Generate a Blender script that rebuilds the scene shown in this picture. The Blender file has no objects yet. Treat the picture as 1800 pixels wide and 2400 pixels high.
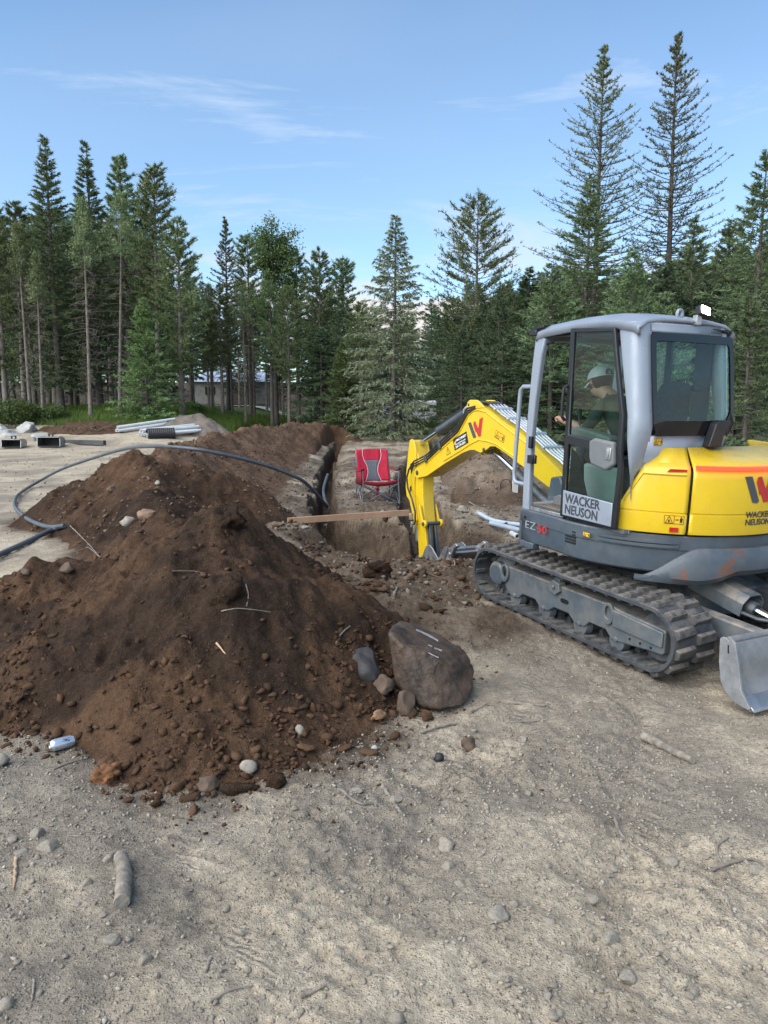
import bpy, bmesh, math, random
import numpy as np
from mathutils import Vector, Matrix

# ------------------------------------------------------------------ camera, sky, sun, exposure
scn = bpy.context.scene
COL = scn.collection
FPX, PITCH, CAMZ = 1745.0, math.radians(7.27), 1.74        # focal length in photo pixels, downward pitch, eye height
cam_data = bpy.data.cameras.new('camera')
cam = bpy.data.objects.new('camera', cam_data)
COL.objects.link(cam)
cam.location = (0, 0, CAMZ)
cam.rotation_euler = (math.radians(90) - PITCH, 0, 0)
cam_data.sensor_fit = 'HORIZONTAL'
cam_data.sensor_width = 36.0
cam_data.lens = 36.0 * FPX / 1800.0
cam_data.clip_start = 0.05
cam_data.clip_end = 2000
scn.camera = cam

SUN_EL, SUN_AZ = math.radians(42), math.radians(-128)       # azimuth clockwise from +y: behind the camera, to its left
world = bpy.data.worlds.new('World')
scn.world = world
world.use_nodes = True
wn, wl = world.node_tree.nodes, world.node_tree.links
wn.clear()
w_out = wn.new('ShaderNodeOutputWorld')
w_bg = wn.new('ShaderNodeBackground')
w_bg.inputs['Strength'].default_value = 0.108
w_sky = wn.new('ShaderNodeTexSky')
w_sky.sky_type = 'NISHITA'
w_sky.sun_disc = False
w_sky.sun_elevation = SUN_EL
w_sky.sun_rotation = SUN_AZ
w_sky.air_density = 1.0
w_sky.dust_density = 0.0
w_sky.ozone_density = 1.6
w_tc = wn.new('ShaderNodeTexCoord')
w_sep = wn.new('ShaderNodeSeparateXYZ')
wl.new(w_tc.outputs['Generated'], w_sep.inputs[0])


def wmath(op, a, b=None, c=None, clamp=False):
    n = wn.new('ShaderNodeMath')
    n.operation = op
    n.use_clamp = clamp
    for i, v in enumerate((a, b, c)):
        if v is None:
            continue
        if isinstance(v, (int, float)):
            n.inputs[i].default_value = v
        else:
            wl.new(v, n.inputs[i])
    return n.outputs[0]


def wnoise(scale, stretch, detail, rough, dist=0.0, rot=0.0, off=(0, 0, 0)):
    m = wn.new('ShaderNodeMapping')
    m.inputs['Scale'].default_value = stretch
    m.inputs['Rotation'].default_value = (0, rot, 0)
    m.inputs['Location'].default_value = off
    wl.new(w_tc.outputs['Generated'], m.inputs['Vector'])
    n = wn.new('ShaderNodeTexNoise')
    n.inputs['Scale'].default_value = scale
    n.inputs['Detail'].default_value = detail
    n.inputs['Roughness'].default_value = rough
    n.inputs['Distortion'].default_value = dist
    wl.new(m.outputs[0], n.inputs['Vector'])
    return n.outputs['Fac']


def wramp(v, lo, hi):
    n = wn.new('ShaderNodeMapRange')
    n.interpolation_type = 'SMOOTHSTEP'
    wl.new(v, n.inputs['Value'])
    n.inputs['From Min'].default_value = lo
    n.inputs['From Max'].default_value = hi
    return n.outputs['Result']


CLOUD_OFF = (3.3, 1.3, 2.3)
w_z = w_sep.outputs['Z']
cirrus = wmath('MULTIPLY', wramp(wnoise(2.9, (0.50, 1.0, 3.3), 8, 0.66, 0.7, 0.14, CLOUD_OFF), 0.50, 0.72), 0.62)
veil = wmath('MULTIPLY', wramp(wnoise(1.1, (0.7, 1.0, 1.6), 4, 0.5, 0.2), 0.42, 0.85), 0.30)
low = wmath('MULTIPLY', wramp(wnoise(3.2, (1.0, 1.0, 4.2), 8, 0.6, 0.3), 0.47, 0.60),
            wmath('MULTIPLY', wramp(w_z, 0.235, 0.15), 0.95))
w_fac = wmath('MAXIMUM', wmath('MAXIMUM', cirrus, veil), low, clamp=True)
w_cc = wn.new('ShaderNodeMix')
w_cc.data_type = 'RGBA'
wl.new(wramp(w_z, 0.30, 0.10), w_cc.inputs['Factor'])
w_cc.inputs['A'].default_value = (3.2, 3.9, 4.9, 1)
w_cc.inputs['B'].default_value = (4.6, 4.2, 4.0, 1)
w_mix = wn.new('ShaderNodeMix')
w_mix.data_type = 'RGBA'
wl.new(w_fac, w_mix.inputs['Factor'])
w_tint = wn.new('ShaderNodeMix')
w_tint.data_type = 'RGBA'
w_tint.blend_type = 'MULTIPLY'
w_tint.inputs['Factor'].default_value = 1.0
w_tint.inputs['B'].default_value = (0.86, 1.0, 1.05, 1)
wl.new(w_sky.outputs[0], w_tint.inputs['A'])
wl.new(w_tint.outputs['Result'], w_mix.inputs['A'])
wl.new(w_cc.outputs['Result'], w_mix.inputs['B'])
wl.new(w_mix.outputs['Result'], w_bg.inputs['Color'])
wl.new(w_bg.outputs[0], w_out.inputs['Surface'])

sun_data = bpy.data.lights.new('sun', 'SUN')
sun_data.energy = 3.0
sun_data.angle = math.radians(80)
sun_data.color = (1.0, 0.95, 0.88)
sun = bpy.data.objects.new('sun', sun_data)
COL.objects.link(sun)
sun_dir = Vector((math.sin(SUN_AZ) * math.cos(SUN_EL), math.cos(SUN_AZ) * math.cos(SUN_EL), math.sin(SUN_EL)))
sun.rotation_euler = sun_dir.to_track_quat('Z', 'Y').to_euler()

scn.view_settings.view_transform = 'Standard'
scn.view_settings.look = 'None'
scn.view_settings.exposure = 1.0
scn.view_settings.gamma = 1.0
scn.view_settings.use_curve_mapping = False
scn.render.engine = 'CYCLES'
scn.cycles.use_denoising = True
scn.cycles.max_bounces = 6
scn.cycles.diffuse_bounces = 3
scn.cycles.transparent_max_bounces = 24
scn.cycles.caustics_reflective = False
scn.cycles.caustics_refractive = False

# ------------------------------------------------------------------ helpers
R = math.radians


def srgb(r, g, b):
    def f(c):
        c /= 255.0
        return c / 12.92 if c <= 0.04045 else ((c + 0.055) / 1.055) ** 2.4
    return (f(r), f(g), f(b))


def ray(px, py):
    """Eye and direction through a point of the photograph (1800 x 2400)."""
    a, b = (px - 900) / FPX, (1200 - py) / FPX
    c, s = math.cos(PITCH), math.sin(PITCH)
    return np.array([0, 0, CAMZ]), np.array([a, c + b * s, -s + b * c])


def at(px, py, depth):
    o, d = ray(px, py)
    p = o + d * (depth / d[1])
    return Vector(p)


class MB:
    """Collects shapes into one mesh."""

    def __init__(s):
        s.v, s.f = [], []

    def add(s, vs, fs):
        n = len(s.v)
        s.v.extend(tuple(map(float, p)) for p in vs)
        s.f.extend(tuple(n + i for i in f) for f in fs)
        return s

    def box(s, c, size, rot=None):
        hx, hy, hz = size[0] / 2, size[1] / 2, size[2] / 2
        vs = [Vector((x, y, z)) for x in (-hx, hx) for y in (-hy, hy) for z in (-hz, hz)]
        if rot is not None:
            vs = [rot @ v for v in vs]
        vs = [v + Vector(c) for v in vs]
        return s.add(vs, [(0, 1, 3, 2), (4, 6, 7, 5), (0, 4, 5, 1), (2, 3, 7, 6), (0, 2, 6, 4), (1, 5, 7, 3)])

    def prism(s, prof, axis, lo, hi):
        def mk(a, b, w):
            return (w, a, b) if axis == 0 else (a, w, b) if axis == 1 else (a, b, w)
        n = len(prof)
        vs = [mk(a, b, lo) for a, b in prof] + [mk(a, b, hi) for a, b in prof]
        fs = [tuple(range(n))[::-1], tuple(range(n, 2 * n))]
        fs += [(i, (i + 1) % n, n + (i + 1) % n, n + i) for i in range(n)]
        return s.add(vs, fs)

    def ring(s, outer, inner, axis, lo, hi):
        """A plate with one hole; outer and inner have the same number of points."""
        def mk(a, b, w):
            return (w, a, b) if axis == 0 else (a, w, b) if axis == 1 else (a, b, w)
        n = len(outer)
        vs = [mk(a, b, w) for w in (lo, hi) for pr in (outer, inner) for a, b in pr]
        fs = []
        for i in range(n):
            j = (i + 1) % n
            fs.append((i, j, n + j, n + i))
            fs.append((2 * n + i, 3 * n + i, 3 * n + j, 2 * n + j))
            fs.append((i, 2 * n + i, 2 * n + j, j))
            fs.append((n + i, n + j, 3 * n + j, 3 * n + i))
        return s.add(vs, fs)

    def tube(s, pts, r, n=8, cap=True):
        pts = [Vector(p) for p in pts]
        m = len(pts)
        rs = [r] * m if isinstance(r, (int, float)) else list(r)
        up = Vector((0, 0, 1))
        vs, fs = [], []
        prev = None
        for i, p in enumerate(pts):
            t = (pts[min(i + 1, m - 1)] - pts[max(i - 1, 0)])
            if t.length < 1e-9:
                t = Vector((0, 0, 1))
            t.normalize()
            if prev is None:
                a = t.cross(up)
                if a.length < 1e-3:
                    a = t.cross(Vector((1, 0, 0)))
            else:
                a = prev - t * prev.dot(t)
            a.normalize()
            prev = a
            b = t.cross(a)
            for k in range(n):
                w = 2 * math.pi * k / n
                vs.append(p + (a * math.cos(w) + b * math.sin(w)) * rs[i])
        for i in range(m - 1):
            for k in range(n):
                l = (k + 1) % n
                fs.append((i * n + k, i * n + l, (i + 1) * n + l, (i + 1) * n + k))
        if cap:
            fs.append(tuple(range(n))[::-1])
            fs.append(tuple(range((m - 1) * n, m * n)))
        return s.add(vs, fs)

    def cyl(s, a, b, r, n=16):
        return s.tube([a, b], r, n)

    def lathe(s, prof, a, b, n=24):
        """prof: (distance along a->b in metres, radius)."""
        a, b = Vector(a), Vector(b)
        t = (b - a).normalized()
        u = t.cross(Vector((0, 0, 1)))
        if u.length < 1e-3:
            u = t.cross(Vector((1, 0, 0)))
        u.normalize()
        w = t.cross(u)
        vs, fs = [], []
        for d, r in prof:
            for k in range(n):
                q = 2 * math.pi * k / n
                vs.append(a + t * d + (u * math.cos(q) + w * math.sin(q)) * max(r, 1e-4))
        for i in range(len(prof) - 1):
            for k in range(n):
                l = (k + 1) % n
                fs.append((i * n + k, i * n + l, (i + 1) * n + l, (i + 1) * n + k))
        fs.append(tuple(range(n))[::-1])
        fs.append(tuple(range((len(prof) - 1) * n, len(prof) * n)))
        return s.add(vs, fs)

    def loft(s, rows, close=False):
        m = len(rows[0])
        vs = [p for r in rows for p in r]
        fs = []
        for i in range(len(rows) - 1):
            for k in range(m if close else m - 1):
                l = (k + 1) % m
                fs.append((i * m + k, i * m + l, (i + 1) * m + l, (i + 1) * m + k))
        return s.add(vs, fs)

    def build(s, name, mat, parent=None, smooth=False, bevel=0.0, solid=0.0, seg=2, weld=True, angle=35):
        me = bpy.data.meshes.new(name)
        me.from_pydata(s.v, [], s.f)
        bm = bmesh.new()
        bm.from_mesh(me)
        if weld:
            bmesh.ops.remove_doubles(bm, verts=bm.verts, dist=1e-5)
        bmesh.ops.recalc_face_normals(bm, faces=bm.faces)
        bm.to_mesh(me)
        bm.free()
        o = link(name, me, mat, parent)
        if smooth or bevel:
            me.polygons.foreach_set('use_smooth', [True] * len(me.polygons))
            me.set_sharp_from_angle(angle=R(angle))
        if solid:
            md = o.modifiers.new('thickness', 'SOLIDIFY')
            md.thickness = solid
            md.offset = -1
        if bevel:
            md = o.modifiers.new('edges', 'BEVEL')
            md.width = bevel
            md.segments = seg
            md.limit_method = 'ANGLE'
            md.angle_limit = R(32)
            md.harden_normals = False
        return o


def link(name, me, mat, parent=None):
    o = bpy.data.objects.new(name, me)
    COL.objects.link(o)
    if mat is not None:
        me.materials.append(mat)
    if parent is not None:
        o.parent = parent
    return o


def tag(o, label, cat, group=None, kind=None):
    o['label'] = label
    o['category'] = cat
    if group:
        o['group'] = group
    if kind:
        o['kind'] = kind
    return o


def empty(name, loc=(0, 0, 0), rz=0.0):
    o = bpy.data.objects.new(name, None)
    COL.objects.link(o)
    o.location = loc
    o.rotation_euler = (0, 0, rz)
    o.empty_display_size = 0.1
    return o


def fast_mesh(name, V, Fc, mat, parent=None, smooth=False):
    """Arrays of vertices (n,3) and equal-sized faces (m,k) to a mesh object."""
    V = np.asarray(V, dtype=np.float32)
    Fc = np.asarray(Fc, dtype=np.int32)
    me = bpy.data.meshes.new(name)
    me.vertices.add(len(V))
    me.vertices.foreach_set('co', V.ravel())
    k = Fc.shape[1]
    me.loops.add(Fc.size)
    me.loops.foreach_set('vertex_index', Fc.ravel())
    me.polygons.add(len(Fc))
    me.polygons.foreach_set('loop_start', np.arange(0, Fc.size, k, dtype=np.int32))
    me.polygons.foreach_set('loop_total', np.full(len(Fc), k, dtype=np.int32))
    if smooth:
        me.polygons.foreach_set('use_smooth', np.ones(len(Fc), dtype=bool))
    me.update(calc_edges=True)
    return link(name, me, mat, parent)


# ------------------------------------------------------------------ noise
def _h(ix, iy, seed):
    n = (ix.astype(np.int64) * 374761393 + iy.astype(np.int64) * 668265263 + seed * 1442695041) & 0xFFFFFFFF
    n = ((n ^ (n >> 13)) * 1274126177) & 0xFFFFFFFF
    n = n ^ (n >> 16)
    return (n & 0xFFFFFF) / float(0xFFFFFF)


def vnoise(x, y, seed=0):
    x, y = np.asarray(x, float), np.asarray(y, float)
    ix, iy = np.floor(x), np.floor(y)
    fx, fy = x - ix, y - iy
    fx, fy = fx * fx * fx * (fx * (fx * 6 - 15) + 10), fy * fy * fy * (fy * (fy * 6 - 15) + 10)
    a, b = _h(ix, iy, seed), _h(ix + 1, iy, seed)
    c, d = _h(ix, iy + 1, seed), _h(ix + 1, iy + 1, seed)
    return (a + (b - a) * fx) * (1 - fy) + (c + (d - c) * fx) * fy - 0.5


def fbm(x, y, f0, octs, seed=0, gain=0.5):
    t, a = 0.0, 1.0
    for i in range(octs):
        t = t + a * vnoise(x * f0 + 17.3 * i, y * f0 - 9.1 * i, seed + i)
        f0 *= 2.03
        a *= gain
    return t


def sstep(a, b, x):
    t = np.clip((x - a) / (b - a), 0, 1)
    return t * t * (3 - 2 * t)


# ------------------------------------------------------------------ materials
def nmat(name):
    m = bpy.data.materials.new(name)
    m.use_nodes = True
    nt = m.node_tree
    nt.nodes.clear()
    out = nt.nodes.new('ShaderNodeOutputMaterial')
    bs = nt.nodes.new('ShaderNodeBsdfPrincipled')
    nt.links.new(bs.outputs[0], out.inputs['Surface'])
    return m, nt, bs, out


def n_noise(nt, vec, scale, detail=4, rough=0.6, dist=0.0):
    n = nt.nodes.new('ShaderNodeTexNoise')
    n.inputs['Scale'].default_value = scale
    n.inputs['Detail'].default_value = detail
    n.inputs['Roughness'].default_value = rough
    n.inputs['Distortion'].default_value = dist
    if vec is not None:
        nt.links.new(vec, n.inputs['Vector'])
    return n.outputs['Fac']


def n_ramp(nt, v, lo, hi, a=0.0, b=1.0):
    n = nt.nodes.new('ShaderNodeMapRange')
    n.interpolation_type = 'SMOOTHSTEP'
    nt.links.new(v, n.inputs['Value'])
    for k, x in (('From Min', lo), ('From Max', hi), ('To Min', a), ('To Max', b)):
        n.inputs[k].default_value = x
    return n.outputs['Result']


def n_mix(nt, fac, a, b, blend='MIX'):
    n = nt.nodes.new('ShaderNodeMix')
    n.data_type = 'RGBA'
    n.blend_type = blend
    for sock, v in ((n.inputs['Factor'], fac), (n.inputs['A'], a), (n.inputs['B'], b)):
        if isinstance(v, (int, float)):
            sock.default_value = v
        elif isinstance(v, tuple):
            sock.default_value = (*v[:3], 1)
        else:
            nt.links.new(v, sock)
    return n.outputs['Result']


def n_math(nt, op, a, b=None, clamp=False):
    n = nt.nodes.new('ShaderNodeMath')
    n.operation = op
    n.use_clamp = clamp
    for i, v in enumerate((a, b)):
        if v is None:
            continue
        if isinstance(v, (int, float)):
            n.inputs[i].default_value = v
        else:
            nt.links.new(v, n.inputs[i])
    return n.outputs[0]


def n_bump(nt, bs, h, strength=0.3, dist=0.01):
    b = nt.nodes.new('ShaderNodeBump')
    b.inputs['Strength'].default_value = strength
    b.inputs['Distance'].default_value = dist
    nt.links.new(h, b.inputs['Height'])
    nt.links.new(b.outputs[0], bs.inputs['Normal'])


def n_pos(nt, obj=False):
    if obj:
        return nt.nodes.new('ShaderNodeTexCoord').outputs['Object']
    return nt.nodes.new('ShaderNodeNewGeometry').outputs['Position']


def pm(name, col, rough=0.5, metal=0.0, var=0.15, scale=6.0, bump=0.0, bscale=60.0, dust=0.0, dustcol=(0.30, 0.25, 0.19),
       rust=0.0, coat=0.0):
    """Painted, rubber, metal, stone surfaces: a base colour with uneven tone, settled dust, rust, fine relief."""
    m, nt, bs, out = nmat(name)
    p = n_pos(nt, True)
    f = n_noise(nt, p, scale, 5, 0.6)
    dark = tuple(c * (1 - var) for c in col)
    lite = tuple(min(1, c * (1 + var)) for c in col)
    c = n_mix(nt, n_ramp(nt, f, 0.3, 0.7), dark, lite)
    rgh = n_ramp(nt, n_noise(nt, p, scale * 3.1, 4, 0.65), 0.25, 0.75, max(0.02, rough - 0.12), min(1, rough + 0.14))
    if dust:
        g = nt.nodes.new('ShaderNodeNewGeometry')
        sp = nt.nodes.new('ShaderNodeSeparateXYZ')
        nt.links.new(g.outputs['Normal'], sp.inputs[0])
        up = n_ramp(nt, sp.outputs['Z'], -0.1, 0.9, 0.28, 1.0)
        d = n_math(nt, 'MULTIPLY', n_ramp(nt, n_noise(nt, p, 7.0, 6, 0.7), 0.32, 0.68), n_math(nt, 'MULTIPLY', up, dust), True)
        c = n_mix(nt, d, c, dustcol)
        rgh = n_math(nt, 'MAXIMUM', rgh, n_math(nt, 'MULTIPLY', d, 0.9))
    if rust:
        r = n_ramp(nt, n_noise(nt, p, 4.5, 8, 0.72), 0.62 - rust * 0.12, 0.70 - rust * 0.08)
        c = n_mix(nt, r, c, (0.16, 0.06, 0.025))
        rgh = n_math(nt, 'MAXIMUM', rgh, n_math(nt, 'MULTIPLY', r, 0.85))
    nt.links.new(c, bs.inputs['Base Color'])
    nt.links.new(rgh, bs.inputs['Roughness'])
    bs.inputs['Metallic'].default_value = metal
    if coat:
        bs.inputs['Coat Weight'].default_value = coat
        bs.inputs['Coat Roughness'].default_value = 0.15
    if bump:
        n_bump(nt, bs, n_noise(nt, p, bscale, 5, 0.65), bump, 0.01)
    return m


def glass_mat(name, tint, gloss=0.9):
    m = bpy.data.materials.new(name)
    m.use_nodes = True
    nt = m.node_tree
    nt.nodes.clear()
    out = nt.nodes.new('ShaderNodeOutputMaterial')
    tr = nt.nodes.new('ShaderNodeBsdfTransparent')
    tr.inputs[0].default_value = (*tint, 1)
    gl = nt.nodes.new('ShaderNodeBsdfGlossy')
    gl.inputs['Color'].default_value = (gloss, gloss, gloss, 1)
    gl.inputs['Roughness'].default_value = 0.02
    fr = nt.nodes.new('ShaderNodeFresnel')
    bf = nt.nodes.new('ShaderNodeNewGeometry')
    nt.links.new(n_ramp(nt, bf.outputs['Backfacing'], 0.0, 1.0, 1.5, 1 / 1.5), fr.inputs['IOR'])
    mx = nt.nodes.new('ShaderNodeMixShader')
    nt.links.new(fr.outputs[0], mx.inputs[0])
    nt.links.new(tr.outputs[0], mx.inputs[1])
    nt.links.new(gl.outputs[0], mx.inputs[2])
    nt.links.new(mx.outputs[0], out.inputs['Surface'])
    return m


def emit_mat(name, col, strength):
    m, nt, bs, out = nmat(name)
    bs.inputs['Base Color'].default_value = (*[min(c, 1) for c in col], 1)
    bs.inputs['Emission Color'].default_value = (*col, 1)
    bs.inputs['Emission Strength'].default_value = strength
    return m


def leaf_mat(name, a, b, c3, trans=0.25):
    """Foliage: colour differs from spray to spray, a little light passes through."""
    m, nt, bs, out = nmat(name)
    g = nt.nodes.new('ShaderNodeNewGeometry')
    oi = nt.nodes.new('ShaderNodeObjectInfo')
    c = n_mix(nt, g.outputs['Random Per Island'], a, b)
    big = n_ramp(nt, n_noise(nt, n_pos(nt, True), 0.9, 3, 0.6), 0.35, 0.68)
    c = n_mix(nt, n_math(nt, 'MULTIPLY', big, 0.55), c, c3)
    hv = nt.nodes.new('ShaderNodeHueSaturation')
    nt.links.new(n_ramp(nt, oi.outputs['Random'], 0, 1, 0.75, 1.2), hv.inputs['Value'])
    nt.links.new(n_ramp(nt, oi.outputs['Random'], 0, 1, 0.485, 0.515), hv.inputs['Hue'])
    nt.links.new(c, hv.inputs['Color'])
    nt.links.new(hv.outputs[0], bs.inputs['Base Color'])
    bs.inputs['Roughness'].default_value = 0.65
    bs.inputs['Specular IOR Level'].default_value = 0.25
    tl = nt.nodes.new('ShaderNodeBsdfTranslucent')
    nt.links.new(hv.outputs[0], tl.inputs['Color'])
    mx = nt.nodes.new('ShaderNodeMixShader')
    mx.inputs[0].default_value = trans
    nt.links.new(bs.outputs[0], mx.inputs[1])
    nt.links.new(tl.outputs[0], mx.inputs[2])
    nt.links.new(mx.outputs[0], out.inputs['Surface'])
    return m


def soil_mat(name, dry, dry2, moist=None, moist2=None, grass=None, pebble=0.3, peb_col=(0.42, 0.39, 0.34), dark=None, crumble=0.55, ruts=False):
    """Bare earth. Vertex attribute soil: R = damp brown soil, G = grassy ground, B = ash-grey dirt."""
    m, nt, bs, out = nmat(name)
    p = n_pos(nt)
    at_ = nt.nodes.new('ShaderNodeAttribute')
    at_.attribute_name = 'soil'
    sp = nt.nodes.new('ShaderNodeSeparateColor')
    nt.links.new(at_.outputs['Color'], sp.inputs[0])
    big = n_noise(nt, p, 0.9, 6, 0.62, 0.6)
    mid = n_noise(nt, p, 5.0, 6, 0.7, 0.4)
    fine = n_noise(nt, p, 42.0, 6, 0.72)
    grain = n_noise(nt, p, 210.0, 3, 0.7)
    c = n_mix(nt, n_ramp(nt, n_math(nt, 'ADD', n_math(nt, 'MULTIPLY', big, 0.55), n_math(nt, 'MULTIPLY', mid, 0.45)), 0.38, 0.62), dry, dry2)
    if dark:
        c = n_mix(nt, n_math(nt, 'MULTIPLY', sp.outputs['Blue'], 0.85), c, dark)
    if moist:
        mc = n_mix(nt, n_ramp(nt, mid, 0.36, 0.64), moist, moist2)
        c = n_mix(nt, sp.outputs['Red'], c, mc)
    if grass:
        c = n_mix(nt, sp.outputs['Green'], c, grass)
    vo = nt.nodes.new('ShaderNodeTexVoronoi')
    vo.inputs['Scale'].default_value = 38.0
    nt.links.new(p, vo.inputs['Vector'])
    hs = nt.nodes.new('ShaderNodeSeparateColor')
    nt.links.new(vo.outputs['Color'], hs.inputs[0])
    chip = n_math(nt, 'MULTIPLY', n_ramp(nt, vo.outputs['Distance'], 0.34, 0.22), n_ramp(nt, hs.outputs[0], 0.80 - pebble * 0.35, 0.84 - pebble * 0.35))
    c = n_mix(nt, n_math(nt, 'MULTIPLY', chip, 0.22), c, peb_col)
    v2 = nt.nodes.new('ShaderNodeTexVoronoi')
    v2.inputs['Scale'].default_value = 85.0
    nt.links.new(p, v2.inputs['Vector'])
    h2 = nt.nodes.new('ShaderNodeSeparateColor')
    nt.links.new(v2.outputs['Color'], h2.inputs[0])
    grit = n_ramp(nt, v2.outputs['Distance'], 0.42, 0.20)
    tone = n_ramp(nt, h2.outputs[1], 0.0, 1.0, 0.55, 1.45)
    tn = nt.nodes.new('ShaderNodeCombineColor')
    for i_ in range(3):
        nt.links.new(tone, tn.inputs[i_])
    gk = n_mix(nt, n_math(nt, 'MULTIPLY', grit, n_ramp(nt, h2.outputs[0], 0.45, 0.60)), (1.0, 1.0, 1.0), tn.outputs[0])
    c = n_mix(nt, 1.0, c, gk, 'MULTIPLY')
    k = n_mix(nt, n_ramp(nt, fine, 0.30, 0.70), (0.72, 0.72, 0.72), (1.20, 1.20, 1.20))
    c = n_mix(nt, 1.0, c, k, 'MULTIPLY')
    k2 = n_mix(nt, n_ramp(nt, grain, 0.25, 0.75), (0.80, 0.80, 0.80), (1.14, 1.14, 1.14))
    c = n_mix(nt, 1.0, c, k2, 'MULTIPLY')
    nt.links.new(c, bs.inputs['Base Color'])
    bs.inputs['Roughness'].default_value = 0.95
    bs.inputs['Specular IOR Level'].default_value = 0.15
    h = n_math(nt, 'ADD', n_math(nt, 'ADD', n_math(nt, 'MULTIPLY', fine, 0.75), n_math(nt, 'MULTIPLY', grit, 0.20)), n_math(nt, 'ADD', n_math(nt, 'MULTIPLY', grain, 0.22), n_math(nt, 'MULTIPLY', chip, 0.35)))
    crumb = n_noise(nt, p, 17.0, 5, 0.75)
    h = n_math(nt, 'ADD', h, n_math(nt, 'MULTIPLY', crumb, crumble))
    if ruts:                                                  # tyre prints pressed into the dust
        sx = nt.nodes.new('ShaderNodeSeparateXYZ')
        nt.links.new(p, sx.inputs[0])
        for (cx, sl, w) in ((0.15, 0.42, 0.15), (1.05, 0.36, 0.16), (-0.9, -0.55, 0.14), (0.55, -0.30, 0.15)):
            wob = n_math(nt, 'MULTIPLY', n_math(nt, 'SUBTRACT', big, 0.5), 0.25)
            q = n_math(nt, 'ADD', n_math(nt, 'SUBTRACT', sx.outputs['X'], n_math(nt, 'ADD', n_math(nt, 'MULTIPLY', n_math(nt, 'SUBTRACT', sx.outputs['Y'], 3.0), sl), cx)), wob)
            aq = n_math(nt, 'ABSOLUTE', q)
            wave = n_math(nt, 'SINE', n_math(nt, 'MULTIPLY', n_math(nt, 'ADD', sx.outputs['Y'], n_math(nt, 'MULTIPLY', aq, 0.8)), 130.0))
            msk = n_math(nt, 'MULTIPLY', n_ramp(nt, aq, w, w * 0.8), n_ramp(nt, n_noise(nt, p, 2.3, 3, 0.6), 0.50, 0.62))
            h = n_math(nt, 'ADD', h, n_math(nt, 'MULTIPLY', n_math(nt, 'MULTIPLY', wave, msk), 0.22))
    n_bump(nt, bs, h, 0.9, 0.026)
    return m


def set_soil(o, r, g, b):
    me = o.data
    a = me.color_attributes.new('soil', 'FLOAT_COLOR', 'POINT')
    n = len(me.vertices)
    buf = np.ones((n, 4), np.float32)
    buf[:, 0], buf[:, 1], buf[:, 2] = r, g, b
    a.data.foreach_set('color', buf.ravel())

# ------------------------------------------------------------------ lie of the land
BASE_Y = [-30, 4.0, 5.1, 7.5, 9.5, 15, 20, 30, 43, 58, 70, 85, 110, 150, 420]
BASE_Z = [-.09, -.08, -.07, .06, .10, .11, .17, .33, .55, .90, 1.20, 1.6, 3.4, 7.0, 16]
TRENCH = [(0.45, 9.9), (-0.35, 11.4), (-0.98, 12.9), (-1.20, 14.4), (-1.36, 17), (-1.62, 21), (-1.93, 27), (-2.2, 34), (-2.35, 41)]
TRENCH2 = [(0.75, 10.4), (0.72, 12.5), (0.62, 15), (0.72, 19), (1.3, 26), (2.1, 34), (2.9, 43)]


def seg_dist(x, y, pts):
    best = np.full(np.shape(x), 1e9)
    for (ax, ay), (bx, by) in zip(pts[:-1], pts[1:]):
        dx, dy = bx - ax, by - ay
        t = np.clip(((x - ax) * dx + (y - ay) * dy) / (dx * dx + dy * dy), 0, 1)
        best = np.minimum(best, np.hypot(x - ax - t * dx, y - ay - t * dy))
    return best


def land(x, y):
    """Ground height without the dug trenches and heaps."""
    x, y = np.asarray(x, float), np.asarray(y, float)
    z = np.interp(y, BASE_Y, BASE_Z)
    z = z + 1.55 * sstep(29, 43, y) * sstep(-5.5, -12.0, x)
    z = z + 0.5 * sstep(30, 60, y) * sstep(6, 22, x)
    return z


def dug(x, y):
    x, y = np.asarray(x, float), np.asarray(y, float)
    wob = 0.20 * fbm(x, y, 1.3, 4, 40) + 0.07 * fbm(x, y, 6.0, 3, 43)
    d1 = seg_dist(x, y, TRENCH) + wob
    d2 = seg_dist(x, y, TRENCH2) + wob
    wid = 0.20 * sstep(13.0, 11.6, y)
    soft = sstep(12.9, 11.6, y)
    a = (0.98 - 0.25 * soft) * sstep(0.25 + 0.42 * soft, 0.14 - 0.08 * soft, d1 - wid) + 0.07 * sstep(0.7, 0.25, d1)
    b = 0.62 * sstep(0.52, 0.24, d2)
    e = np.sqrt(((x - 0.20) / 1.45) ** 2 + ((y - 10.25) / 1.20) ** 2) + wob * 1.1
    c = 0.56 * sstep(1.12, 0.40, e)
    return np.maximum(np.maximum(a, b), c)


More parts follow.
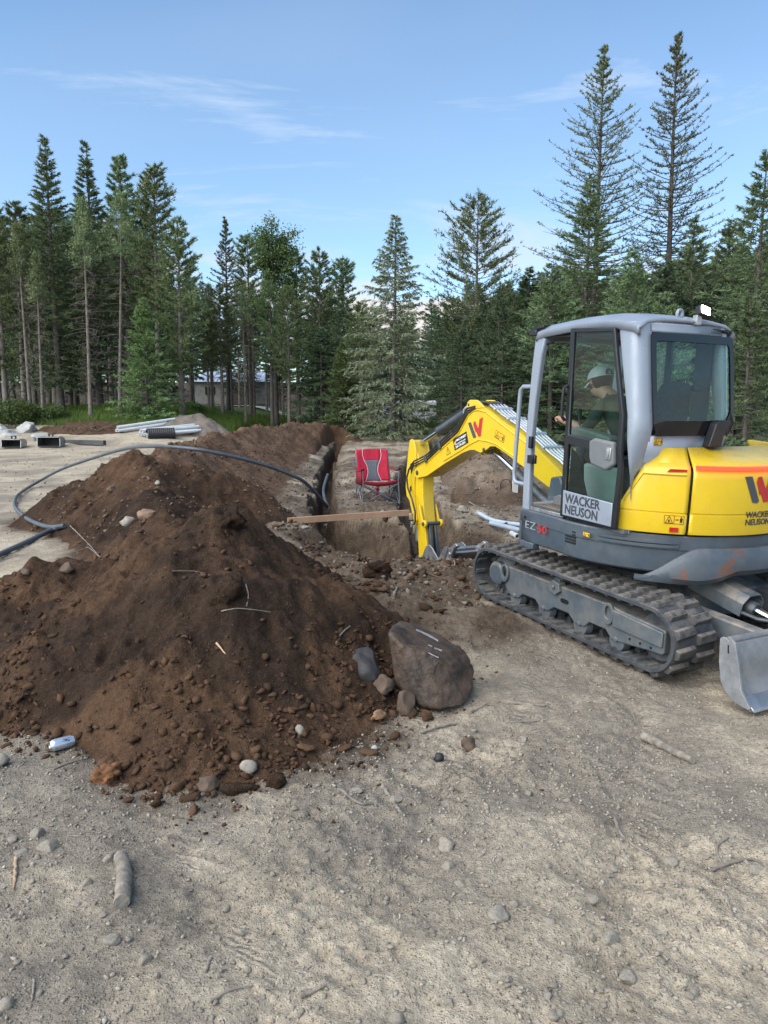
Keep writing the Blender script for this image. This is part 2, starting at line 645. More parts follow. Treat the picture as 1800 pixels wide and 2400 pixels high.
def ground(x, y):
    x, y = np.asarray(x, float), np.asarray(y, float)
    z = land(x, y) - dug(x, y)
    near = sstep(40, 12, np.abs(y)) + 0.0
    z = z + 0.055 * fbm(x, y, 0.55, 3, 3) + near * (0.040 * fbm(x, y, 1.9, 3, 7) + 0.022 * fbm(x, y, 6.5, 4, 11, 0.6))
    rough = sstep(0.0, 0.25, fbm(x, y, 0.8, 2, 91))
    z = z + near * 0.020 * (0.35 + rough) * fbm(x, y, 19.0, 3, 21, 0.6)
    churn = sstep(7.2, 9.2, y) * sstep(46, 36, y) * sstep(-5.2, -3.4, x) * sstep(8, 5, x) * sstep(.55, .1, dug(x, y))
    z = z + churn * (0.13 * fbm(x, y, 1.1, 4, 501, .6) + 0.05 * lumps(x, y, 3.5, 511) * sstep(-.1, .2, fbm(x, y, .7, 2, 515)))
    # shallow wheel ruts crossing the yard in front
    for (cx, sl, w) in ((0.15, 0.42, 0.16), (1.05, 0.36, 0.17), (-0.9, -0.55, 0.15)):
        q = (x - cx - sl * (y - 3.0)) + 0.08 * fbm(x, y, 0.9, 2, 60)
        g = np.exp(-(q / w) ** 2) * sstep(5.2, 4.2, y)
        z = z - 0.020 * g + 0.007 * g * np.sin((y + 0.7 * np.abs(q)) * 58)
    # packed earth under the excavator's tracks
    return z


NEAR_RIDGE = [(-1.22, 5.62, 1.06), (-1.38, 5.78, .93), (-1.75, 6.0, .80), (-2.5, 6.2, .66), (-3.1, 6.1, .46), (-3.6, 6.25, .22), (-4.1, 6.4, .0)]
NEAR_SIDE = [(-1.22, 5.62, 1.06), (-1.12, 5.95, .88), (-.95, 6.35, .62), (-.75, 6.6, .40), (-.5, 6.7, .2)]
MID_RIDGE = [(-1.9, 7.2, .58), (-2.3, 8.2, .68), (-2.75, 9.3, .86), (-3.15, 10.2, .86), (-3.75, 11.4, 1.20), (-4.25, 11.7, 1.12), (-4.8, 12.0, .78)]
MID_SIDE = [(-3.75, 11.4, 1.20), (-3.1, 11.7, 1.12), (-2.5, 12.0, .86), (-2.0, 12.5, .45)]
FAR_RIDGE = [(-3.75, 12.0, 1.22), (-4.1, 16, 1.24), (-4.35, 20, 1.36), (-4.5, 28, 1.44), (-3.8, 36, 1.52), (-2.8, 41, 1.52), (-2.5, 43, 1.0)]
SIDE_RIDGE = [(1.5, 14.6, .60), (2.4, 14.7, .72), (3.6, 15.2, .82), (5.2, 16.5, .95), (7.0, 19, 1.0)]
SIDE_BACK = [(2.2, 15.2, .72), (2.6, 19, 1.0), (3.0, 26, 1.15), (3.9, 36, 1.3), (4.6, 42, 1.0)]


def lumps(x, y, f, seed):
    """Rounded clods packed side by side: height 0..1."""
    X, Y = np.asarray(x) * f, np.asarray(y) * f
    ix, iy = np.floor(X), np.floor(Y)
    best = np.zeros(np.shape(X))
    for dx in (-1, 0, 1):
        for dy in (-1, 0, 1):
            jx, jy = ix + dx, iy + dy
            r = 0.30 + 0.45 * _h(jx, jy, seed + 2)
            d = np.hypot(X - jx - _h(jx, jy, seed), Y - jy - _h(jx, jy, seed + 1)) / r
            best = np.maximum(best, r * np.sqrt(np.clip(1 - d * d, 0, 1)))
    return best


def ridge_h(x, y, ridges, k, foot=0.10):
    h = np.full(np.shape(x), -9.0)
    for rd in ridges:
        rd = np.array(rd, float)
        sgl = np.hypot(np.diff(rd[:, 0]), np.diff(rd[:, 1]))
        for i in range(len(rd) - 1):
            n = max(2, int(sgl[i] / 0.22))
            for t in np.linspace(0, 1, n, endpoint=False if i < len(rd) - 2 else True):
                p = rd[i] * (1 - t) + rd[i + 1] * t
                d = np.hypot(x - p[0], y - p[1])
                h = np.maximum(h, p[2] - k * (np.sqrt(d * d + 0.004) - 0.06))
    return h


def heap(x, y, which, want_raw=False):
    x, y = np.asarray(x, float), np.asarray(y, float)
    wx = x + 0.20 * fbm(x, y, 1.1, 3, 70) + 0.05 * fbm(x, y, 4.5, 2, 72)
    wy = y + 0.20 * fbm(x, y, 1.1, 3, 75) + 0.05 * fbm(x, y, 4.5, 2, 77)
    if which == 0:
        sk = np.where(wx > -1.2, 0.26 * (wx + 1.2), 0.0)
        fr = np.where(wy < 5.5, 0.22 * (wy - 5.5) * sstep(-1.0, -2.0, wx), 0.0)
        h = ridge_h(wx + sk, wy + fr, (NEAR_RIDGE, NEAR_SIDE), 0.56)
        h = h + 0.20 * np.exp(-((wx + 1.22) ** 2 + (wy - 5.62) ** 2) / 0.05) * 0.3
        g = land(x, y)
    elif which == 1:
        h = ridge_h(wx, wy, (MID_RIDGE, MID_SIDE), 0.72)
        g = land(x, y)
    elif which == 2:
        h = ridge_h(wx, wy, (FAR_RIDGE,), 0.66)
        g = land(x, y)
    else:
        h = ridge_h(wx, wy, (SIDE_RIDGE, SIDE_BACK), 0.62)
        g = land(x, y)
    e = h - g
    raw = e
    if want_raw:
        return raw
    # a soft foot that spreads a little
    e = 0.5 * (e + np.sqrt(e * e + 0.008)) - 0.052 + 0.6 * np.minimum(0, raw + 0.12)
    am = sstep(0.0, 0.35, e)
    rg = 0.5 - 2 * np.abs(vnoise(x * 2.1 + .5 * y, y * 1.6 - .3 * x, 83))
    e = e + am * (0.17 * fbm(x, y, 1.3, 4, 80, 0.55) + 0.06 * rg + 0.075 * fbm(x, y, 5.5, 3, 85, 0.6) + 0.030 * fbm(x, y, 15.0, 3, 87, 0.65))
    if which in (0, 1):
        lo = sstep(1.0, 0.15, e) * sstep(-0.02, 0.05, e)
        e = e + lo * (0.055 * lumps(x, y, 9.0, 401) * sstep(-.1, .2, fbm(x, y, 1.7, 3, 301)) + 0.022 * lumps(x, y, 21.0, 411))
    e = e + 0.012 * fbm(x, y, 24.0, 2, 88) * sstep(-0.02, 0.08, e)
    if which in (1, 2):
        e = e - 0.9 * sstep(0.75, 0.32, seg_dist(x, y, TRENCH))
    if which == 3:
        e = e - 1.2 * sstep(0.85, 0.40, seg_dist(x, y, TRENCH2))
    return g + e


def surf(x, y):
    s = ground(x, y)
    for k in range(4):
        s = np.maximum(s, heap(x, y, k))
    return s


def hit(px, py, far=70.0):
    """Where the sight line through a photo point meets the earth."""
    o, d = ray(px, py)
    t = np.concatenate([np.linspace(1.6, 18, 110), np.linspace(18.4, far, 90)]) / d[1]
    for stage in (0, 1):
        P = o[None] + t[:, None] * d[None]
        below = P[:, 2] - surf(P[:, 0], P[:, 1])
        idx = np.nonzero(below < 0)[0]
        i = idx[0] if len(idx) else len(t) - 1
        if stage == 0 and i > 0:
            t = np.linspace(t[i - 1], t[i], 24)
    if i > 0:
        f = below[i - 1] / (below[i - 1] - below[i] + 1e-12)
        p = P[i - 1] * (1 - f) + P[i] * f
    else:
        p = P[i]
    return Vector(p)


def axis_steps(spec):
    """spec: list of (end, step); starts at the first end."""
    out = [spec[0]]
    for end, step in spec[1:]:
        n = max(1, int(round(abs(end - out[-1]) / step)))
        out.extend(np.linspace(out[-1], end, n + 1)[1:])
    return np.array(out)


def geo_steps(start, end, first, ratio):
    v, s = [start], first
    sg = 1 if end > start else -1
    while (end - v[-1]) * sg > 0:
        v.append(v[-1] + sg * s)
        s *= ratio
    v[-1] = end
    return v


def height_mesh(name, xs, ys, fn, mat, keep=None):
    X, Y = np.meshgrid(xs, ys)
    Z = fn(X, Y)
    V = np.stack([X, Y, Z], -1).reshape(-1, 3)
    n, m = len(ys), len(xs)
    I = np.arange(n * m).reshape(n, m)
    Q = np.stack([I[:-1, :-1], I[:-1, 1:], I[1:, 1:], I[1:, :-1]], -1).reshape(-1, 4)
    if keep is not None:
        K = keep(X, Y, Z)
        kq = (K[:-1, :-1] | K[:-1, 1:] | K[1:, 1:] | K[1:, :-1]).reshape(-1)
        Q = Q[kq]
        used = np.zeros(n * m, bool)
        used[Q.ravel()] = True
        rm = np.cumsum(used) - 1
        V, Q = V[used], rm[Q]
    o = fast_mesh(name, V, Q, mat, None, True)
    return o, V


M_ground = soil_mat('dry_yard_dirt', (0.372, 0.310, 0.226), (0.535, 0.455, 0.335), (0.052, 0.034, 0.022), (0.115, 0.078, 0.050),
                    (0.075, 0.105, 0.030), 0.35, dark=(0.195, 0.170, 0.140), ruts=True)
M_pile = soil_mat('damp_brown_soil', (0.052, 0.031, 0.019), (0.124, 0.070, 0.039), (0.030, 0.019, 0.013), (0.052, 0.032, 0.021), None, 0.12,
                  peb_col=(0.17, 0.125, 0.09), crumble=1.5)
M_bank = soil_mat('reddish_spoil_soil', (0.115, 0.064, 0.037), (0.205, 0.128, 0.080), (0.045, 0.028, 0.018), (0.085, 0.050, 0.030), None, 0.45,
                  peb_col=(0.34, 0.29, 0.23), crumble=1.3)
M_tan = soil_mat('tan_spoil_soil', (0.150, 0.108, 0.074), (0.250, 0.195, 0.140), (0.045, 0.028, 0.018), (0.085, 0.050, 0.030), None, 0.5, crumble=1.0)

xs = np.array(sorted(set(np.round(np.concatenate([
    geo_steps(-3.2, -260, 0.05, 1.085), axis_steps([-3.2, (-1.6, 0.03), (1.6, 0.0145), (3.4, 0.03)]), geo_steps(3.4, 260, 0.05, 1.085)]), 5))))
ys = np.array(sorted(set(np.round(np.concatenate([
    geo_steps(1.7, -60, 0.2, 1.3), axis_steps([1.7, (4.6, 0.0145), (8, 0.026), (16, 0.05)]), geo_steps(16, 420, 0.08, 1.035)]), 5))))
gob, GV = height_mesh('ground', xs, ys, ground, M_ground)
gob['kind'] = 'structure'
gx, gy = GV[:, 0], GV[:, 1]
wn1 = fbm(gx, gy, 1.3, 4, 130)
pile_e = np.full(gx.shape, -1.0)
sel = (gx > -8.2) & (gx < 1.4) & (gy > 2.6) & (gy < 48)
pile_e[sel] = np.maximum.reduce([heap(gx[sel], gy[sel], k) for k in (0, 1, 2)]) - land(gx[sel], gy[sel])
damp = sstep(-0.085, 0.03, pile_e + 0.05 * wn1) * (gy < 48)
pit_d = np.sqrt(((gx + 0.1) / 2.0) ** 2 + ((gy - 9.2) / 3.7) ** 2)
damp = np.maximum(damp, 0.9 * sstep(1.15, 0.55, pit_d + 0.6 * wn1))
damp = np.maximum(damp, 0.92 * sstep(0.01, 0.12, dug(gx, gy)))
damp = np.maximum(damp, np.clip(0.52 + 1.0 * fbm(gx, gy, 0.9, 4, 140), 0.15, 0.85) * sstep(7.5, 10.5, gy) * sstep(48, 40, gy) * sstep(-4.8, -3.2, gx + .5 * wn1) * sstep(9, 6, gx))
bank_edge = 36.3 + 1.3 * fbm(gx, gy, 0.35, 3, 150)
grassy = sstep(0, 1.5, gy - bank_edge) * sstep(-7.2, -8.6, gx + 0.5 * wn1)
grassy = np.maximum(grassy, sstep(45, 47.5, gy + 2 * wn1) * 0.9)
forest = sstep(76, 84, gy)
ash = sstep(-0.02, 0.34, fbm(gx, gy, 0.8, 5, 160, .6)) * 0.75
for (ax, ay, rx, ry, s) in ((-0.05, 3.05, .55, .30, 1.0), (-1.9, 3.6, .9, .7, .9), (0.15, 2.75, .35, .3, .7), (-1.3, 2.4, .8, .4, .5), (3.2, 3.9, 1.2, .5, .35)):
    ash = np.maximum(ash, s * np.exp(-(((gx - ax) / rx) ** 2 + ((gy - ay) / ry) ** 2) * (1 + 0.8 * wn1)))
grassy = grassy * (1 - forest)
set_soil(gob, np.maximum(damp, forest), grassy, np.clip(ash, 0, 1))


def make_heap(name, which, x0, x1, y0, y1, sx, sy, mat, label, dampfn):
    hx = np.arange(x0, x1, sx)
    hy = np.array(sy) if not isinstance(sy, float) else np.arange(y0, y1, sy)
    o, V = height_mesh(name, hx, hy, lambda a, b: heap(a, b, which), mat, lambda a, b, c: (c > land(a, b) - dug(a, b) - 0.06) & (heap(a, b, which, True) > -0.16))
    tag(o, label, 'dirt pile')
    set_soil(o, dampfn(V[:, 0], V[:, 1], V[:, 2]), 0, 0)
    return o


pile_near = make_heap('dirt_pile', 0, -4.6, 0.9, 3.1, 7.8, 0.0175, 0.0175, M_pile,
                      'large dark brown dirt pile with the boulder lying at its foot',
                      lambda x, y, z: np.maximum(0.9 * sstep(0.02, 0.26, fbm(x, y, 1.1, 5, 170, .6) + 0.35 * np.exp(-((x + 1.25) ** 2 + (y - 5.5) ** 2) / .35)),
                                                 0.9 * sstep(0.45, 0.1, np.hypot(x - 0.35, (y - 5.0) * .8) - .35)))
pile_mid = make_heap('dirt_pile', 1, -6.8, -0.4, 5.9, 14.0, 0.03, 0.035, M_pile,
                     'brown dirt pile between the front pile and the long bank, hose arching over it',
                     lambda x, y, z: 0.9 * sstep(0.55, 0.1, np.hypot(x + 3.05, y - 9.3) - .45) + 0.4 * sstep(.1, .4, fbm(x, y, .8, 3, 171)))
pile_far = make_heap('dirt_pile', 2, -7.6, -0.5, 10.5, 47, 0.05, geo_steps(10.5, 47, 0.05, 1.012), M_bank,
                     'long reddish bank of excavated dirt running beside the deep trench',
                     lambda x, y, z: 0.4 * sstep(.15, .45, fbm(x, y, .6, 3, 172)))
pile_side = make_heap('dirt_pile', 3, -0.5, 9.5, 11.5, 47, 0.05, geo_steps(11.5, 47, 0.05, 1.012), M_tan,
                      'low tan dirt bank behind the excavator cab',
                      lambda x, y, z: 0.7 * sstep(0.25, 0.0, z - land(x, y) - 0.15) * (y < 15.5) + 0.4 * sstep(.1, .4, fbm(x, y, .6, 3, 173)))

# ------------------------------------------------------------------ mini excavator
EX_C, EX_H, EX_T = Vector((2.293, 6.349, 0.0)), R(27.2), R(3.1)
EXM = Matrix.Translation(EX_C) @ Matrix.Rotation(EX_H, 4, 'Z') @ Matrix.Rotation(EX_T, 4, 'X')
exc = empty('mini_excavator')
exc.matrix_world = EXM
tag(exc, 'yellow and grey tracked mini excavator with glazed cab, its arm reaching into the pit', 'excavator')

YEL = pm('yellow_paint', (0.66, 0.44, 0.008), 0.34, 0, 0.05, 3.0, 0.03, 200, dust=0.30, dustcol=(0.40, 0.31, 0.13), coat=0.2)
YELT = pm('yellow_paint_dusty', (0.66, 0.44, 0.008), 0.38, 0, 0.05, 3.0, 0.03, 200, dust=0.8, dustcol=(0.40, 0.31, 0.12), coat=0.1)
GRYP = pm('light_grey_cab_paint', (0.255, 0.290, 0.345), 0.36, 0.15, 0.05, 3.0, 0.0, dust=0.10, coat=0.2)
DGRY = pm('slate_grey_cover', (0.052, 0.072, 0.092), 0.45, 0, 0.12, 3.0, 0.06, 120, dust=0.30)
DGRS = pm('slate_grey_scuffed_bumper', (0.052, 0.072, 0.092), 0.42, 0, 0.14, 3.0, 0.06, 90, dust=0.30, rust=0.75)
FRM = pm('grey_track_frame_paint', (0.066, 0.084, 0.098), 0.5, 0, 0.12, 4.0, 0.08, 90, dust=0.75)
RUB = pm('dusty_black_rubber', (0.028, 0.034, 0.042), 0.78, 0, 0.25, 8.0, 0.3, 70, dust=0.72, dustcol=(0.20, 0.180, 0.150))
RUBL = pm('worn_rubber_lug', (0.040, 0.041, 0.044), 0.8, 0, 0.2, 8.0, 0.3, 60, dust=1.0, dustcol=(0.26, 0.222, 0.175))
BLK = pm('black_plastic', (0.010, 0.011, 0.013), 0.42, 0, 0.15, 5.0, 0.04, 160)
BLKG = pm('black_window_border', (0.004, 0.0045, 0.006), 0.12, 0, 0.1, 5.0)
HOSE = pm('black_hydraulic_hose', (0.016, 0.018, 0.020), 0.5, 0, 0.2, 20.0, 0.1, 200, dust=0.3)
STEEL = pm('worn_bare_steel', (0.40, 0.41, 0.42), 0.42, 0.85, 0.22, 9.0, 0.12, 50, dust=0.30)
BLADEM = pm('scraped_blade_steel', (0.24, 0.25, 0.26), 0.55, 0.45, 0.22, 7.0, 0.14, 40, dust=0.45)
CHRO = pm('chrome_rod', (0.62, 0.63, 0.65), 0.12, 1.0, 0.03, 5.0)
CYLM = pm('dark_cylinder_paint', (0.035, 0.047, 0.055), 0.4, 0, 0.1, 5.0, 0.03, 100, dust=0.22)
LINE = pm('pale_steel_tube', (0.52, 0.56, 0.60), 0.3, 0.6, 0.06, 6.0)
SEATM = pm('dark_seat_fabric', (0.018, 0.020, 0.022), 0.85, 0, 0.2, 12.0, 0.2, 200)
CONS = pm('grey_cab_plastic', (0.13, 0.14, 0.145), 0.6, 0, 0.1, 6.0, 0.05, 150, dust=0.2)
LCONS = pm('pale_cab_trim', (0.30, 0.34, 0.34), 0.6, 0, 0.1, 6.0, 0.05, 150)
MATM = pm('dusty_floor_mat', (0.10, 0.092, 0.08), 0.9, 0, 0.2, 9.0, 0.3, 60, dust=0.7)
GLS = glass_mat('tinted_cab_glass', (0.50, 0.67, 0.61))
GLSW = glass_mat('clear_windscreen', (0.80, 0.88, 0.86), 0.35)
GLSR = glass_mat('green_rear_glass', (0.70, 0.84, 0.78))
GLSL = glass_mat('clear_cab_glass', (0.72, 0.84, 0.80))
INK = pm('dark_grey_lettering', (0.040, 0.042, 0.050), 0.5, 0, 0.05, 5.0)
LRED = pm('red_lettering', (0.45, 0.020, 0.022), 0.45, 0, 0.05, 5.0)
SLAT_ = pm('slate_blue_logo', (0.055, 0.060, 0.075), 0.45, 0, 0.05, 5.0)
WHT = pm('white_print', (0.75, 0.75, 0.74), 0.5, 0, 0.05, 5.0)
STK = pm('amber_warning_sticker', (0.72, 0.42, 0.012), 0.45, 0, 0.05, 5.0)
REFL = pm('red_reflector', (0.42, 0.012, 0.014), 0.2, 0, 0.1, 40.0)
LEDR = emit_mat('red_light_strip', (1.0, 0.030, 0.012), 2.2)
LAMPW = emit_mat('lit_work_lamp', (1.0, 0.95, 0.82), 14.0)
SKIN = pm('skin', (0.35, 0.20, 0.14), 0.55, 0, 0.1, 20.0)


def text_mesh(name, s, size, mat, parent, fn, bold=0.006, ext=0.0015, squash=1.0, align='LEFT', space=1.0):
    """Real letters; fn maps flat (x right, y up, h out) to the parent's space."""
    cu = bpy.data.curves.new(name, 'FONT')
    cu.body = s
    cu.size = size
    cu.offset = bold * size
    cu.extrude = ext
    cu.align_x = align
    cu.space_character = space
    cu.resolution_u = 3
    tmp = bpy.data.objects.new(name + '_tmp', cu)
    COL.objects.link(tmp)
    dg = bpy.context.evaluated_depsgraph_get()
    me = bpy.data.meshes.new_from_object(tmp.evaluated_get(dg))
    bpy.data.objects.remove(tmp)
    bpy.data.curves.remove(cu)
    me.materials.clear()
    for v in me.vertices:
        v.co = fn(v.co.x * squash, v.co.y, v.co.z)
    me.name = name
    return link(name, me, mat, parent)


def flat_poly(mb, prof, fn, h0, h1):
    n = len(prof)
    mb.add([fn(a, b, h0) for a, b in prof] + [fn(a, b, h1) for a, b in prof],
           [tuple(range(n))[::-1], tuple(range(n, 2 * n))] + [(i, (i + 1) % n, n + (i + 1) % n, n + i) for i in range(n)])


# ---- tracks
TR, TH_, TYF, TYR, TZ = 0.222, 0.030, 1.003, -0.937, 0.2515


def belt_frame(s):
    """Point, tangent, outward normal (y, z) at arc length s round the belt's mid line."""
    st, ar = TYF - TYR, math.pi * TR
    s = s % (2 * st + 2 * ar)
    if s < st:
        return (TYR + s, TZ + TR), (1, 0), (0, 1)
    s -= st
    if s < ar:
        a = math.pi / 2 - s / TR
        return (TYF + TR * math.cos(a), TZ + TR * math.sin(a)), (math.sin(a), -math.cos(a)), (math.cos(a), math.sin(a))
    s -= ar
    if s < st:
        sag = 0.0
        return (TYF - s, TZ - TR - sag), (-1, 0), (0, -1)
    s -= st
    a = -math.pi / 2 - s / TR
    return (TYR + TR * math.cos(a), TZ + TR * math.sin(a)), (math.sin(a), -math.cos(a)), (math.cos(a), math.sin(a))


PERIM = 2 * (TYF - TYR) + 2 * math.pi * TR
NL = 42


def lug_mesh():
    mb = MB()
    for (w0, l0, z0, w1, l1, z1) in ((0.178, 0.080, -0.004, 0.160, 0.054, 0.032),):
        lo = [(-w0 / 2, -l0 / 2, z0), (w0 / 2, -l0 / 2 + .012, z0), (w0 / 2, l0 / 2 + .012, z0), (-w0 / 2, l0 / 2, z0)]
        hi = [(-w1 / 2, -l1 / 2, z1), (w1 / 2, -l1 / 2 + .012, z1), (w1 / 2, l1 / 2 + .012, z1), (-w1 / 2, l1 / 2, z1)]
        mb.add(lo + hi, [(3, 2, 1, 0), (4, 5, 6, 7), (0, 1, 5, 4), (1, 2, 6, 5), (2, 3, 7, 6), (3, 0, 4, 7)])
    return mb


lug_proto = None
for side in (-1, 1):
    cx = side * 0.795
    mb = MB()
    rows = []
    N = 120
    prof = [(-0.20, -TH_ / 2), (-0.20, TH_ / 2 - .006), (-0.192, TH_ / 2), (0.192, TH_ / 2), (0.20, TH_ / 2 - .006), (0.20, -TH_ / 2)]
    for i in range(N):
        (y, z), t, nn = belt_frame(PERIM * i / N)
        rows.append([(cx + a, y + nn[0] * b, z + nn[1] * b) for a, b in prof])
    mb.loft(rows + [rows[0]], True)
    for i in range(NL):                                       # inner drive ribs
        (y, z), t, nn = belt_frame(PERIM * (i + .5) / NL)
        for dx, w in ((-0.135, 0.10), (0.135, 0.10), (0.0, 0.05)):
            hh = 0.018 if dx else 0.05
            ll = 0.026
            vs = []
            for a in (-w / 2, w / 2):
                for l in (-ll, ll):
                    for h in (-TH_ / 2 + .002, -TH_ / 2 - hh):
                        vs.append((cx + dx + a, y + t[0] * l * (0.5 if h < -TH_ / 2 else 1) + nn[0] * h, z + t[1] * l * (0.5 if h < -TH_ / 2 else 1) + nn[1] * h))
            mb.add(vs, [(0, 1, 3, 2), (4, 6, 7, 5), (0, 4, 5, 1), (2, 3, 7, 6), (0, 2, 6, 4), (1, 5, 7, 3)])
    belt = mb.build('track_belt', RUB, exc, True, angle=40)
    for i in range(NL):
        for half in (0, 1):
            (y, z), t, nn = belt_frame(PERIM * (i + 0.5 * half) / NL)
            if lug_proto is None:
                o = lug_mesh().build('tread_lug', RUBL, belt, False, 0.004, seg=1)
                lug_proto = o
            else:
                o = lug_proto.copy()
                COL.objects.link(o)
                o.parent = belt
            sx = 1 if half else -1
            ex = Vector((sx, 0, 0))
            en = Vector((0, nn[0], nn[1]))
            et = en.cross(ex)
            m = Matrix((ex, et, en)).transposed().to_4x4()
            m.translation = Vector((cx + sx * 0.098, y + nn[0] * TH_ / 2, z + nn[1] * TH_ / 2))
            o.matrix_local = m
    # side frame with its scalloped lower edge
    rol = [0.66, 0.26, -0.18, -0.58]
    prof = [(0.80, 0.335), (0.78, 0.367), (-0.52, 0.367), (-0.60, 0.352), (-1.02, 0.335), (-1.035, 0.32), (-1.035, 0.165), (-1.015, 0.150), (-0.90, 0.143)]
    for k in (3, 2, 1, 0):
        nxt = rol[k - 1] if k else 0.84
        prof += [(rol[k] - .06, 0.112), (rol[k] + .05, 0.108)]
        if k:
            mid = (rol[k] + nxt) / 2
            prof += [(mid - .09, 0.165), (mid + .09, 0.165)]
    prof += [(0.76, 0.125), (0.80, 0.17)]
    xo, xi = side * 0.935, side * 0.69
    fr = MB().prism(prof, 0, min(xo, xi), max(xo, xi)).build('track_frame', FRM, exc, False, 0.014, seg=3)
    mb = MB()                                                  # raised tensioner cover
    mb.prism([(-0.545, 0.345), (-1.028, 0.318), (-1.028, 0.205), (-0.55, 0.215)], 0, min(xo, xo + side * .018), max(xo, xo + side * .018))
    mb.build('tensioner_cover', FRM, exc, False, 0.008, seg=2)
    for yy in (-0.72, -0.82, -0.92):
        MB().cyl((xo, yy, 0.172), (xo + side * .004, yy, 0.172), 0.010, 10).build('bolt_hole', BLK, fr)
    MB().prism([(0.0 + .03 * math.cos(a) + (.02 if math.cos(a) > 0 else -.02), .255 + .019 * math.sin(a)) for a in np.linspace(0, 2 * math.pi, 14, endpoint=False)], 0, min(xo, xo + side * .003), max(xo, xo + side * .003)).build('drain_hole', BLK, fr)
    for yy in (0.80, -0.50):                                   # tie-down loops
        mb = MB()
        ou = [(yy + .075 * math.cos(a) * .8, 0.30 + .085 * math.sin(a)) for a in np.linspace(0, 2 * math.pi, 14, endpoint=False)]
        inn = [(yy + .040 * math.cos(a) * .8, 0.31 + .050 * math.sin(a)) for a in np.linspace(0, 2 * math.pi, 14, endpoint=False)]
        mb.ring(ou, inn, 0, min(xo, xo + side * .022), max(xo, xo + side * .022))
        mb.build('tie_down_loop', FRM, fr, False, 0.004)
    for yy in rol:
        mb = MB()
        mb.lathe([(0, .045), (0, .075), (.06, .085), (.07, .06), (.18, .06), (.19, .085), (.25, .075), (.25, .03)], (side * 0.67, yy, 0.105), (side * 0.92, yy, 0.105), 18)
        mb.lathe([(0, .020), (.008, .020), (.012, .012), (.012, .001)], (side * 0.93, yy, 0.124), (side * 0.96, yy, 0.124), 12)
        mb.build('track_roller', FRM, exc, True)
    mb = MB()                                                  # carrier roller bracket on top
    a6 = [(0.11 + .075 * math.cos(a), 0.345 + .062 * math.sin(a)) for a in np.linspace(0.3, 2 * math.pi + .3, 6, endpoint=False)]
    mb.prism(a6, 0, min(xo - side * .05, xo + side * .03), max(xo - side * .05, xo + side * .03))
    mb.cyl((xo + side * .03, 0.11, 0.35), (xo + side * .045, 0.11, 0.35), 0.017, 10)
    mb.cyl((side * 0.70, 0.11, 0.40), (xo, 0.11, 0.40), 0.035, 12)
    mb.build('carrier_roller', FRM, exc, False, 0.005)
    mb = MB()                                                  # final drive at the front, idler at the back
    mb.lathe([(0, .16), (.03, .165), (.07, .13), (.08, .112), (.13, .110), (.142, .095), (.145, .09), (.145, .001)], (side * 0.78, TYF - .03, TZ), (side * 1.0, TYF - .03, TZ), 28)
    for k in range(13):
        a = 2 * math.pi * k / 13
        mb.box((side * 0.80, TYF - .03 + .185 * math.cos(a), TZ + .185 * math.sin(a)), (0.05, 0.035, 0.035), Matrix.Rotation(a, 3, 'X'))
    dr = mb.build('drive_sprocket', FRM, exc, True)
    mb = MB()
    mb.lathe([(0, .070), (.004, .076), (.004, .001)], (side * 0.924, TYF - .03, TZ), (side * 1.0, TYF - .03, TZ), 24)
    mb.build('hub_cover', DGRY, dr, True)
    MB().lathe([(0, .17), (.02, .18), (.05, .15), (.16, .15), (.19, .18), (.21, .17), (.21, .06)], (side * 0.67, TYR, TZ), (side * 0.92, TYR, TZ), 28).build('track_idler', RUB, exc, True)  # idler coloured dark to stand in for the shade inside the track end

mb = MB()                                                      # body between the tracks
mb.prism([(-.75, .24), (.75, .24), (.72, .42), (.45, .50), (-.45, .50), (-.72, .42)], 0, -.66, .66)
mb.build('undercarriage', FRM, exc, False, 0.015)
MB().lathe([(0, .46), (.03, .48), (.07, .48), (.09, .42), (.16, .42)], (0, 0, .48), (0, 0, .7), 36).build('swing_bearing', BLK, exc, True)

# ---- dozer blade behind
bl = empty('dozer_blade')
bl.parent = exc
front = [(-1.555, .455), (-1.60, .44), (-1.635, .38), (-1.648, .30), (-1.645, .22), (-1.665, .16), (-1.715, .105), (-1.775, .075)]
plate = front + [(y + .030 if z > .14 else y + .012, z - .004 if z > .14 else z - .022) for y, z in front[::-1]]
MB().prism(plate, 0, -0.985, 0.985).build('blade_plate', BLADEM, bl, True, 0.004)
MB().prism([(-1.70, .132), (-1.785, .082), (-1.792, .062), (-1.70, .103)], 0, -0.99, 0.99).build('cutting_edge', STEEL, bl, False, 0.004)
for sx in (-1, 1):
    sp = [(-1.515, .448), (-1.53, .463), (-1.557, .466), (-1.58, .452), (-1.60, .470), (-1.625, .452), (-1.662, .33), (-1.70, .175), (-1.772, .085), (-1.765, .072), (-1.665, .082), (-1.59, .130), (-1.553, .175), (-1.525, .30)]
    ep = MB().prism(sp, 0, min(sx * .985, sx * 1.005), max(sx * .985, sx * 1.005)).build('end_plate', BLADEM, bl, False, 0.003)
    s2 = MB()
    s2.prism([(-1.575, .43), (-1.585, .425), (-1.592, .375), (-1.582, .375)], 0, min(sx * 1.003, sx * 1.0065), max(sx * 1.003, sx * 1.0065))
    s2.build('slot', BLK, bl)
MB().cyl((-0.985, -1.572, .452), (0.985, -1.572, .452), 0.024, 12).build('top_pipe', BLADEM, bl, True)
mb = MB()
for sx in (-1, 1):
    mb.prism([(-.55, .42), (-1.60, .385), (-1.60, .245), (-.55, .25)], 0, sx * .46 - .055, sx * .46 + .055)
mb.box((0, -1.52, .34), (1.0, .05, .12))
mb.build('blade_arm', FRM, bl, False, 0.012)
cy0, cy1 = Vector((-.16, -.62, .52)), Vector((-.16, -1.43, .36))
dvec = (cy1 - cy0).normalized()
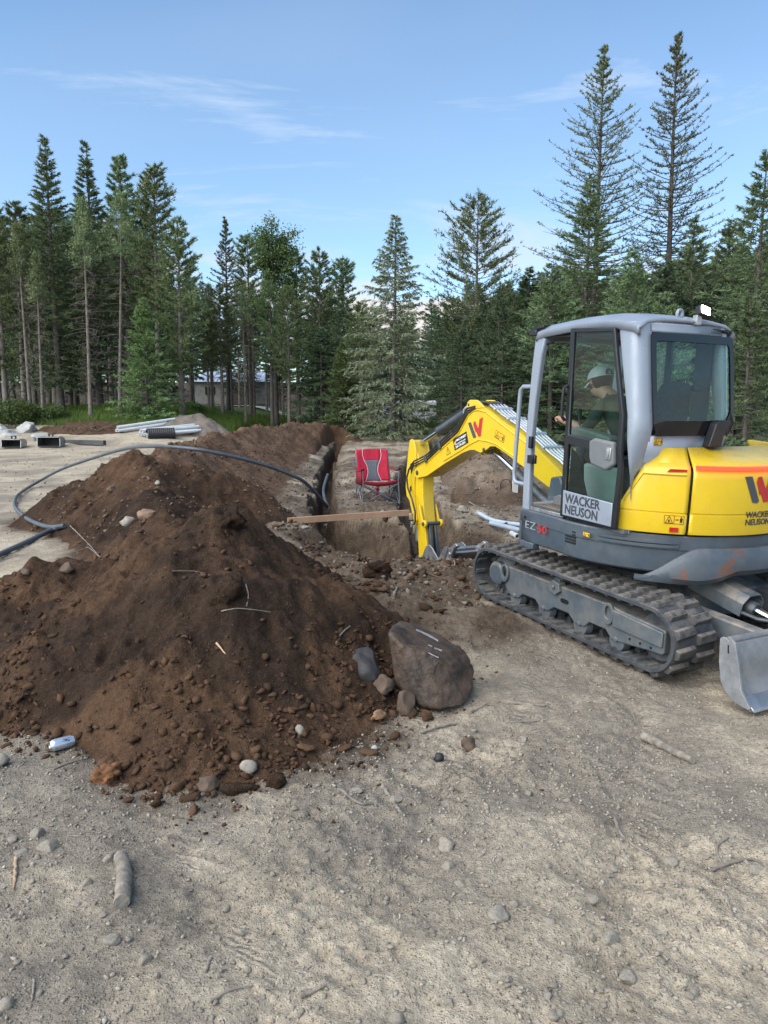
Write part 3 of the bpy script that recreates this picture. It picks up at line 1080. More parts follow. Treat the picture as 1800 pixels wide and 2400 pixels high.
MB().lathe([(0, .05), (.02, .058), (.52, .058), (.54, .048)], cy0, cy1, 20).build('blade_cylinder', CYLM, bl, True)
MB().cyl(cy0 + dvec * .5, cy1, .030, 14).build('cylinder_rod', CHRO, bl, True)
mb = MB()
mb.lathe([(0, .03), (0, .062), (.08, .066), (.16, .075), (.22, .075), (.22, .03)], cy1 - dvec * .14, cy1 + dvec * .2, 20)
mb.cyl(cy1 + Vector((-.085, 0, 0)), cy1 + Vector((.085, 0, 0)), .062, 18)
mb.cyl(cy1 + Vector((-.105, 0, 0)), cy1 + Vector((.105, 0, 0)), .034, 14)
mb.build('rod_eye', CYLM, bl, True)
mb = MB()                                                      # folded guard over the blade cylinder
gp_ = [(-.115, -.05), (-.115, .045), (-.06, .105), (.06, .105), (.115, .045), (.115, -.05)]
rows = []
up = Vector((1, 0, 0)).cross(dvec) * -1
if up.z < 0:
    up = -up
for d in (0.02, 0.50):
    rows.append([cy0 + dvec * d + Vector((a, 0, 0)) + up * b for a, b in gp_])
mb.loft(rows)
mb.build('cylinder_guard', FRM, bl, False, 0.0, solid=0.008)
MB().tube([cy0 + dvec * .40 + Vector((-.09, 0, -.03)), cy0 + dvec * .50 + Vector((-.10, 0, -.02)), cy0 + dvec * .62 + Vector((-.09, 0, -.01)), cy0 + dvec * .68 + Vector((-.05, 0, .0))], .014, 8).build('blade_hose', CYLM, bl, True)

# ---- turntable skirt: follows the left side, then the round tail
def rim(a, r):
    return (r * math.cos(a), r * math.sin(a))


def plan_path(off, n=44):
    """Plan outline of the house from the front left corner round the tail to the front right; off = outward offset."""
    pts = [(-.965 - off, .60), (-.965 - off, .40), (-.97 - off, .20), (-.985 - off, .02)]
    for k in range(n + 1):
        a = math.pi + (math.pi) * k / n
        pts.append(rim(a, .992 + off))
    pts += [(.985 + off, .02), (.97 + off, .3), (.965 + off, .62)]
    return pts


def band(levels, closed_ends=True):
    """levels: (z, offset) rows lofted along the plan path."""
    mb = MB()
    rows = []
    paths = [plan_path(o) for z, o in levels]
    m = len(paths[0])
    rows = [[(paths[i][k][0], paths[i][k][1], levels[i][0]) for k in range(m)] for i in range(len(levels))]
    mb.loft(rows)
    return mb


band([(.640, -.10), (.642, -.035), (.655, -.022), (.72, -.012), (.815, -.012), (.822, -.004), (.915, -.004), (.925, -.012), (.925, -.12)]).build('side_skirt', DGRY, exc, True, solid=0.02)
# rib lines moulded in the rear left of the skirt
for z0 in (.846, .876):
    mb = MB()
    rows = []
    for a in np.linspace(R(199), R(233), 16):
        e = .018 * math.sin(math.pi * (a - R(199)) / R(34)) ** 0.5
        rows.append([(*rim(a, .990), z0 - .014), (*rim(a, .996 + e), z0 - .010), (*rim(a, .996 + e), z0 + .010), (*rim(a, .990), z0 + .014)])
    mb.loft(rows)
    mb.build('skirt_rib', DGRY, exc, True)
# thick tail bumper, swept up from the left side
mb = MB()
rows = []
for a in np.linspace(R(216), R(345), 60):
    d = math.degrees(a)
    t = float(np.clip((d - 216) / 26, 0, 1))
    ts = t * t * (3 - 2 * t)
    top = .605 + ts * .245
    tail = float(np.clip((d - 238) / 18, 0, 1))
    bot = .575 + .075 * tail * tail
    th = .008 + .072 * ts
    rows.append([(*rim(a, .93), top - .01), (*rim(a, .99 + th * .55), top), (*rim(a, .99 + th), top - .022 - .05 * ts), (*rim(a, .99 + th), bot + .045), (*rim(a, .99 + th * .5), bot), (*rim(a, .90), bot + .005)])
mb.loft(rows)
mb.add(rows[0], [tuple(range(6))])
mb.add(rows[-1], [tuple(range(6))])
mb.build('tail_bumper', DGRS, exc, True, 0.0, angle=28)
mb = MB()                                                      # lower pan that closes the turntable
circ = [rim(a, .90) for a in np.linspace(math.pi, 2 * math.pi, 30)]
pan = circ + [(.90, .55), (-.90, .55)]
mb.prism(pan, 2, .635, .66)
mb.build('turntable_floor', BLK, exc)
mb = MB()                                                      # front face and step below the cab
mb.box((-.40, .60, .775), (1.12, .03, .30))
mb.box((-.93, .50, .625), (.07, .18, .05))
mb.build('front_skirt', DGRY, exc, False, 0.006)
mb = MB()                                                      # vent slots in the left skirt
for k in range(5):
    mb.box((-.978, -.065, .852 - k * .022), (.012, .115, .012))
mb.build('vent_slot', BLK, exc)
MB().cyl((-.962, .535, .86), (-.972, .535, .86), .010, 12).build('skirt_bolt', BLK, exc)


def LSIDE(y0, z0, x=-.9785):
    return lambda a, b, h: Vector((x - h, y0 - a, z0 + b))


text_mesh('model_lettering', 'EZ', 0.092, LINE, exc, LSIDE(.515, .775), -0.008, squash=1.40)
text_mesh('model_lettering', '50', 0.092, LRED, exc, LSIDE(.350, .768), 0.004, squash=1.40)

# ---- engine hood
mb = MB()
rows_l, rows_r = [], []
YB, YS = .937, 1.425


def hood_prof(a, cut):
    c = math.cos(a)
    d = math.degrees(a)
    sh = YS if d > 216 else YS - .30 * ((216 - d) / 9.0)
    zt = 1.555
    # the inner upper edge runs along the cab's back
    if d < 232:
        inn = (-.72, -.50)
    else:
        inn = None
    ri = 0.66 / max(0.25, abs(math.sin(a)))
    ri = min(ri, .90)
    if inn is None or True:
        ex, ey = rim(a, ri)
    P = [(.97, YB - .004), (1.006, YB + .006), (1.010, YB + .03), (1.012, 1.085), (1.004, 1.090), (1.004, 1.096), (1.012, 1.101), (1.010, min(1.35, sh - .05)), (1.004, sh - .03), (.985, sh), (.95, sh + .025)]
    row = [(*rim(a, r), z) for r, z in P]
    row.append((ex, ey, max(sh + .03, zt if d > 222 else sh + .10)))
    return row


for a in np.linspace(R(206.3), R(234.6), 18):
    rows_l.append(hood_prof(a, 0))
for a in np.linspace(R(235.8), R(304), 46):
    rows_r.append(hood_prof(a, 0))
rows_x = [hood_prof(a, 0) for a in np.linspace(R(305.2), R(350), 24)]
MB().loft(rows_l).build('side_cover', YEL, exc, True, solid=0.02, angle=25)
hood = MB().loft(rows_r).build('rear_hood', YEL, exc, True, solid=0.02, angle=25)
MB().loft(rows_x).build('side_cover', YEL, exc, True, solid=0.02, angle=25)
mb = MB()                                                      # dark core seen in the panel gaps
rows = []
for a in np.linspace(R(206), R(352), 50):
    rows.append([(*rim(a, .965), .93), (*rim(a, .985), .95), (*rim(a, .985), 1.38), (*rim(a, .93), 1.43), (*rim(a, .55), 1.50)])
mb.loft(rows)
mb.build('engine_compartment', BLK, exc, True)
mb = MB()                                                      # moulded frame on the side cover
for (a0, z0, a1, z1) in ((209.5, 1.16, 216.5, 1.375), (216.5, 1.375, 233, 1.375)):
    rows = []
    for t in np.linspace(0, 1, 8):
        a, z = R(a0 + (a1 - a0) * t), z0 + (z1 - z0) * t
        rows.append([(*rim(a, 1.009), z - .012), (*rim(a, 1.018), z), (*rim(a, 1.009), z + .012)])
    mb.loft(rows)
mb.build('cover_moulding', YEL, exc, True)


def TAIL(a0, z0, r=1.0135):
    return lambda a, b, h: Vector((*rim(R(a0) + a / r, r + h), z0 + b))


mb = MB()
rows = []
for a in np.linspace(R(236.2), R(303.5), 40):
    rows.append([(*rim(a, 1.000), 1.412), (*rim(a, 1.018), 1.415), (*rim(a, 1.018), 1.436), (*rim(a, .985), 1.442)])
mb.loft(rows)
mb.build('tail_light_strip', LEDR, exc, True)
mb = MB()
flat_poly(mb, [(0, 0), (.135, .006), (.135, .022), (.02, .022)], TAIL(225.4, 1.392, 1.012), 0, .003)
mb.build('side_marker_light', REFL, exc)
LOGO_A = [(0, .19), (.062, .192), (.150, .010), (.130, -.005), (.088, .0)]
LOGO_B = [(.108, .150), (.118, .185), (.152, .19), (.205, .095), (.245, .20), (.315, .212), (.245, .0), (.195, .0), (.158, .070), (.150, .052)]
mb = MB()
flat_poly(mb, LOGO_A, TAIL(257.2, 1.182), 0, .002)
mb.build('logo_bar', SLAT_, exc)
mb = MB()
flat_poly(mb, LOGO_B, TAIL(257.2, 1.182), 0, .002)
mb.build('logo_zigzag', LRED, exc)
text_mesh('tail_lettering', 'WACKER', 0.062, INK, exc, TAIL(259.6, 1.073), 0.020, squash=.98)
text_mesh('tail_lettering', 'NEUSON', 0.062, INK, exc, TAIL(259.6, 1.018), 0.020, squash=.98)


def warn_sticker(fn, w, h, parent=exc):
    mb = MB()
    flat_poly(mb, [(0, 0), (w, 0), (w, h), (0, h)], fn, 0, .0012)
    o = mb.build('warning_sticker', STK, parent)
    mb = MB()
    e = h * .05
    for r_ in ([(0, 0), (w, 0), (w, e), (0, e)], [(0, h - e), (w, h - e), (w, h), (0, h)], [(0, 0), (e, 0), (e, h), (0, h)], [(w - e, 0), (w, 0), (w, h), (w - e, h)], [(w / 2 - e / 2, 0), (w / 2 + e / 2, 0), (w / 2 + e / 2, h), (w / 2 - e / 2, h)]):
        flat_poly(mb, r_, fn, .001, .002)
    t = h * .1
    A, B, C_ = (w * .06, t), (w * .44, t), (w * .25, h - t)
    for p, q in ((A, B), (B, C_), (C_, A)):
        dx, dy = q[0] - p[0], q[1] - p[1]
        l = math.hypot(dx, dy)
        nx, ny = -dy / l * e * .6, dx / l * e * .6
        flat_poly(mb, [(p[0] - nx, p[1] - ny), (q[0] - nx, q[1] - ny), (q[0] + nx, q[1] + ny), (p[0] + nx, p[1] + ny)], fn, .001, .002)
    flat_poly(mb, [(w * .18, t * 2), (w * .30, t * 2.5), (w * .27, h * .55), (w * .22, h * .45)], fn, .001, .002)
    flat_poly(mb, [(w * .57, h * .46), (w * .73, h * .46), (w * .73, h * .56), (w * .57, h * .56)], fn, .001, .002)
    flat_poly(mb, [(w * .80, h * .15), (w * .84, h * .15), (w * .86, h * .4), (w * .88, h * .15), (w * .92, h * .15), (w * .93, h * .68), (w * .79, h * .68)], fn, .001, .002)
    flat_poly(mb, [(w * .83, h * .72), (w * .89, h * .72), (w * .90, h * .86), (w * .82, h * .86)], fn, .001, .002)
    mb.build('sticker_print', BLK, o)


warn_sticker(TAIL(225.9, 1.018), .135, .062)
mb = MB()
flat_poly(mb, [(0, 0), (.062, 0), (.062, .034), (0, .034)], TAIL(228.2, .958), 0, .004)
mb.build('reflector', REFL, exc)
warn_sticker(LSIDE(-.213, .845, -.9885), .075, .036)

# ---- cab
CABX0, CABX1 = -.93, .045


def yrear(z):
    return float(np.interp(z, [.9, 1.30, 1.50, 1.72, 2.43], [-.50, -.51, -.61, -.635, -.545]))


def ydoor(z):
    return float(np.interp(z, [.9, 1.45, 1.78, 2.22, 2.42], [-.52, -.53, -.505, -.40, -.355]))


APO = [(.633, .909), (.643, 1.326), (.632, 1.724), (.611, 2.111), (.585, 2.376), (.545, 2.425)]
API = [(.537, .909), (.552, 1.07), (.559, 1.558), (.536, 1.857), (.490, 2.224), (.452, 2.355)]
for x0, x1 in ((CABX0, CABX0 + .055), (CABX1 - .055, CABX1)):
    mb = MB()
    for k in range(len(APO) - 1):
        pass
    mb.prism(APO + API[::-1], 0, x0, x1)
    mb.build('front_pillar', GRYP, exc, False, 0.016, seg=3)
# rear quarter pillars with rounded corners
for sx, xs_ in ((-1, CABX0), (1, CABX1)):
    mb = MB()
    rows = []
    inx = .80 - .93
    for z in (.915, 1.1, 1.34, 1.45, 1.60, 1.72, 1.78, 1.9, 2.05, 2.22, 2.34, 2.42, 2.44):
        yd, yr = ydoor(z), yrear(z)
        r_ = .095
        sgn = -1 if sx < 0 else 1
        xo = xs_ - sgn * float(np.interp(z, [1.20, 1.52], [.085, 0.0]))
        row = [(xo - sgn * .06, yd, z), (xo - sgn * .012, yd, z), (xo, yd - .012, z)]
        y1 = min(yd - .02, yr + r_)
        for a in np.linspace(0, math.pi / 2, 7):
            row.append((xo - sgn * (r_ - r_ * math.cos(a)), y1 - (y1 - yr) * math.sin(a), z))
        row.append((xo - sgn * .13, yr, z))
        row.append((xo - sgn * .13, yr + .05, z))
        rows.append(row)
    mb.loft(rows, True)
    mb.build('rear_pillar', GRYP, exc, True, angle=45)
# panel under the rear window and header over it
for z0, z1, nm in ((.93, 1.640, 'rear_lower_panel'), (2.372, 2.44, 'rear_header')):
    mb = MB()
    rows = []
    for z in np.linspace(z0, z1, 6):
        rows.append([(CABX0 + .115, yrear(z), z), (CABX1 - .115, yrear(z), z)])
    mb.loft(rows)
    mb.build(nm, GRYP, exc, True, solid=0.04)
# roof
mb = MB()
RY = [.56, .535, .45, .247, .036, -.211, -.367, -.49, -.545, -.560]
RZ = [2.418, 2.440, 2.452, 2.470, 2.486, 2.492, 2.478, 2.455, 2.440, 2.425]
rows = []
for y, z in zip(RY, RZ):
    row = []
    for t in np.linspace(0, 1, 13):
        x = CABX0 - .004 + (CABX1 - CABX0 + .008) * t
        e = abs(t - .5) * 2
        cr = .040 * (1 - e ** 3)
        ins = 0.0
        row.append((x, y, z - .012 * (e > .97) + cr))
    row = [(CABX0 - .010, y, z - .085)] + [(CABX0 - .010, y, z - .030)] + row[1:-1] + [(CABX1 + .010, y, z - .030), (CABX1 + .010, y, z - .085)]
    rows.append(row)
mb.loft(rows)
mb.build('roof', GRYP, exc, True, solid=0.03, angle=50)
MB().box(((CABX0 + CABX1) / 2, .555, 2.375), (.90, .07, .07)).build('windscreen_header', GRYP, exc, False, 0.01)
MB().box(((CABX0 + CABX1) / 2, .590, .94), (.90, .07, .06)).build('windscreen_sill', GRYP, exc, False, 0.01)
mb = MB()
mb.prism([(.60, .91), (-.55, .91), (-.57, 1.45), (.60, 1.30)], 0, CABX1 - .045, CABX1 - .005)
mb.box((CABX1 - .02, -.02, 2.385), (.05, 1.0, .06))
mb.box((CABX1 - .02, .02, 1.85), (.045, .05, 1.1))
mb.build('right_side_frame', BLK, exc, False, 0.008)
MB().box((CABX1 - .150, -.435, 1.70), (.02, .15, 1.40)).build('dark_pillar_panel', BLK, exc)  # thin black panel added to darken the inside of the cab
MB().box(((CABX0 + CABX1) / 2, 0, 2.385), (.84, .95, .02)).build('dark_roof_panel', BLK, exc)  # black sheet under the roof, added for a darker cab interior
MB().prism([(.52, .955), (.10, .955), (.10, .925), (.52, .925)], 0, CABX0 + .0, CABX0 + .09).build('door_sill', STEEL, exc, False, 0.004)
mb = MB()
for k in range(14):
    mb.box((CABX0 + .045, .50 - k * .03, .958), (.07, .012, .006))
mb.build('sill_tread', MATM, exc)
MB().box((-.44, .02, .93), (.90, 1.10, .03)).build('cab_floor', CONS, exc)
mb = MB()
mb.box((-.46, .36, .952), (.78, .46, .016))
for k in range(9):
    mb.box((-.60, .20 + k * .04, .963), (.40, .015, .008))
mb.build('floor_mat', MATM, exc, False, 0.004)
mb = MB()
mb.prism([(.30, .96), (.50, .96), (.50, 1.03), (.42, 1.06), (.30, 1.0)], 0, -.70, -.52)
mb.prism([(.30, .96), (.50, .96), (.50, 1.03), (.42, 1.06), (.30, 1.0)], 0, -.42, -.24)
mb.build('foot_pedal', CONS, exc, False, 0.012)
# glazing
mb = MB()
mb.loft([[(CABX0 + .05, .595, 1.02), (CABX1 - .05, .595, 1.02)], [(CABX0 + .05, .605, 1.40), (CABX1 - .05, .605, 1.40)], [(CABX0 + .05, .585, 1.9), (CABX1 - .05, .585, 1.9)], [(CABX0 + .05, .548, 2.34), (CABX1 - .05, .548, 2.34)]])
mb.build('windscreen', GLSW, exc, True)
MB().loft([[(CABX1 - .01, .53, 1.32), (CABX1 - .01, -.50, 1.42)], [(CABX1 - .01, .46, 2.35), (CABX1 - .01, -.40, 2.35)]]).build('right_window', GLSL, exc)


def RW(x, z, o=0.0):
    return (x, yrear(z) - .010 - o, z)


RO = [(-.812, 1.725), (-.768, 1.640), (-.02, 1.640), (.028, 1.725), (.030, 2.20), (.022, 2.345), (.0, 2.368), (-.80, 2.368), (-.822, 2.345), (-.822, 2.1)]
RI = [(-.775, 1.82), (-.705, 1.748), (-.06, 1.748), (-.010, 1.82), (-.012, 2.16), (-.020, 2.29), (-.04, 2.312), (-.755, 2.312), (-.778, 2.29), (-.780, 2.1)]
mb = MB()
n_ = len(RO)
for o_ in (0.0, .012):
    mb.add([RW(x, z, o_) for x, z in RO] + [RW(x, z, o_) for x, z in RI], [(i, (i + 1) % n_, n_ + (i + 1) % n_, n_ + i) for i in range(n_)])
mb.add([RW(x, z, 0) for x, z in RO] + [RW(x, z, .012) for x, z in RO], [(i, (i + 1) % n_, n_ + (i + 1) % n_, n_ + i) for i in range(n_)])
rwin = mb.build('rear_window', BLKG, exc)
MB().add([RW(x, z, .004) for x, z in RI], [tuple(range(n_))]).build('pane', GLSR, rwin)
mb = MB()                                                      # grab shroud on the hood below the window
mb.prism([(-.30, 1.56), (-.24, 1.73), (-.20, 1.755), (-.09, 1.755), (-.09, 1.735), (-.13, 1.70), (-.17, 1.56)], 1, -.72, -.65)
mb.build('latch_shroud', BLK, exc, False, 0.012, seg=3)
# door
door = empty('door')
door.parent = exc
DX = CABX0 - .014
UPO = [(.117, 2.418), (.104, 1.55), (-.515, 1.50), (-.507, 1.783), (-.397, 2.219), (-.359, 2.402)]
UPI = [(.068, 2.385), (.055, 1.605), (-.468, 1.560), (-.466, 1.781), (-.366, 2.205), (-.332, 2.372)]
LOO = [(.104, 1.55), (.096, .945), (-.517, .945), (-.532, 1.40), (-.515, 1.50)]
LOI = [(.052, 1.53), (.050, 1.150), (-.478, 1.135), (-.490, 1.40), (-.475, 1.490)]
mb = MB()
mb.ring(UPO, UPI, 0, DX - .02, DX + .012)
mb.ring(LOO, LOI, 0, DX - .02, DX + .012)
mb.build('door_frame', BLK, door, False, 0.008)
MB().add([(DX - .006, y, z) for y, z in UPI], [tuple(range(len(UPI)))]).build('pane', GLS, door)
MB().add([(DX - .006, y, z) for y, z in LOI], [tuple(range(len(LOI)))]).build('pane', GLS, door)
mb = MB().prism([(.066, 1.162), (-.480, 1.140), (-.478, .962), (.058, .962)], 0, DX - .030, DX - .018)
mb.build('kick_panel', GRYP, door, False, 0.006)
text_mesh('door_lettering', 'WACKER', 0.100, INK, door, LSIDE(.030, 1.070, DX - .031), 0.022, squash=.92)
text_mesh('door_lettering', 'NEUSON', 0.100, INK, door, LSIDE(.030, .985, DX - .031), 0.022, squash=.92)
MB().prism([(.03, 1.50), (.03, 1.15), (-.18, 1.15), (-.05, 1.45)], 0, DX - .004, DX + .004).build('dark_corner', BLK, door)  # opaque black plate behind the front corner of the lower pane
mb = MB().prism([(-.205, 1.575), (-.26, 1.60), (-.46, 1.585), (-.475, 1.42), (-.40, 1.37), (-.24, 1.40), (-.215, 1.45)], 0, DX - .05, DX)
latch = mb.build('door_latch', CONS, door, False, 0.018, seg=3)
mb = MB()
mb.box((DX - .053, -.425, 1.50), (.012, .055, .09))
mb.box((DX - .060, -.425, 1.50), (.012, .02, .065))
mb.build('lock_plate', STEEL, door, False, 0.004)
mb = MB()
mb.tube([(DX - .02, .105, 1.98), (DX - .05, .110, 1.96), (DX - .055, .112, 1.85), (DX - .05, .112, 1.74), (DX - .02, .110, 1.71)], .013, 10)
mb.build('door_handle', BLK, door, True)
# cab fittings
mb = MB().tube([(-.90, .615, 1.965), (-.905, .735, 1.962), (-.905, .768, 1.935), (-.905, .775, 1.88), (-.905, .800, 1.22), (-.905, .790, 1.15), (-.905, .765, 1.128), (-.90, .64, 1.125)], .019, 12)
mb.build('grab_rail', GRYP, exc, True)
mb = MB()
mb.box((-.925, .60, 2.405), (.05, .10, .05))
mb.prism([(.50, 2.47), (.64, 2.455), (.66, 2.40), (.63, 2.395), (.60, 2.43), (.50, 2.44)], 0, -.92, -.80)
mb.build('front_lamp_bracket', BLK, exc, False, 0.008)
mb = MB()
mb.tube([(-.90, .50, 2.30), (-.88, .38, 2.34), (-.86, .10, 2.36)], .010, 8)
mb.build('wiper_arm', BLK, exc, True)
MB().box((-.94, .545, 1.50), (.03, .04, .10)).build('door_hinge', BLK, exc, False, 0.006)
mb = MB()
mb.box((-.955, .50, 1.36), (.05, .07, .07))
mb.tube([(-.955, .47, 1.40), (-.965, .45, 1.38), (-.965, .45, 1.33)], .010, 8)
mb.build('door_catch', BLK, exc, False, 0.006)
# work light, lifting eye, aerial on the roof
wl_ = empty('work_light')
wl_.parent = exc
wr = Matrix.Rotation(R(-20), 3, 'X') @ Matrix.Rotation(R(14), 3, 'Y')
MB().box((-.335, -.575, 2.535), (.095, .05, .075), wr).build('lamp_housing', BLK, wl_, False, 0.008)
MB().box(Vector((-.335, -.575, 2.535)) + wr @ Vector((0, -.029, 0)), (.080, .010, .058), wr).build('lamp_lens', LAMPW, wl_, False, 0.004)
mb = MB()
mb.box((-.365, -.56, 2.475), (.05, .04, .07))
mb.tube([(-.40, -.55, 2.45), (-.43, -.53, 2.49), (-.47, -.50, 2.48)], .006, 6)
mb.build('lamp_bracket', STEEL, wl_, False, 0.004)
ou = [(-.47 + .035 * math.cos(a), 2.515 + .042 * math.sin(a)) for a in np.linspace(0, 2 * math.pi, 16, endpoint=False)]
inn = [(-.47 + .018 * math.cos(a), 2.522 + .022 * math.sin(a)) for a in np.linspace(0, 2 * math.pi, 16, endpoint=False)]
MB().ring(ou, inn, 1, -.50, -.48).build('lifting_eye', GRYP, exc, False, 0.003)
mb = MB()
for x in (-.06, -.025, .008):
    mb.cyl((x, -.545, 2.408), (x, -.565, 2.408), .013, 12)
mb.tube([(-.06, -.57, 2.408), (-.10, -.575, 2.412), (-.20, -.575, 2.418)], [.010, .006, .004], 8)
mb.build('washer_nozzle', BLK, exc, True)
warn_sticker(lambda a, b, h: Vector((-.765 + a, yrear(1.59) - .004 - h, 1.575 + b)), .085, .05)
# seat, console, levers
seat = empty('operator_seat')
seat.parent = exc
mb = MB()
mb.prism([(-.32, .96), (.12, .96), (.16, 1.36), (-.36, 1.36)], 0, -.70, -.18)
mb.build('seat_base', LCONS, seat, False, 0.02)
mb = MB()
mb.prism([(-.34, 1.36), (.17, 1.36), (.20, 1.42), (.16, 1.47), (-.34, 1.45)], 0, -.68, -.20)
mb.build('seat_cushion', SEATM, seat, False, 0.03, seg=3)
rows = []
for z, w, yo, th in ((1.42, .20, -.33, .10), (1.6, .215, -.36, .11), (1.78, .20, -.40, .10), (1.92, .18, -.43, .09), (2.0, .155, -.445, .08), (2.025, .11, -.45, .05)):
    rows.append([(-.39 + w * math.cos(a), yo + th * .5 * math.sin(a), z) for a in np.linspace(0, 2 * math.pi, 20, endpoint=False)])
mb = MB().loft(rows, True)
mb.add(rows[-1], [tuple(range(20))])
mb.build('seat_back', SEATM, seat, True)
MB().box((-.20, -.47, 1.985), (.07, .05, .05)).build('belt_guide', BLK, seat, False, 0.01)
for xx in (-.74, -.14):
    mb = MB()
    mb.prism([(.24, 1.55), (.26, 1.62), (.18, 1.66), (-.22, 1.60), (-.22, 1.52)], 0, xx - .06, xx + .06)
    mb.build('armrest_console', CONS, exc, False, 0.02)
    mb = MB()
    mb.tube([(xx, .17, 1.64), (xx, .19, 1.72), (xx, .20, 1.80)], [.012, .014, .024], 10)
    mb.build('joystick', BLK, exc, True)
mb = MB()
mb.tube([(-.52, .42, 1.0), (-.50, .40, 1.25), (-.50, .34, 1.46)], .012, 8)
mb.tube([(-.40, .42, 1.0), (-.40, .40, 1.25), (-.40, .34, 1.46)], .012, 8)
mb.build('travel_lever', BLK, exc, True)
mb = MB().tube([(-.50, .34, 1.44), (-.51, .32, 1.50)], .017, 8)
mb.build('lever_grip', LRED, exc, True)

# ---- boom (side plates at x = .12 and .38)
BX0, BX1 = .12, .38


def arc_pts(cx, cz, r, a0, a1, n):
    return [(cx + r * math.cos(R(a)), cz + r * math.sin(R(a))) for a in np.linspace(a0, a1, n)]


boom_prof = [(1.32, .93), (1.30, 1.02), (1.36, 1.10), (1.55, 1.20), (1.84, 1.345), (2.12, 1.468), (2.45, 1.575), (2.60, 1.645), (2.76, 1.700), (2.90, 1.715), (3.02, 1.695),
             (3.12, 1.625), (3.32, 1.385), (3.72, 1.155), (4.10, .925)] + arc_pts(4.300, .752, .078, 70, -80, 8) + \
            [(4.05, .735), (3.60, .955), (3.20, 1.130), (3.04, 1.180), (2.95, 1.190), (2.86, 1.175)] + arc_pts(2.76, 1.215, .062, 250, 320, 5) + \
            [(2.70, 1.215), (2.62, 1.262), (2.53, 1.270), (2.30, 1.205), (2.02, 1.105), (1.70, .985), (1.45, .90)]
MB().prism(boom_prof, 0, BX0, BX1).build('boom', YEL, exc, False, 0.014, seg=3, angle=50)
for x0, x1 in ((BX0 - .008, BX0 + .026), (BX1 - .026, BX1 + .008)):
    mb = MB().prism([(3.17, 1.60), (3.165, 1.66), (3.13, 1.755), (3.08, 1.782), (2.95, 1.785), (2.90, 1.77), (2.76, 1.70), (2.95, 1.68), (3.08, 1.61)], 0, x0, x1)
    mb.build('cylinder_lug', YEL, exc, False, 0.008)
mb = MB()
for y, z, r_ in ((3.10, 1.722, .020), (2.745, 1.212, .024), (4.300, .752, .034), (1.405, .995, .045)):
    mb.lathe([(0, r_), (.010, r_), (.014, r_ * .7), (.014, .001)], (BX0 + .002, y, z), (BX0 - .05, y, z), 18)
mb.build('pivot_pin', CYLM, exc, True)
mb = MB()                                                      # bead along the boom's lower and upper edges
mb.tube([(BX0 - .001, 3.10, 1.598), (BX0 - .001, 3.31, 1.35), (BX0 - .001, 3.7, 1.125), (BX0 - .001, 4.08, .90)], .010, 6)
mb.tube([(BX0 - .001, 3.10, 1.598), (BX0 - .001, 3.0, 1.655), (BX0 - .001, 2.88, 1.668), (BX0 - .001, 2.74, 1.652), (BX0 - .001, 2.60, 1.60), (BX0 - .001, 2.42, 1.53), (BX0 - .001, 1.9, 1.335)], .010, 6)
mb.tube([(BX0 - .001, 3.62, .99), (BX0 - .001, 3.22, 1.165), (BX0 - .001, 3.03, 1.255), (BX0 - .001, 2.86, 1.318), (BX0 - .001, 2.70, 1.318), (BX0 - .001, 2.5, 1.298), (BX0 - .001, 2.1, 1.175)], .010, 6)
mb.build('boom_edge_bead', YEL, exc, True)


def BSIDE(y0, z0, ang=0.0, x=BX0 - .0012):
    c, s = math.cos(ang), math.sin(ang)
    return lambda a, b, h: Vector((x - h, y0 - (a * c - b * s), z0 + a * s + b * c))


ba = R(12)
k_ = 1.02
mb = MB()
flat_poly(mb, [(a * k_, b * k_) for a, b in LOGO_A], BSIDE(3.065, 1.312, ba), 0, .002)
mb.build('logo_bar', SLAT_, exc)
mb = MB()
flat_poly(mb, [(a * k_, b * k_) for a, b in LOGO_B], BSIDE(3.065, 1.312, ba), 0, .002)
mb.build('logo_zigzag', LRED, exc)
sa = R(22.5)
mb = MB()
flat_poly(mb, [(0, 0), (.325, 0), (.325, .145), (0, .145)], BSIDE(3.375, 1.142, sa), 0, .0015)
dec = mb.build('dealer_sticker', BLK, exc)
text_mesh('sticker_lettering', 'MACHINERY', 0.042, WHT, dec, BSIDE(3.375 - .075 * math.cos(sa) + .092 * math.sin(sa), 1.142 + .075 * math.sin(sa) + .092 * math.cos(sa), sa, BX0 - .003), 0.02, .0008)
text_mesh('sticker_lettering', 'www.machinery.com', 0.030, WHT, dec, BSIDE(3.375 - .025 * math.cos(sa) + .055 * math.sin(sa), 1.142 + .025 * math.sin(sa) + .055 * math.cos(sa), sa, BX0 - .003), 0.01, .0008)
text_mesh('sticker_lettering', '208-578-6892', 0.042, WHT, dec, BSIDE(3.375 - .03 * math.cos(sa) + .015 * math.sin(sa), 1.142 + .03 * math.sin(sa) + .015 * math.cos(sa), sa, BX0 - .003), 0.01, .0008)
mb = MB()
flat_poly(mb, [(0, .07), (.05, .075), (.075, .12), (.03, .10)], BSIDE(3.375, 1.142, sa, BX0 - .003), 0, .001)
mb.build('sticker_emblem', STK, dec)
warn_sticker(BSIDE(2.547, 1.378, R(-17)), .185, .085)
mb = MB()
fnw = BSIDE(3.555, 1.068, R(24))
flat_poly(mb, [(0, 0), (.092, .0), (.046, .092)], fnw, 0, .001)
tri = mb.build('warning_triangle', STK, exc)
mb = MB()
for p, q in (((0, 0), (.092, 0)), ((.092, 0), (.046, .092)), ((.046, .092), (0, 0))):
    dx, dy = q[0] - p[0], q[1] - p[1]
    l = math.hypot(dx, dy)
    nx, ny = -dy / l * .003, dx / l * .003
    flat_poly(mb, [(p[0] - nx, p[1] - ny), (q[0] - nx, q[1] - ny), (q[0] + nx, q[1] + ny), (p[0] + nx, p[1] + ny)], fnw, .001, .002)
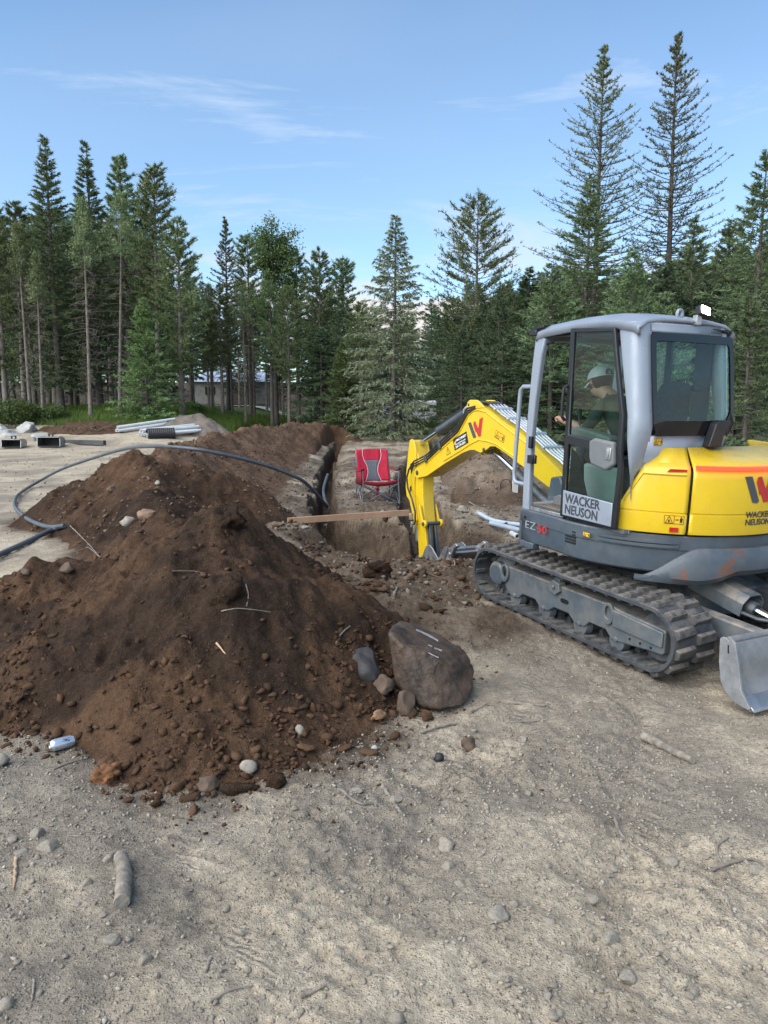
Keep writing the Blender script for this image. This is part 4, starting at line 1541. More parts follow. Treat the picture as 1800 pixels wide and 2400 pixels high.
flat_poly(mb, [(.042, .03), (.050, .03), (.052, .068), (.040, .068)], fnw, .001, .002)
flat_poly(mb, [(.042, .013), (.050, .013), (.050, .022), (.042, .022)], fnw, .001, .002)
mb.build('triangle_print', BLK, tri)

# swing post at the boom foot
mb = MB()
mb.prism([(.95, .50), (1.42, .52), (1.50, .80), (1.46, 1.05), (1.32, 1.08), (1.22, .92), (.95, .88)], 0, .06, .115)
mb.prism([(.95, .50), (1.42, .52), (1.50, .80), (1.46, 1.05), (1.32, 1.08), (1.22, .92), (.95, .88)], 0, .385, .44)
mb.prism([(.55, .52), (1.05, .52), (1.05, .86), (.55, .86)], 0, .02, .48)
mb.build('swing_post', DGRY, exc, False, 0.02, seg=3)


def ram(name, a, b, r_, rod, frac, parent=exc):
    a, b = Vector(a), Vector(b)
    L = (b - a).length
    d = (b - a).normalized()
    o = MB().lathe([(0, r_ * .6), (0, r_ * .95), (.03, r_), (L * frac - .05, r_), (L * frac - .04, r_ * 1.10), (L * frac, r_ * 1.10), (L * frac, rod)], a, b, 20).build(name, CYLM, parent, True)
    MB().cyl(a + d * L * frac * .9, b, rod, 14).build('ram_rod', CHRO, o, True)
    mb = MB()
    for p in (a, b):
        mb.cyl(p + Vector((-r_, 0, 0)), p + Vector((r_, 0, 0)), r_ * .85, 16)
    mb.build('ram_eye', CYLM, o, True)
    return o


ram('boom_ram', (.25, 1.62, .70), (.25, 2.745, 1.205), .056, .034, .60)
arm_ram = ram('arm_ram', (.25, 3.10, 1.722), (.25, 4.52, 1.105), .056, .034, .62)
MB().prism([(3.55, 1.66), (3.62, 1.63), (4.34, 1.30), (4.30, 1.23), (3.52, 1.58)], 0, .295, .30).build('ram_guard', BLK, exc)
mb = MB()
for t in (.12, .16):
    p = Vector((.25, 3.10, 1.722)).lerp(Vector((.25, 4.52, 1.105)), t)
    mb.tube([p + Vector((-.02, 0, .07)), p + Vector((-.055, 0, .03)), p + Vector((-.055, 0, -.02))], .008, 6)
mb.build('ram_fitting', LINE, exc, True)
# steel lines clipped along the top of the boom
for k in range(5):
    x = .15 + k * .048
    mb = MB()
    mb.tube([(x, 2.70, 1.735), (x, 2.60, 1.70), (x, 2.45, 1.635), (x, 2.12, 1.525), (x, 1.84, 1.405), (x, 1.58, 1.28), (x, 1.42, 1.22), (x, 1.30, 1.14)], .0125, 8)
    mb.build('boom_line', LINE, exc, True)
mb = MB()
for y, z in ((2.58, 1.695), (2.32, 1.598), (1.95, 1.458), (1.68, 1.335)):
    mb.box((.245, y, z), (.26, .035, .03), Matrix.Rotation(R(23), 3, 'X'))
mb.build('line_clamp', LINE, exc, False, 0.006)
mb = MB()
for x in (.17, .22, .27, .32):
    mb.tube([(x, 2.68, 1.725), (x, 2.80, 1.765), (x, 2.92, 1.755), (x + .01, 3.02, 1.72)], .014, 8)
mb.build('boom_top_hose', HOSE, exc, True)
for k, (dx, dz) in enumerate(((-.012, 0), (-.014, .034), (-.010, -.032))):
    mb = MB()
    x = BX0 + dx
    mb.tube([(x, 2.95, 1.70 + dz * .3), (x, 3.12, 1.645 + dz), (x, 3.32, 1.415 + dz), (x, 3.72, 1.185 + dz), (x, 4.02, 1.0 + dz), (x, 4.20, .93 + dz), (x - .01, 4.36, .87 + dz),
             (x - .03, 4.46, .78), (x - .04, 4.50, .66), (x - .04, 4.46, .52), (x - .035, 4.34, .38), (x - .03, 4.25, .22), (x - .03, 4.24, .08), (x - .02, 4.31, .0)], .0115, 8)
    mb.build('arm_hose', HOSE, exc, True)
for y, z in ((3.72, 1.175), (4.06, .97)):
    MB().box((BX0 - .016, y, z), (.03, .05, .10), Matrix.Rotation(R(-32), 3, 'X')).build('hose_clip', CYLM, exc, False, 0.004)

# ---- dipper arm
AX0, AX1 = .150, .350
arm_prof = [(4.575, 1.165), (4.525, 1.185), (4.455, 1.165), (4.405, 1.06), (4.34, .91), (4.25, .86), (4.205, .78), (4.215, .62), (4.20, .42), (4.14, .15), (4.06, -.20), (3.99, -.42), (4.02, -.52), (4.14, -.56), (4.24, -.50), (4.285, -.25), (4.335, -.02), (4.39, .09), (4.52, .34), (4.60, .385), (4.635, .50), (4.635, .70), (4.60, 1.0)]
MB().prism(arm_prof, 0, AX0 + .012, AX1 - .012).build('arm', YEL, exc, False, 0.012, seg=3, angle=50)
for x0, x1 in ((AX0 - .012, AX0 + .016), (AX1 - .016, AX1 + .012)):
    pl = [(4.575, 1.175), (4.525, 1.195), (4.445, 1.165), (4.39, 1.05), (4.37, .80), (4.41, .62), (4.40, .40), (4.30, .10), (4.33, .0), (4.40, .08), (4.53, .33), (4.615, .38), (4.648, .50), (4.648, .70), (4.61, 1.0)]
    MB().prism(pl, 0, x0, x1).build('arm_side_plate', YEL, exc, False, 0.006)
mb = MB()
mb.prism([(4.47, .88), (4.44, .80), (4.50, .70), (4.54, .84)], 0, AX0 - .0135, AX0 - .011)
mb.prism([(4.48, .55), (4.47, .48), (4.51, .45), (4.53, .52)], 0, AX0 - .0135, AX0 - .011)
mb.build('plate_cutout', BLK, exc, False)
for x0, x1 in ((AX0 - .045, AX0 - .010), (AX1 + .010, AX1 + .045)):
    mb = MB()
    mb.cyl((x0, 4.06, .08), (x1, 4.06, .08), .052, 18)
    mb.prism([(4.10, .12), (4.20, .33), (4.23, .30), (4.12, .05)], 0, x0 + .005, x1 - .005)
    mb.build('link_boss', YEL, exc, False, 0.006)
MB().cyl((AX0 - .06, 4.06, .08), (AX1 + .06, 4.06, .08), .026, 14).build('link_pin', CYLM, exc, True)
ram('bucket_ram', (.25, 4.56, .44), (.25, 4.36, -.48), .052, .032, .74)
mb = MB()
mb.box((AX0 - .04, 4.42, .12), (.05, .03, .10))
mb.box((AX0 - .05, 4.36, .02), (.04, .05, .08))
mb.tube([(AX0 - .04, 4.30, .10), (AX0 - .06, 4.28, .02), (AX0 - .06, 4.30, -.10)], .015, 8)
mb.build('quick_coupler', STEEL, exc, False, 0.006)
mb = MB()
mb.prism([(4.04, .06), (4.10, .06), (4.02, -.38), (3.92, -.38)], 0, .185, .23)
mb.prism([(4.04, .06), (4.10, .06), (4.02, -.38), (3.92, -.38)], 0, .27, .315)
mb.build('bucket_link', CYLM, exc, False, 0.01)
# ---- bucket, curled towards the cab, deep in the pit
bk = empty('bucket')
bk.parent = exc
sc_ = [(4.12, -.50), (4.20, -.62), (4.16, -.80), (4.00, -.93), (3.78, -.92), (3.58, -.76), (3.42, -.50), (3.30, -.20), (3.27, -.10)]
sci = [(y - (y - 3.8) * .05, z + .022) for y, z in sc_]
MB().prism(sc_ + sci[::-1], 0, .00, .50).build('bucket_shell', STEEL, bk, True, 0.006)
for x0, x1 in ((-.014, .004), (.496, .514)):
    MB().prism([(4.12, -.50), (4.20, -.62), (4.16, -.80), (4.00, -.93), (3.78, -.92), (3.58, -.76), (3.42, -.50), (3.30, -.20), (3.25, -.05), (3.32, -.07), (3.46, -.26), (3.62, -.15), (3.70, -.12), (3.78, -.16), (3.86, -.30)], 0, x0, x1).build('bucket_side', STEEL, bk, False, 0.004)
mb = MB()
mb.prism([(3.36, -.26), (3.24, -.12), (3.20, -.135), (3.30, -.28)], 0, .0, .50)
for k in range(2):
    x = .04 + k * .42
    mb.prism([(3.36, -.28), (3.28, -.10), (3.12, .015), (3.06, -.005), (3.14, -.06), (3.24, -.24)], 0, x - .028, x + .028)
mb.build('bucket_tooth', STEEL, bk, False, 0.008)

# ------------------------------------------------------------------ trees
BARK = pm('grey_brown_bark', (0.105, 0.088, 0.074), 0.9, 0, 0.35, 5.0, 0.5, 30)
BARKL = pm('pale_pine_bark', (0.155, 0.130, 0.110), 0.9, 0, 0.3, 5.0, 0.4, 30)
BARKD = pm('dark_larch_bark', (0.060, 0.050, 0.044), 0.9, 0, 0.3, 5.0, 0.4, 30)
L_FIR = leaf_mat('fir_needles', (0.074, 0.114, 0.061), (0.167, 0.230, 0.111), (0.220, 0.285, 0.127), 0.18)
L_DARK = leaf_mat('dark_fir_needles', (0.043, 0.080, 0.045), (0.119, 0.171, 0.088), (0.138, 0.193, 0.096), 0.15)
L_PINE = leaf_mat('pine_needles', (0.079, 0.123, 0.061), (0.191, 0.246, 0.106), (0.245, 0.285, 0.120), 0.18)
L_LARCH = leaf_mat('larch_needles', (0.088, 0.110, 0.061), (0.171, 0.190, 0.095), (0.187, 0.206, 0.102), 0.2)
L_YOUNG = leaf_mat('young_fir_needles', (0.088, 0.139, 0.056), (0.196, 0.267, 0.104), (0.229, 0.312, 0.117), 0.22)
L_SPR = leaf_mat('spruce_needles', (0.091, 0.117, 0.078), (0.220, 0.244, 0.146), (0.239, 0.266, 0.133), 0.2)
L_LEAF = leaf_mat('broad_leaves', (0.070, 0.114, 0.041), (0.162, 0.227, 0.080), (0.149, 0.215, 0.072), 0.3)
L_BUSH = leaf_mat('bush_leaves', (0.050, 0.085, 0.025), (0.130, 0.190, 0.055), (0.100, 0.150, 0.045), 0.3)


def unit(a):
    return a / (np.linalg.norm(a, axis=-1, keepdims=True) + 1e-9)


def spray_tris(P, D, L, W, rng):
    """One slender triangle per point: base across a random perpendicular, tip along D."""
    rnd = rng.normal(size=P.shape)
    side = unit(np.cross(D, rnd)) * W[:, None]
    n = len(P)
    V = np.empty((n, 3, 3))
    V[:, 0] = P - side
    V[:, 1] = P + side
    V[:, 2] = P + D * L[:, None]
    return V.reshape(-1, 3)


def tree_branches(rng, H, Rr, base, step, per, prof, a0, a1, jit=0.25, top=1.0):
    """Branch starts, azimuths, lengths and slopes for a whorled conifer."""
    rows = []
    z = base * H
    while z < H * top - 0.05:
        t = (z - base * H) / (H * (1 - base))
        n = max(3, int(round(per * (1 - 0.35 * t) * rng.uniform(.8, 1.2))))
        az0 = rng.uniform(0, 6.28)
        for k in range(n):
            L = Rr * prof(t) * rng.uniform(1 - jit, 1 + jit * .6)
            if L < 0.08:
                L = 0.08
            rows.append((z + rng.uniform(-.5, .5) * step, az0 + 6.283 * k / n + rng.uniform(-.35, .35), L, a0 + (a1 - a0) * t + rng.normal() * .10))
        z += step * (1 - 0.45 * t) * rng.uniform(.75, 1.25)
    return np.array(rows)


def curve_points(B, s, bend):
    """Points on the branches B (n,4) at fractions s (n,m)."""
    z, az, L, sl = (B[:, i][:, None] for i in range(4))
    rad = L * s * np.cos(np.arctan(sl) * (1 - s * .3))
    zz = z + L * (sl * s + bend * s * s)
    return np.stack([rad * np.cos(az), rad * np.sin(az), zz], -1)


def branch_wood(B, bend, r0, segs=4, sides=3):
    n = len(B)
    s = np.linspace(0, .96, segs + 1)[None].repeat(n, 0)
    P = curve_points(B, s, bend)
    T = unit(np.gradient(P, axis=1))
    A = unit(np.cross(T, np.array([0, 0, 1.0]) + np.zeros_like(T)))
    Bn = np.cross(T, A)
    rr = (r0 * (B[:, 2] / B[:, 2].max()) ** .5)[:, None] * (1 - .85 * s)
    ang = np.arange(sides) * 2 * np.pi / sides
    V = P[:, :, None] + rr[:, :, None, None] * (A[:, :, None] * np.cos(ang)[None, None, :, None] + Bn[:, :, None] * np.sin(ang)[None, None, :, None])
    V = V.reshape(-1, 3)
    I = np.arange(n * (segs + 1) * sides).reshape(n, segs + 1, sides)
    q = []
    for k in range(sides):
        l = (k + 1) % sides
        q.append(np.stack([I[:, :-1, k], I[:, :-1, l], I[:, 1:, l], I[:, 1:, k]], -1).reshape(-1, 4))
    return V, np.concatenate(q)


def trunk_geo(rng, H, r0, lean=0.02, sides=9, segs=14, taper=0.9, flare=1.25):
    ph = rng.uniform(0, 6.28)
    V, Q = [], []
    for i in range(segs + 1):
        t = i / segs
        r = r0 * (1 - taper * t ** 1.1) * (flare if i == 0 else 1)
        cx = lean * H * math.sin(t * 2.2 + ph) * t * .5
        cy = lean * H * math.cos(t * 1.7 + ph) * t * .5
        for k in range(sides):
            a = 6.283 * k / sides
            V.append((cx + r * math.cos(a), cy + r * math.sin(a), t * H - (0.25 if i == 0 else 0)))
    for i in range(segs):
        for k in range(sides):
            l = (k + 1) % sides
            Q.append((i * sides + k, i * sides + l, (i + 1) * sides + l, (i + 1) * sides + k))
    return np.array(V), np.array(Q)


def cat(parts):
    V, F, n = [], [], 0
    for v, f in parts:
        V.append(v)
        F.append(f + n)
        n += len(v)
    return np.concatenate(V), np.concatenate(F)


def conifer_geo(kind, seed, H, Rr):
    """(trunk+limbs vertices, quads), (foliage vertices, triangles) of one tree standing at the origin."""
    rng = np.random.default_rng(seed)
    cone = lambda t: (1 - t) ** .85
    spruce = lambda t: np.interp(t, [0, .12, .3, .7, .9, 1], [.78, 1, .92, .46, .16, .03])
    pine = lambda t: np.interp(t, [0, .15, .4, .75, .93, 1], [.55, .85, 1, .72, .38, .12])
    wood = [trunk_geo(rng, H * .99, .012 * H + .03, .012)]
    if kind == 'larch':
        B = tree_branches(rng, H, Rr, .34, .36, 5.6, spruce, -.12, .42, .34)
        bend = .26
        wood[0] = trunk_geo(rng, H * .99, .0105 * H + .02, .006)
        wood.append(branch_wood(B, bend, .040, 5))
        # side twigs turned up
        n, m = len(B), 11
        s = rng.uniform(.22, 1, (n, m))
        P = curve_points(B, s, bend).reshape(-1, 3)
        az = np.repeat(B[:, 1], m) + rng.choice([-1, 1], n * m) * rng.uniform(.5, 1.2, n * m)
        tw = np.stack([P[:, 2], az, np.repeat(B[:, 2], m) * rng.uniform(.10, .26, n * m) * (1.25 - s.ravel()), rng.uniform(.1, .8, n * m)], -1)
        D = unit(np.stack([np.cos(az), np.sin(az), tw[:, 3]], -1))
        tip = P + D * tw[:, 2][:, None]
        sd = unit(np.cross(D, rng.normal(size=D.shape))) * .011
        wv = np.stack([P - sd, P + sd, tip + sd * .4, tip - sd * .4], 1).reshape(-1, 3)
        wood.append((wv, np.arange(len(wv)).reshape(-1, 4)))
        # short needle tufts on twigs and boughs
        k = 4
        u = rng.uniform(.1, 1.05, (len(P), k))
        TP = (P[:, None] + (tip - P)[:, None] * u[:, :, None]).reshape(-1, 3)
        TD = unit(rng.normal(size=TP.shape) + np.array([0, 0, .9]))
        fol = [spray_tris(TP, TD, rng.uniform(.09, .19, len(TP)), rng.uniform(.018, .032, len(TP)), rng)]
        s = rng.uniform(.15, 1, (n, 16))
        P2 = curve_points(B, s, bend).reshape(-1, 3)
        fol.append(spray_tris(P2, unit(rng.normal(size=P2.shape) + np.array([0, 0, .8])), rng.uniform(.10, .20, len(P2)), rng.uniform(.018, .034, len(P2)), rng))
        Vf = np.concatenate(fol)
    elif kind in ('pine', 'thinpine'):
        b0 = .24 if kind == 'pine' else .40
        B = tree_branches(rng, H, Rr, b0, .34, 5.6, pine, -.10, .50, .38)
        bend = .24
        wood.append(branch_wood(B, bend, .030, 4))
        Bd = tree_branches(rng, H, Rr * .55, .10, .45, 3, lambda t: .8, -.15, .05, .5, top=b0 + .1)
        wood.append(branch_wood(Bd, -.08, .014, 3))
        n, m = len(B), 16
        s = rng.uniform(.22, 1, (n, m)) ** .8
        P = curve_points(B, s, bend).reshape(-1, 3)
        az = np.repeat(B[:, 1], m) + rng.choice([-1, 1], n * m) * rng.uniform(.1, 1.0, n * m)
        D = unit(np.stack([np.cos(az), np.sin(az), rng.uniform(.15, .9, n * m)], -1))
        Ls = np.clip(np.repeat(B[:, 2], m) * .28, .14, .5) * rng.uniform(.6, 1.2, n * m)
        kp = rng.uniform(0, 1, len(P)) < np.clip(np.repeat(B[:, 2], m) / (.5 * Rr), .25, 1)
        P, D, Ls = P[kp], D[kp], Ls[kp]
        k = 9
        u = rng.uniform(.0, 1.0, (len(P), k))
        TP = (P[:, None] + D[:, None] * (Ls[:, None] * u)[:, :, None]).reshape(-1, 3)
        TD = unit(rng.normal(size=TP.shape) * .75 + np.repeat(D, k, 0) * .8 + np.array([0, 0, .35]))
        Vf = spray_tris(TP, TD, rng.uniform(.12, .24, len(TP)), rng.uniform(.016, .030, len(TP)), rng)
    else:
        # fir / spruce / young / dark
        b0 = {'fir': .10, 'spruce': .03, 'young': .05, 'dark': .16, 'lean': .30}[kind]
        step = .30 if kind != 'young' else .22
        per = {'fir': 7, 'spruce': 7, 'young': 7, 'dark': 7, 'lean': 6}[kind]
        B = tree_branches(rng, H, Rr, b0, step, per, spruce if kind in ('spruce', 'fir') else cone if kind == 'young' else (lambda t: np.interp(t, [0, .2, .5, .8, 1], [.7, 1, .85, .45, .03])), -.30, .55, .32)
        bend = {'fir': .10, 'spruce': -.05, 'young': .18, 'dark': .02, 'lean': .05}[kind]
        wood.append(branch_wood(B, bend, .026, 4))
        n = len(B)
        m = 22 if kind != 'young' else 24
        s = rng.uniform(.10, 1, (n, m)) ** .75
        P = curve_points(B, s, bend).reshape(-1, 3)
        sgn = rng.choice([-1, 1], n * m)
        az = np.repeat(B[:, 1], m) + sgn * rng.uniform(.35, 1.05, n * m) * np.where(s.ravel() > .93, .2, 1)
        tl = np.clip(np.repeat(B[:, 2], m) * .34 * (1.15 - s.ravel() * .75), .10, .75) * rng.uniform(.6, 1.15, n * m)
        dz = {'fir': (-.15, .25), 'spruce': (-.75, .05), 'young': (-.05, .35), 'dark': (-.35, .2), 'lean': (-.4, .2)}[kind]
        D = unit(np.stack([np.cos(az), np.sin(az), np.repeat(B[:, 3], m) * .5 + rng.uniform(*dz, n * m)], -1))
        kp = rng.uniform(0, 1, len(P)) < np.clip(np.repeat(B[:, 2], m) / (.42 * Rr), .16, 1)
        P, D, tl = P[kp], D[kp], tl[kp]
        k = 5
        u = rng.uniform(.0, .95, (len(P), k))
        TP = (P[:, None] + D[:, None] * (tl[:, None] * u)[:, :, None]).reshape(-1, 3)
        hang = np.array([0, 0, -.35 if kind == 'spruce' else .05])
        TD = unit(rng.normal(size=TP.shape) * .42 + np.repeat(D, k, 0) + hang)
        Vf = spray_tris(TP, TD, rng.uniform(.10, .24, len(TP)), rng.uniform(.016, .034, len(TP)), rng)
    return cat(wood), (Vf, np.arange(len(Vf)).reshape(-1, 3))


def broad_geo(seed, H, Rr, base=.5):
    rng = np.random.default_rng(seed)
    wood = [trunk_geo(rng, H * .95, .010 * H + .03, .012)]
    rows = []
    for k in range(40):
        t = rng.uniform(base, .93)
        rows.append((t * H, rng.uniform(0, 6.28), Rr * rng.uniform(.5, 1.05) * (1 - .5 * abs(t - .72) * 2), rng.uniform(.3, 1.0)))
    B = np.array(rows)
    wood.append(branch_wood(B, .1, .04, 4))
    P = curve_points(B, rng.uniform(.35, 1.02, (len(B), 12)), .1).reshape(-1, 3)
    C = (P[:, None] + rng.normal(size=(len(P), 26, 3)) * np.array([.24, .24, .20])).reshape(-1, 3)
    D = unit(rng.normal(size=C.shape))
    Vf = spray_tris(C, D, rng.uniform(.10, .17, len(C)), rng.uniform(.045, .075, len(C)), rng)
    return cat(wood), (Vf, np.arange(len(Vf)).reshape(-1, 3))


def snag_geo(seed, H, Rr):
    rng = np.random.default_rng(seed)
    wood = [trunk_geo(rng, H * .97, .0075 * H + .03, .010)]
    B = tree_branches(rng, H, Rr, .14, .24, 3.2, lambda t: np.interp(t, [0, .3, .8, 1], [.5, 1, .7, .1]), -.25, .25, .55)
    wood.append(branch_wood(B, -.15, .013, 4))
    n, m = len(B), 7
    s = rng.uniform(.3, 1, (n, m))
    P = curve_points(B, s, -.15).reshape(-1, 3)
    D = unit(rng.normal(size=P.shape) + np.array([0, 0, -.3]))
    sd = unit(np.cross(D, rng.normal(size=D.shape))) * .007
    tip = P + D * rng.uniform(.1, .45, len(P))[:, None]
    wv = np.stack([P - sd, P + sd, tip + sd * .3, tip - sd * .3], 1).reshape(-1, 3)
    wood.append((wv, np.arange(len(wv)).reshape(-1, 4)))
    keep = P[P[:, 2] > H * .72]
    keep = np.repeat(keep, 7, 0) + rng.normal(size=(len(keep) * 7, 3)) * .10
    D = unit(rng.normal(size=keep.shape) + np.array([0, 0, .5]))
    Vf = spray_tris(keep, D, rng.uniform(.10, .2, len(keep)), rng.uniform(.014, .026, len(keep)), rng)
    return cat(wood), (Vf, np.arange(len(Vf)).reshape(-1, 3))


LEAFM = {'larch': L_LARCH, 'pine': L_PINE, 'thinpine': L_PINE, 'fir': L_FIR, 'spruce': L_SPR, 'young': L_YOUNG, 'dark': L_DARK, 'lean': L_FIR, 'broad': L_LEAF, 'snag': L_PINE}
TREE_NAME = {'larch': 'larch_tree', 'pine': 'pine_tree', 'thinpine': 'pine_tree', 'fir': 'fir_tree', 'spruce': 'spruce_tree', 'young': 'young_fir_tree', 'dark': 'fir_tree', 'lean': 'fir_tree', 'broad': 'broadleaf_tree', 'snag': 'bare_pine_tree'}


def land1(x, y):
    return float(land(np.array([x]), np.array([y]))[0])


def plant(kind, px, top_y, d, half_px, label, seed, group=None, lean=(0, 0)):
    """A tree whose trunk stands at photo column px, d metres away, topping out at photo row top_y."""
    tp = at(px, top_y, d)
    x = tp.x
    g = land1(x, d)
    H = tp.z - g
    Rr = half_px * d / FPX * (1.34 if kind in ('fir', 'dark', 'spruce', 'lean', 'young') else 1.22)
    if kind == 'broad':
        W, Fo = broad_geo(seed, H, Rr)
    elif kind == 'snag':
        W, Fo = snag_geo(seed, H, Rr)
    else:
        W, Fo = conifer_geo(kind, seed, H, Rr)
    t = empty(TREE_NAME[kind], (x, d, g))
    t.rotation_euler = (lean[0], lean[1], 0)
    fast_mesh('trunk', W[0], W[1], BARKD if kind == 'larch' else BARKL if kind in ('pine', 'thinpine', 'snag') else BARK, t, True)
    fast_mesh('crown', Fo[0], Fo[1], LEAFM[kind], t)
    tag(t, label, 'tree', group)
    return t


TREES = [
    # kind, px, top, depth, half width px, label
    ('larch', 1414, 118, 41, 128, 'tall sparse larch behind the cab, shorter of the two towering larches'),
    ('larch', 1598, 74, 40, 112, 'tallest larch, sparse and upright, standing over the cab roof'),
    ('fir', 1376, 412, 37, 92, 'dark fir in front of the shorter larch, reaching half its height'),
    ('fir', 1628, 512, 36, 88, 'dense fir growing at the foot of the tallest larch'),
    ('fir', 1792, 352, 31, 100, 'tall dark fir cut by the right edge of the photo'),
    ('pine', 1718, 530, 44, 42, 'slim pine between the tallest larch and the fir at the right edge'),
    ('fir', 1480, 585, 33, 98, 'broad fir rising right above the cab roof'),
    ('fir', 1300, 618, 34, 95, 'broad bushy fir left of the cab roof'),
    ('dark', 1240, 624, 46, 46, 'small pointed spruce left of the broad bushy fir'),
    ('dark', 1196, 668, 60, 30, 'distant pale conifer tip beside the small pointed spruce'),
    ('pine', 1120, 470, 42, 84, 'layered pine with open tiers of branches above the excavator boom'),
    ('dark', 1060, 700, 45, 70, 'dark conifer beneath the layered pine'),
    ('spruce', 921, 503, 40, 92, 'pointed pale green spruce with drooping boughs at the end of the trench'),
    ('thinpine', 803, 608, 50, 36, 'thin pine just left of the pointed pale spruce'),
    ('pine', 748, 590, 48, 44, 'bushy pine, second to the left of the pointed pale spruce'),
    ('thinpine', 695, 594, 52, 32, 'narrow pine between the broadleaf tree and the bushy pine'),
    ('broad', 641, 541, 50, 62, 'leafy broadleaf tree with a pale straight trunk among the conifers'),
    ('thinpine', 581, 553, 54, 36, 'narrow pine just left of the leafy broadleaf tree'),
    ('larch', 524, 513, 50, 46, 'fine-twigged larch above the shed in the woods'),
    ('pine', 412, 520, 40, 48, 'yellowish bushy pine right of the tall left group'),
    ('thinpine', 353, 392, 42, 46, 'tall pointed pine right of the tall left group'),
    ('thinpine', 281, 368, 44, 36, 'slim pine poking out at the right of the tall left group'),
    ('fir', 206, 334, 43, 58, 'tall fir with an olive crown, second tallest at left'),
    ('fir', 109, 318, 41, 64, 'tallest dense fir of the left group'),
    ('thinpine', 30, 480, 42, 40, 'thin sparse pine near the left edge of the photo'),
    ('pine', -15, 490, 40, 50, 'pine cut by the left edge of the photo'),
    ('snag', 258, 455, 39, 58, 'leaning bare grey pine trunk with dead twigs in the left group'),
    ('snag', 188, 470, 38, 40, 'straight bare pine trunk at the front of the left grass'),
    ('snag', 80, 600, 38, 22, 'short thin bare pine trunk standing in the grass at left'),
    ('snag', 45, 520, 39, 26, 'thin bare pine at the far left of the grass'),
    ('young', 336, 705, 38.2, 60, 'small bright green fir on the grassy bank'),
    ('dark', 752, 762, 46, 62, 'low dense dark fir under the bushy pine'),
    ('young', 806, 800, 44, 42, 'bright green young fir beside the dense dark fir'),
    ('lean', 150, 620, 46, 60, 'shaded fir with hanging boughs inside the left group'),
    ('pine', 330, 470, 45, 52, 'full pine behind the tall pointed pine at left'),
    ('dark', 60, 560, 44, 60, 'dense fir low behind the thin pines at the left edge'),
    ('lean', 440, 690, 52, 40, 'shaded slender fir beside the shed'),
    ('fir', 1560, 690, 30, 90, 'low bushy fir seen through the rear cab window'),
    ('dark', 1180, 800, 34, 70, 'low dark fir behind the grab rail of the cab'),
    ('fir', 1765, 700, 27, 75, 'low dark fir right of the cab, in front of the forest'),
]
for i, (kind, px, top, d, hw, lab) in enumerate(TREES):
    ln = (0, R(2.6)) if 'leaning' in lab else (R(random.Random(i).uniform(-.6, .6)), R(random.Random(i + 50).uniform(-.7, .7)))
    plant(kind, px, top, d, hw, lab, 100 + i, None, ln)

# the wood behind: a handful of trees copied into rows
protos = {}
rngb = random.Random(7)
for key, kind, H, Rr in (('a', 'dark', 11.5, 1.7), ('b', 'lean', 12.5, 1.6), ('c', 'thinpine', 12.5, 1.5), ('d', 'pine', 11.0, 1.6), ('e', 'dark', 8.5, 1.9), ('f', 'snag', 12.0, 1.2)):
    W, Fo = snag_geo(900 + ord(key), H, Rr) if kind == 'snag' else conifer_geo(kind, 900 + ord(key), H, Rr)
    protos[key] = (kind, H, W, Fo, [])


def wood_tree(key, x, y, h, label, group):
    kind, H, W, Fo, meshes = protos[key]
    s = h / H
    t = empty(TREE_NAME[kind], (x, y, land1(x, y)), rngb.uniform(0, 6.28))
    t.scale = (s * rngb.uniform(.9, 1.15), s * rngb.uniform(.9, 1.15), s)
    if not meshes:
        a = fast_mesh('trunk', W[0], W[1], BARKL if kind in ('thinpine', 'pine', 'snag') else BARK, t, True)
        b = fast_mesh('crown', Fo[0], Fo[1], LEAFM[kind], t)
        meshes.extend([a, b])
    else:
        for o in meshes:
            c = o.copy()
            COL.objects.link(c)
            c.parent = t
    tag(t, label, 'tree', group)


def col_top(px):
    """Height in photo rows that the wood's skyline keeps to behind the named trees."""
    return float(np.interp(px, [-100, 60, 160, 330, 420, 520, 640, 780, 900, 1000, 1100, 1180, 1300, 1500, 1700, 1900],
                           [590, 560, 500, 520, 640, 690, 680, 720, 760, 720, 690, 690, 650, 640, 610, 560]))


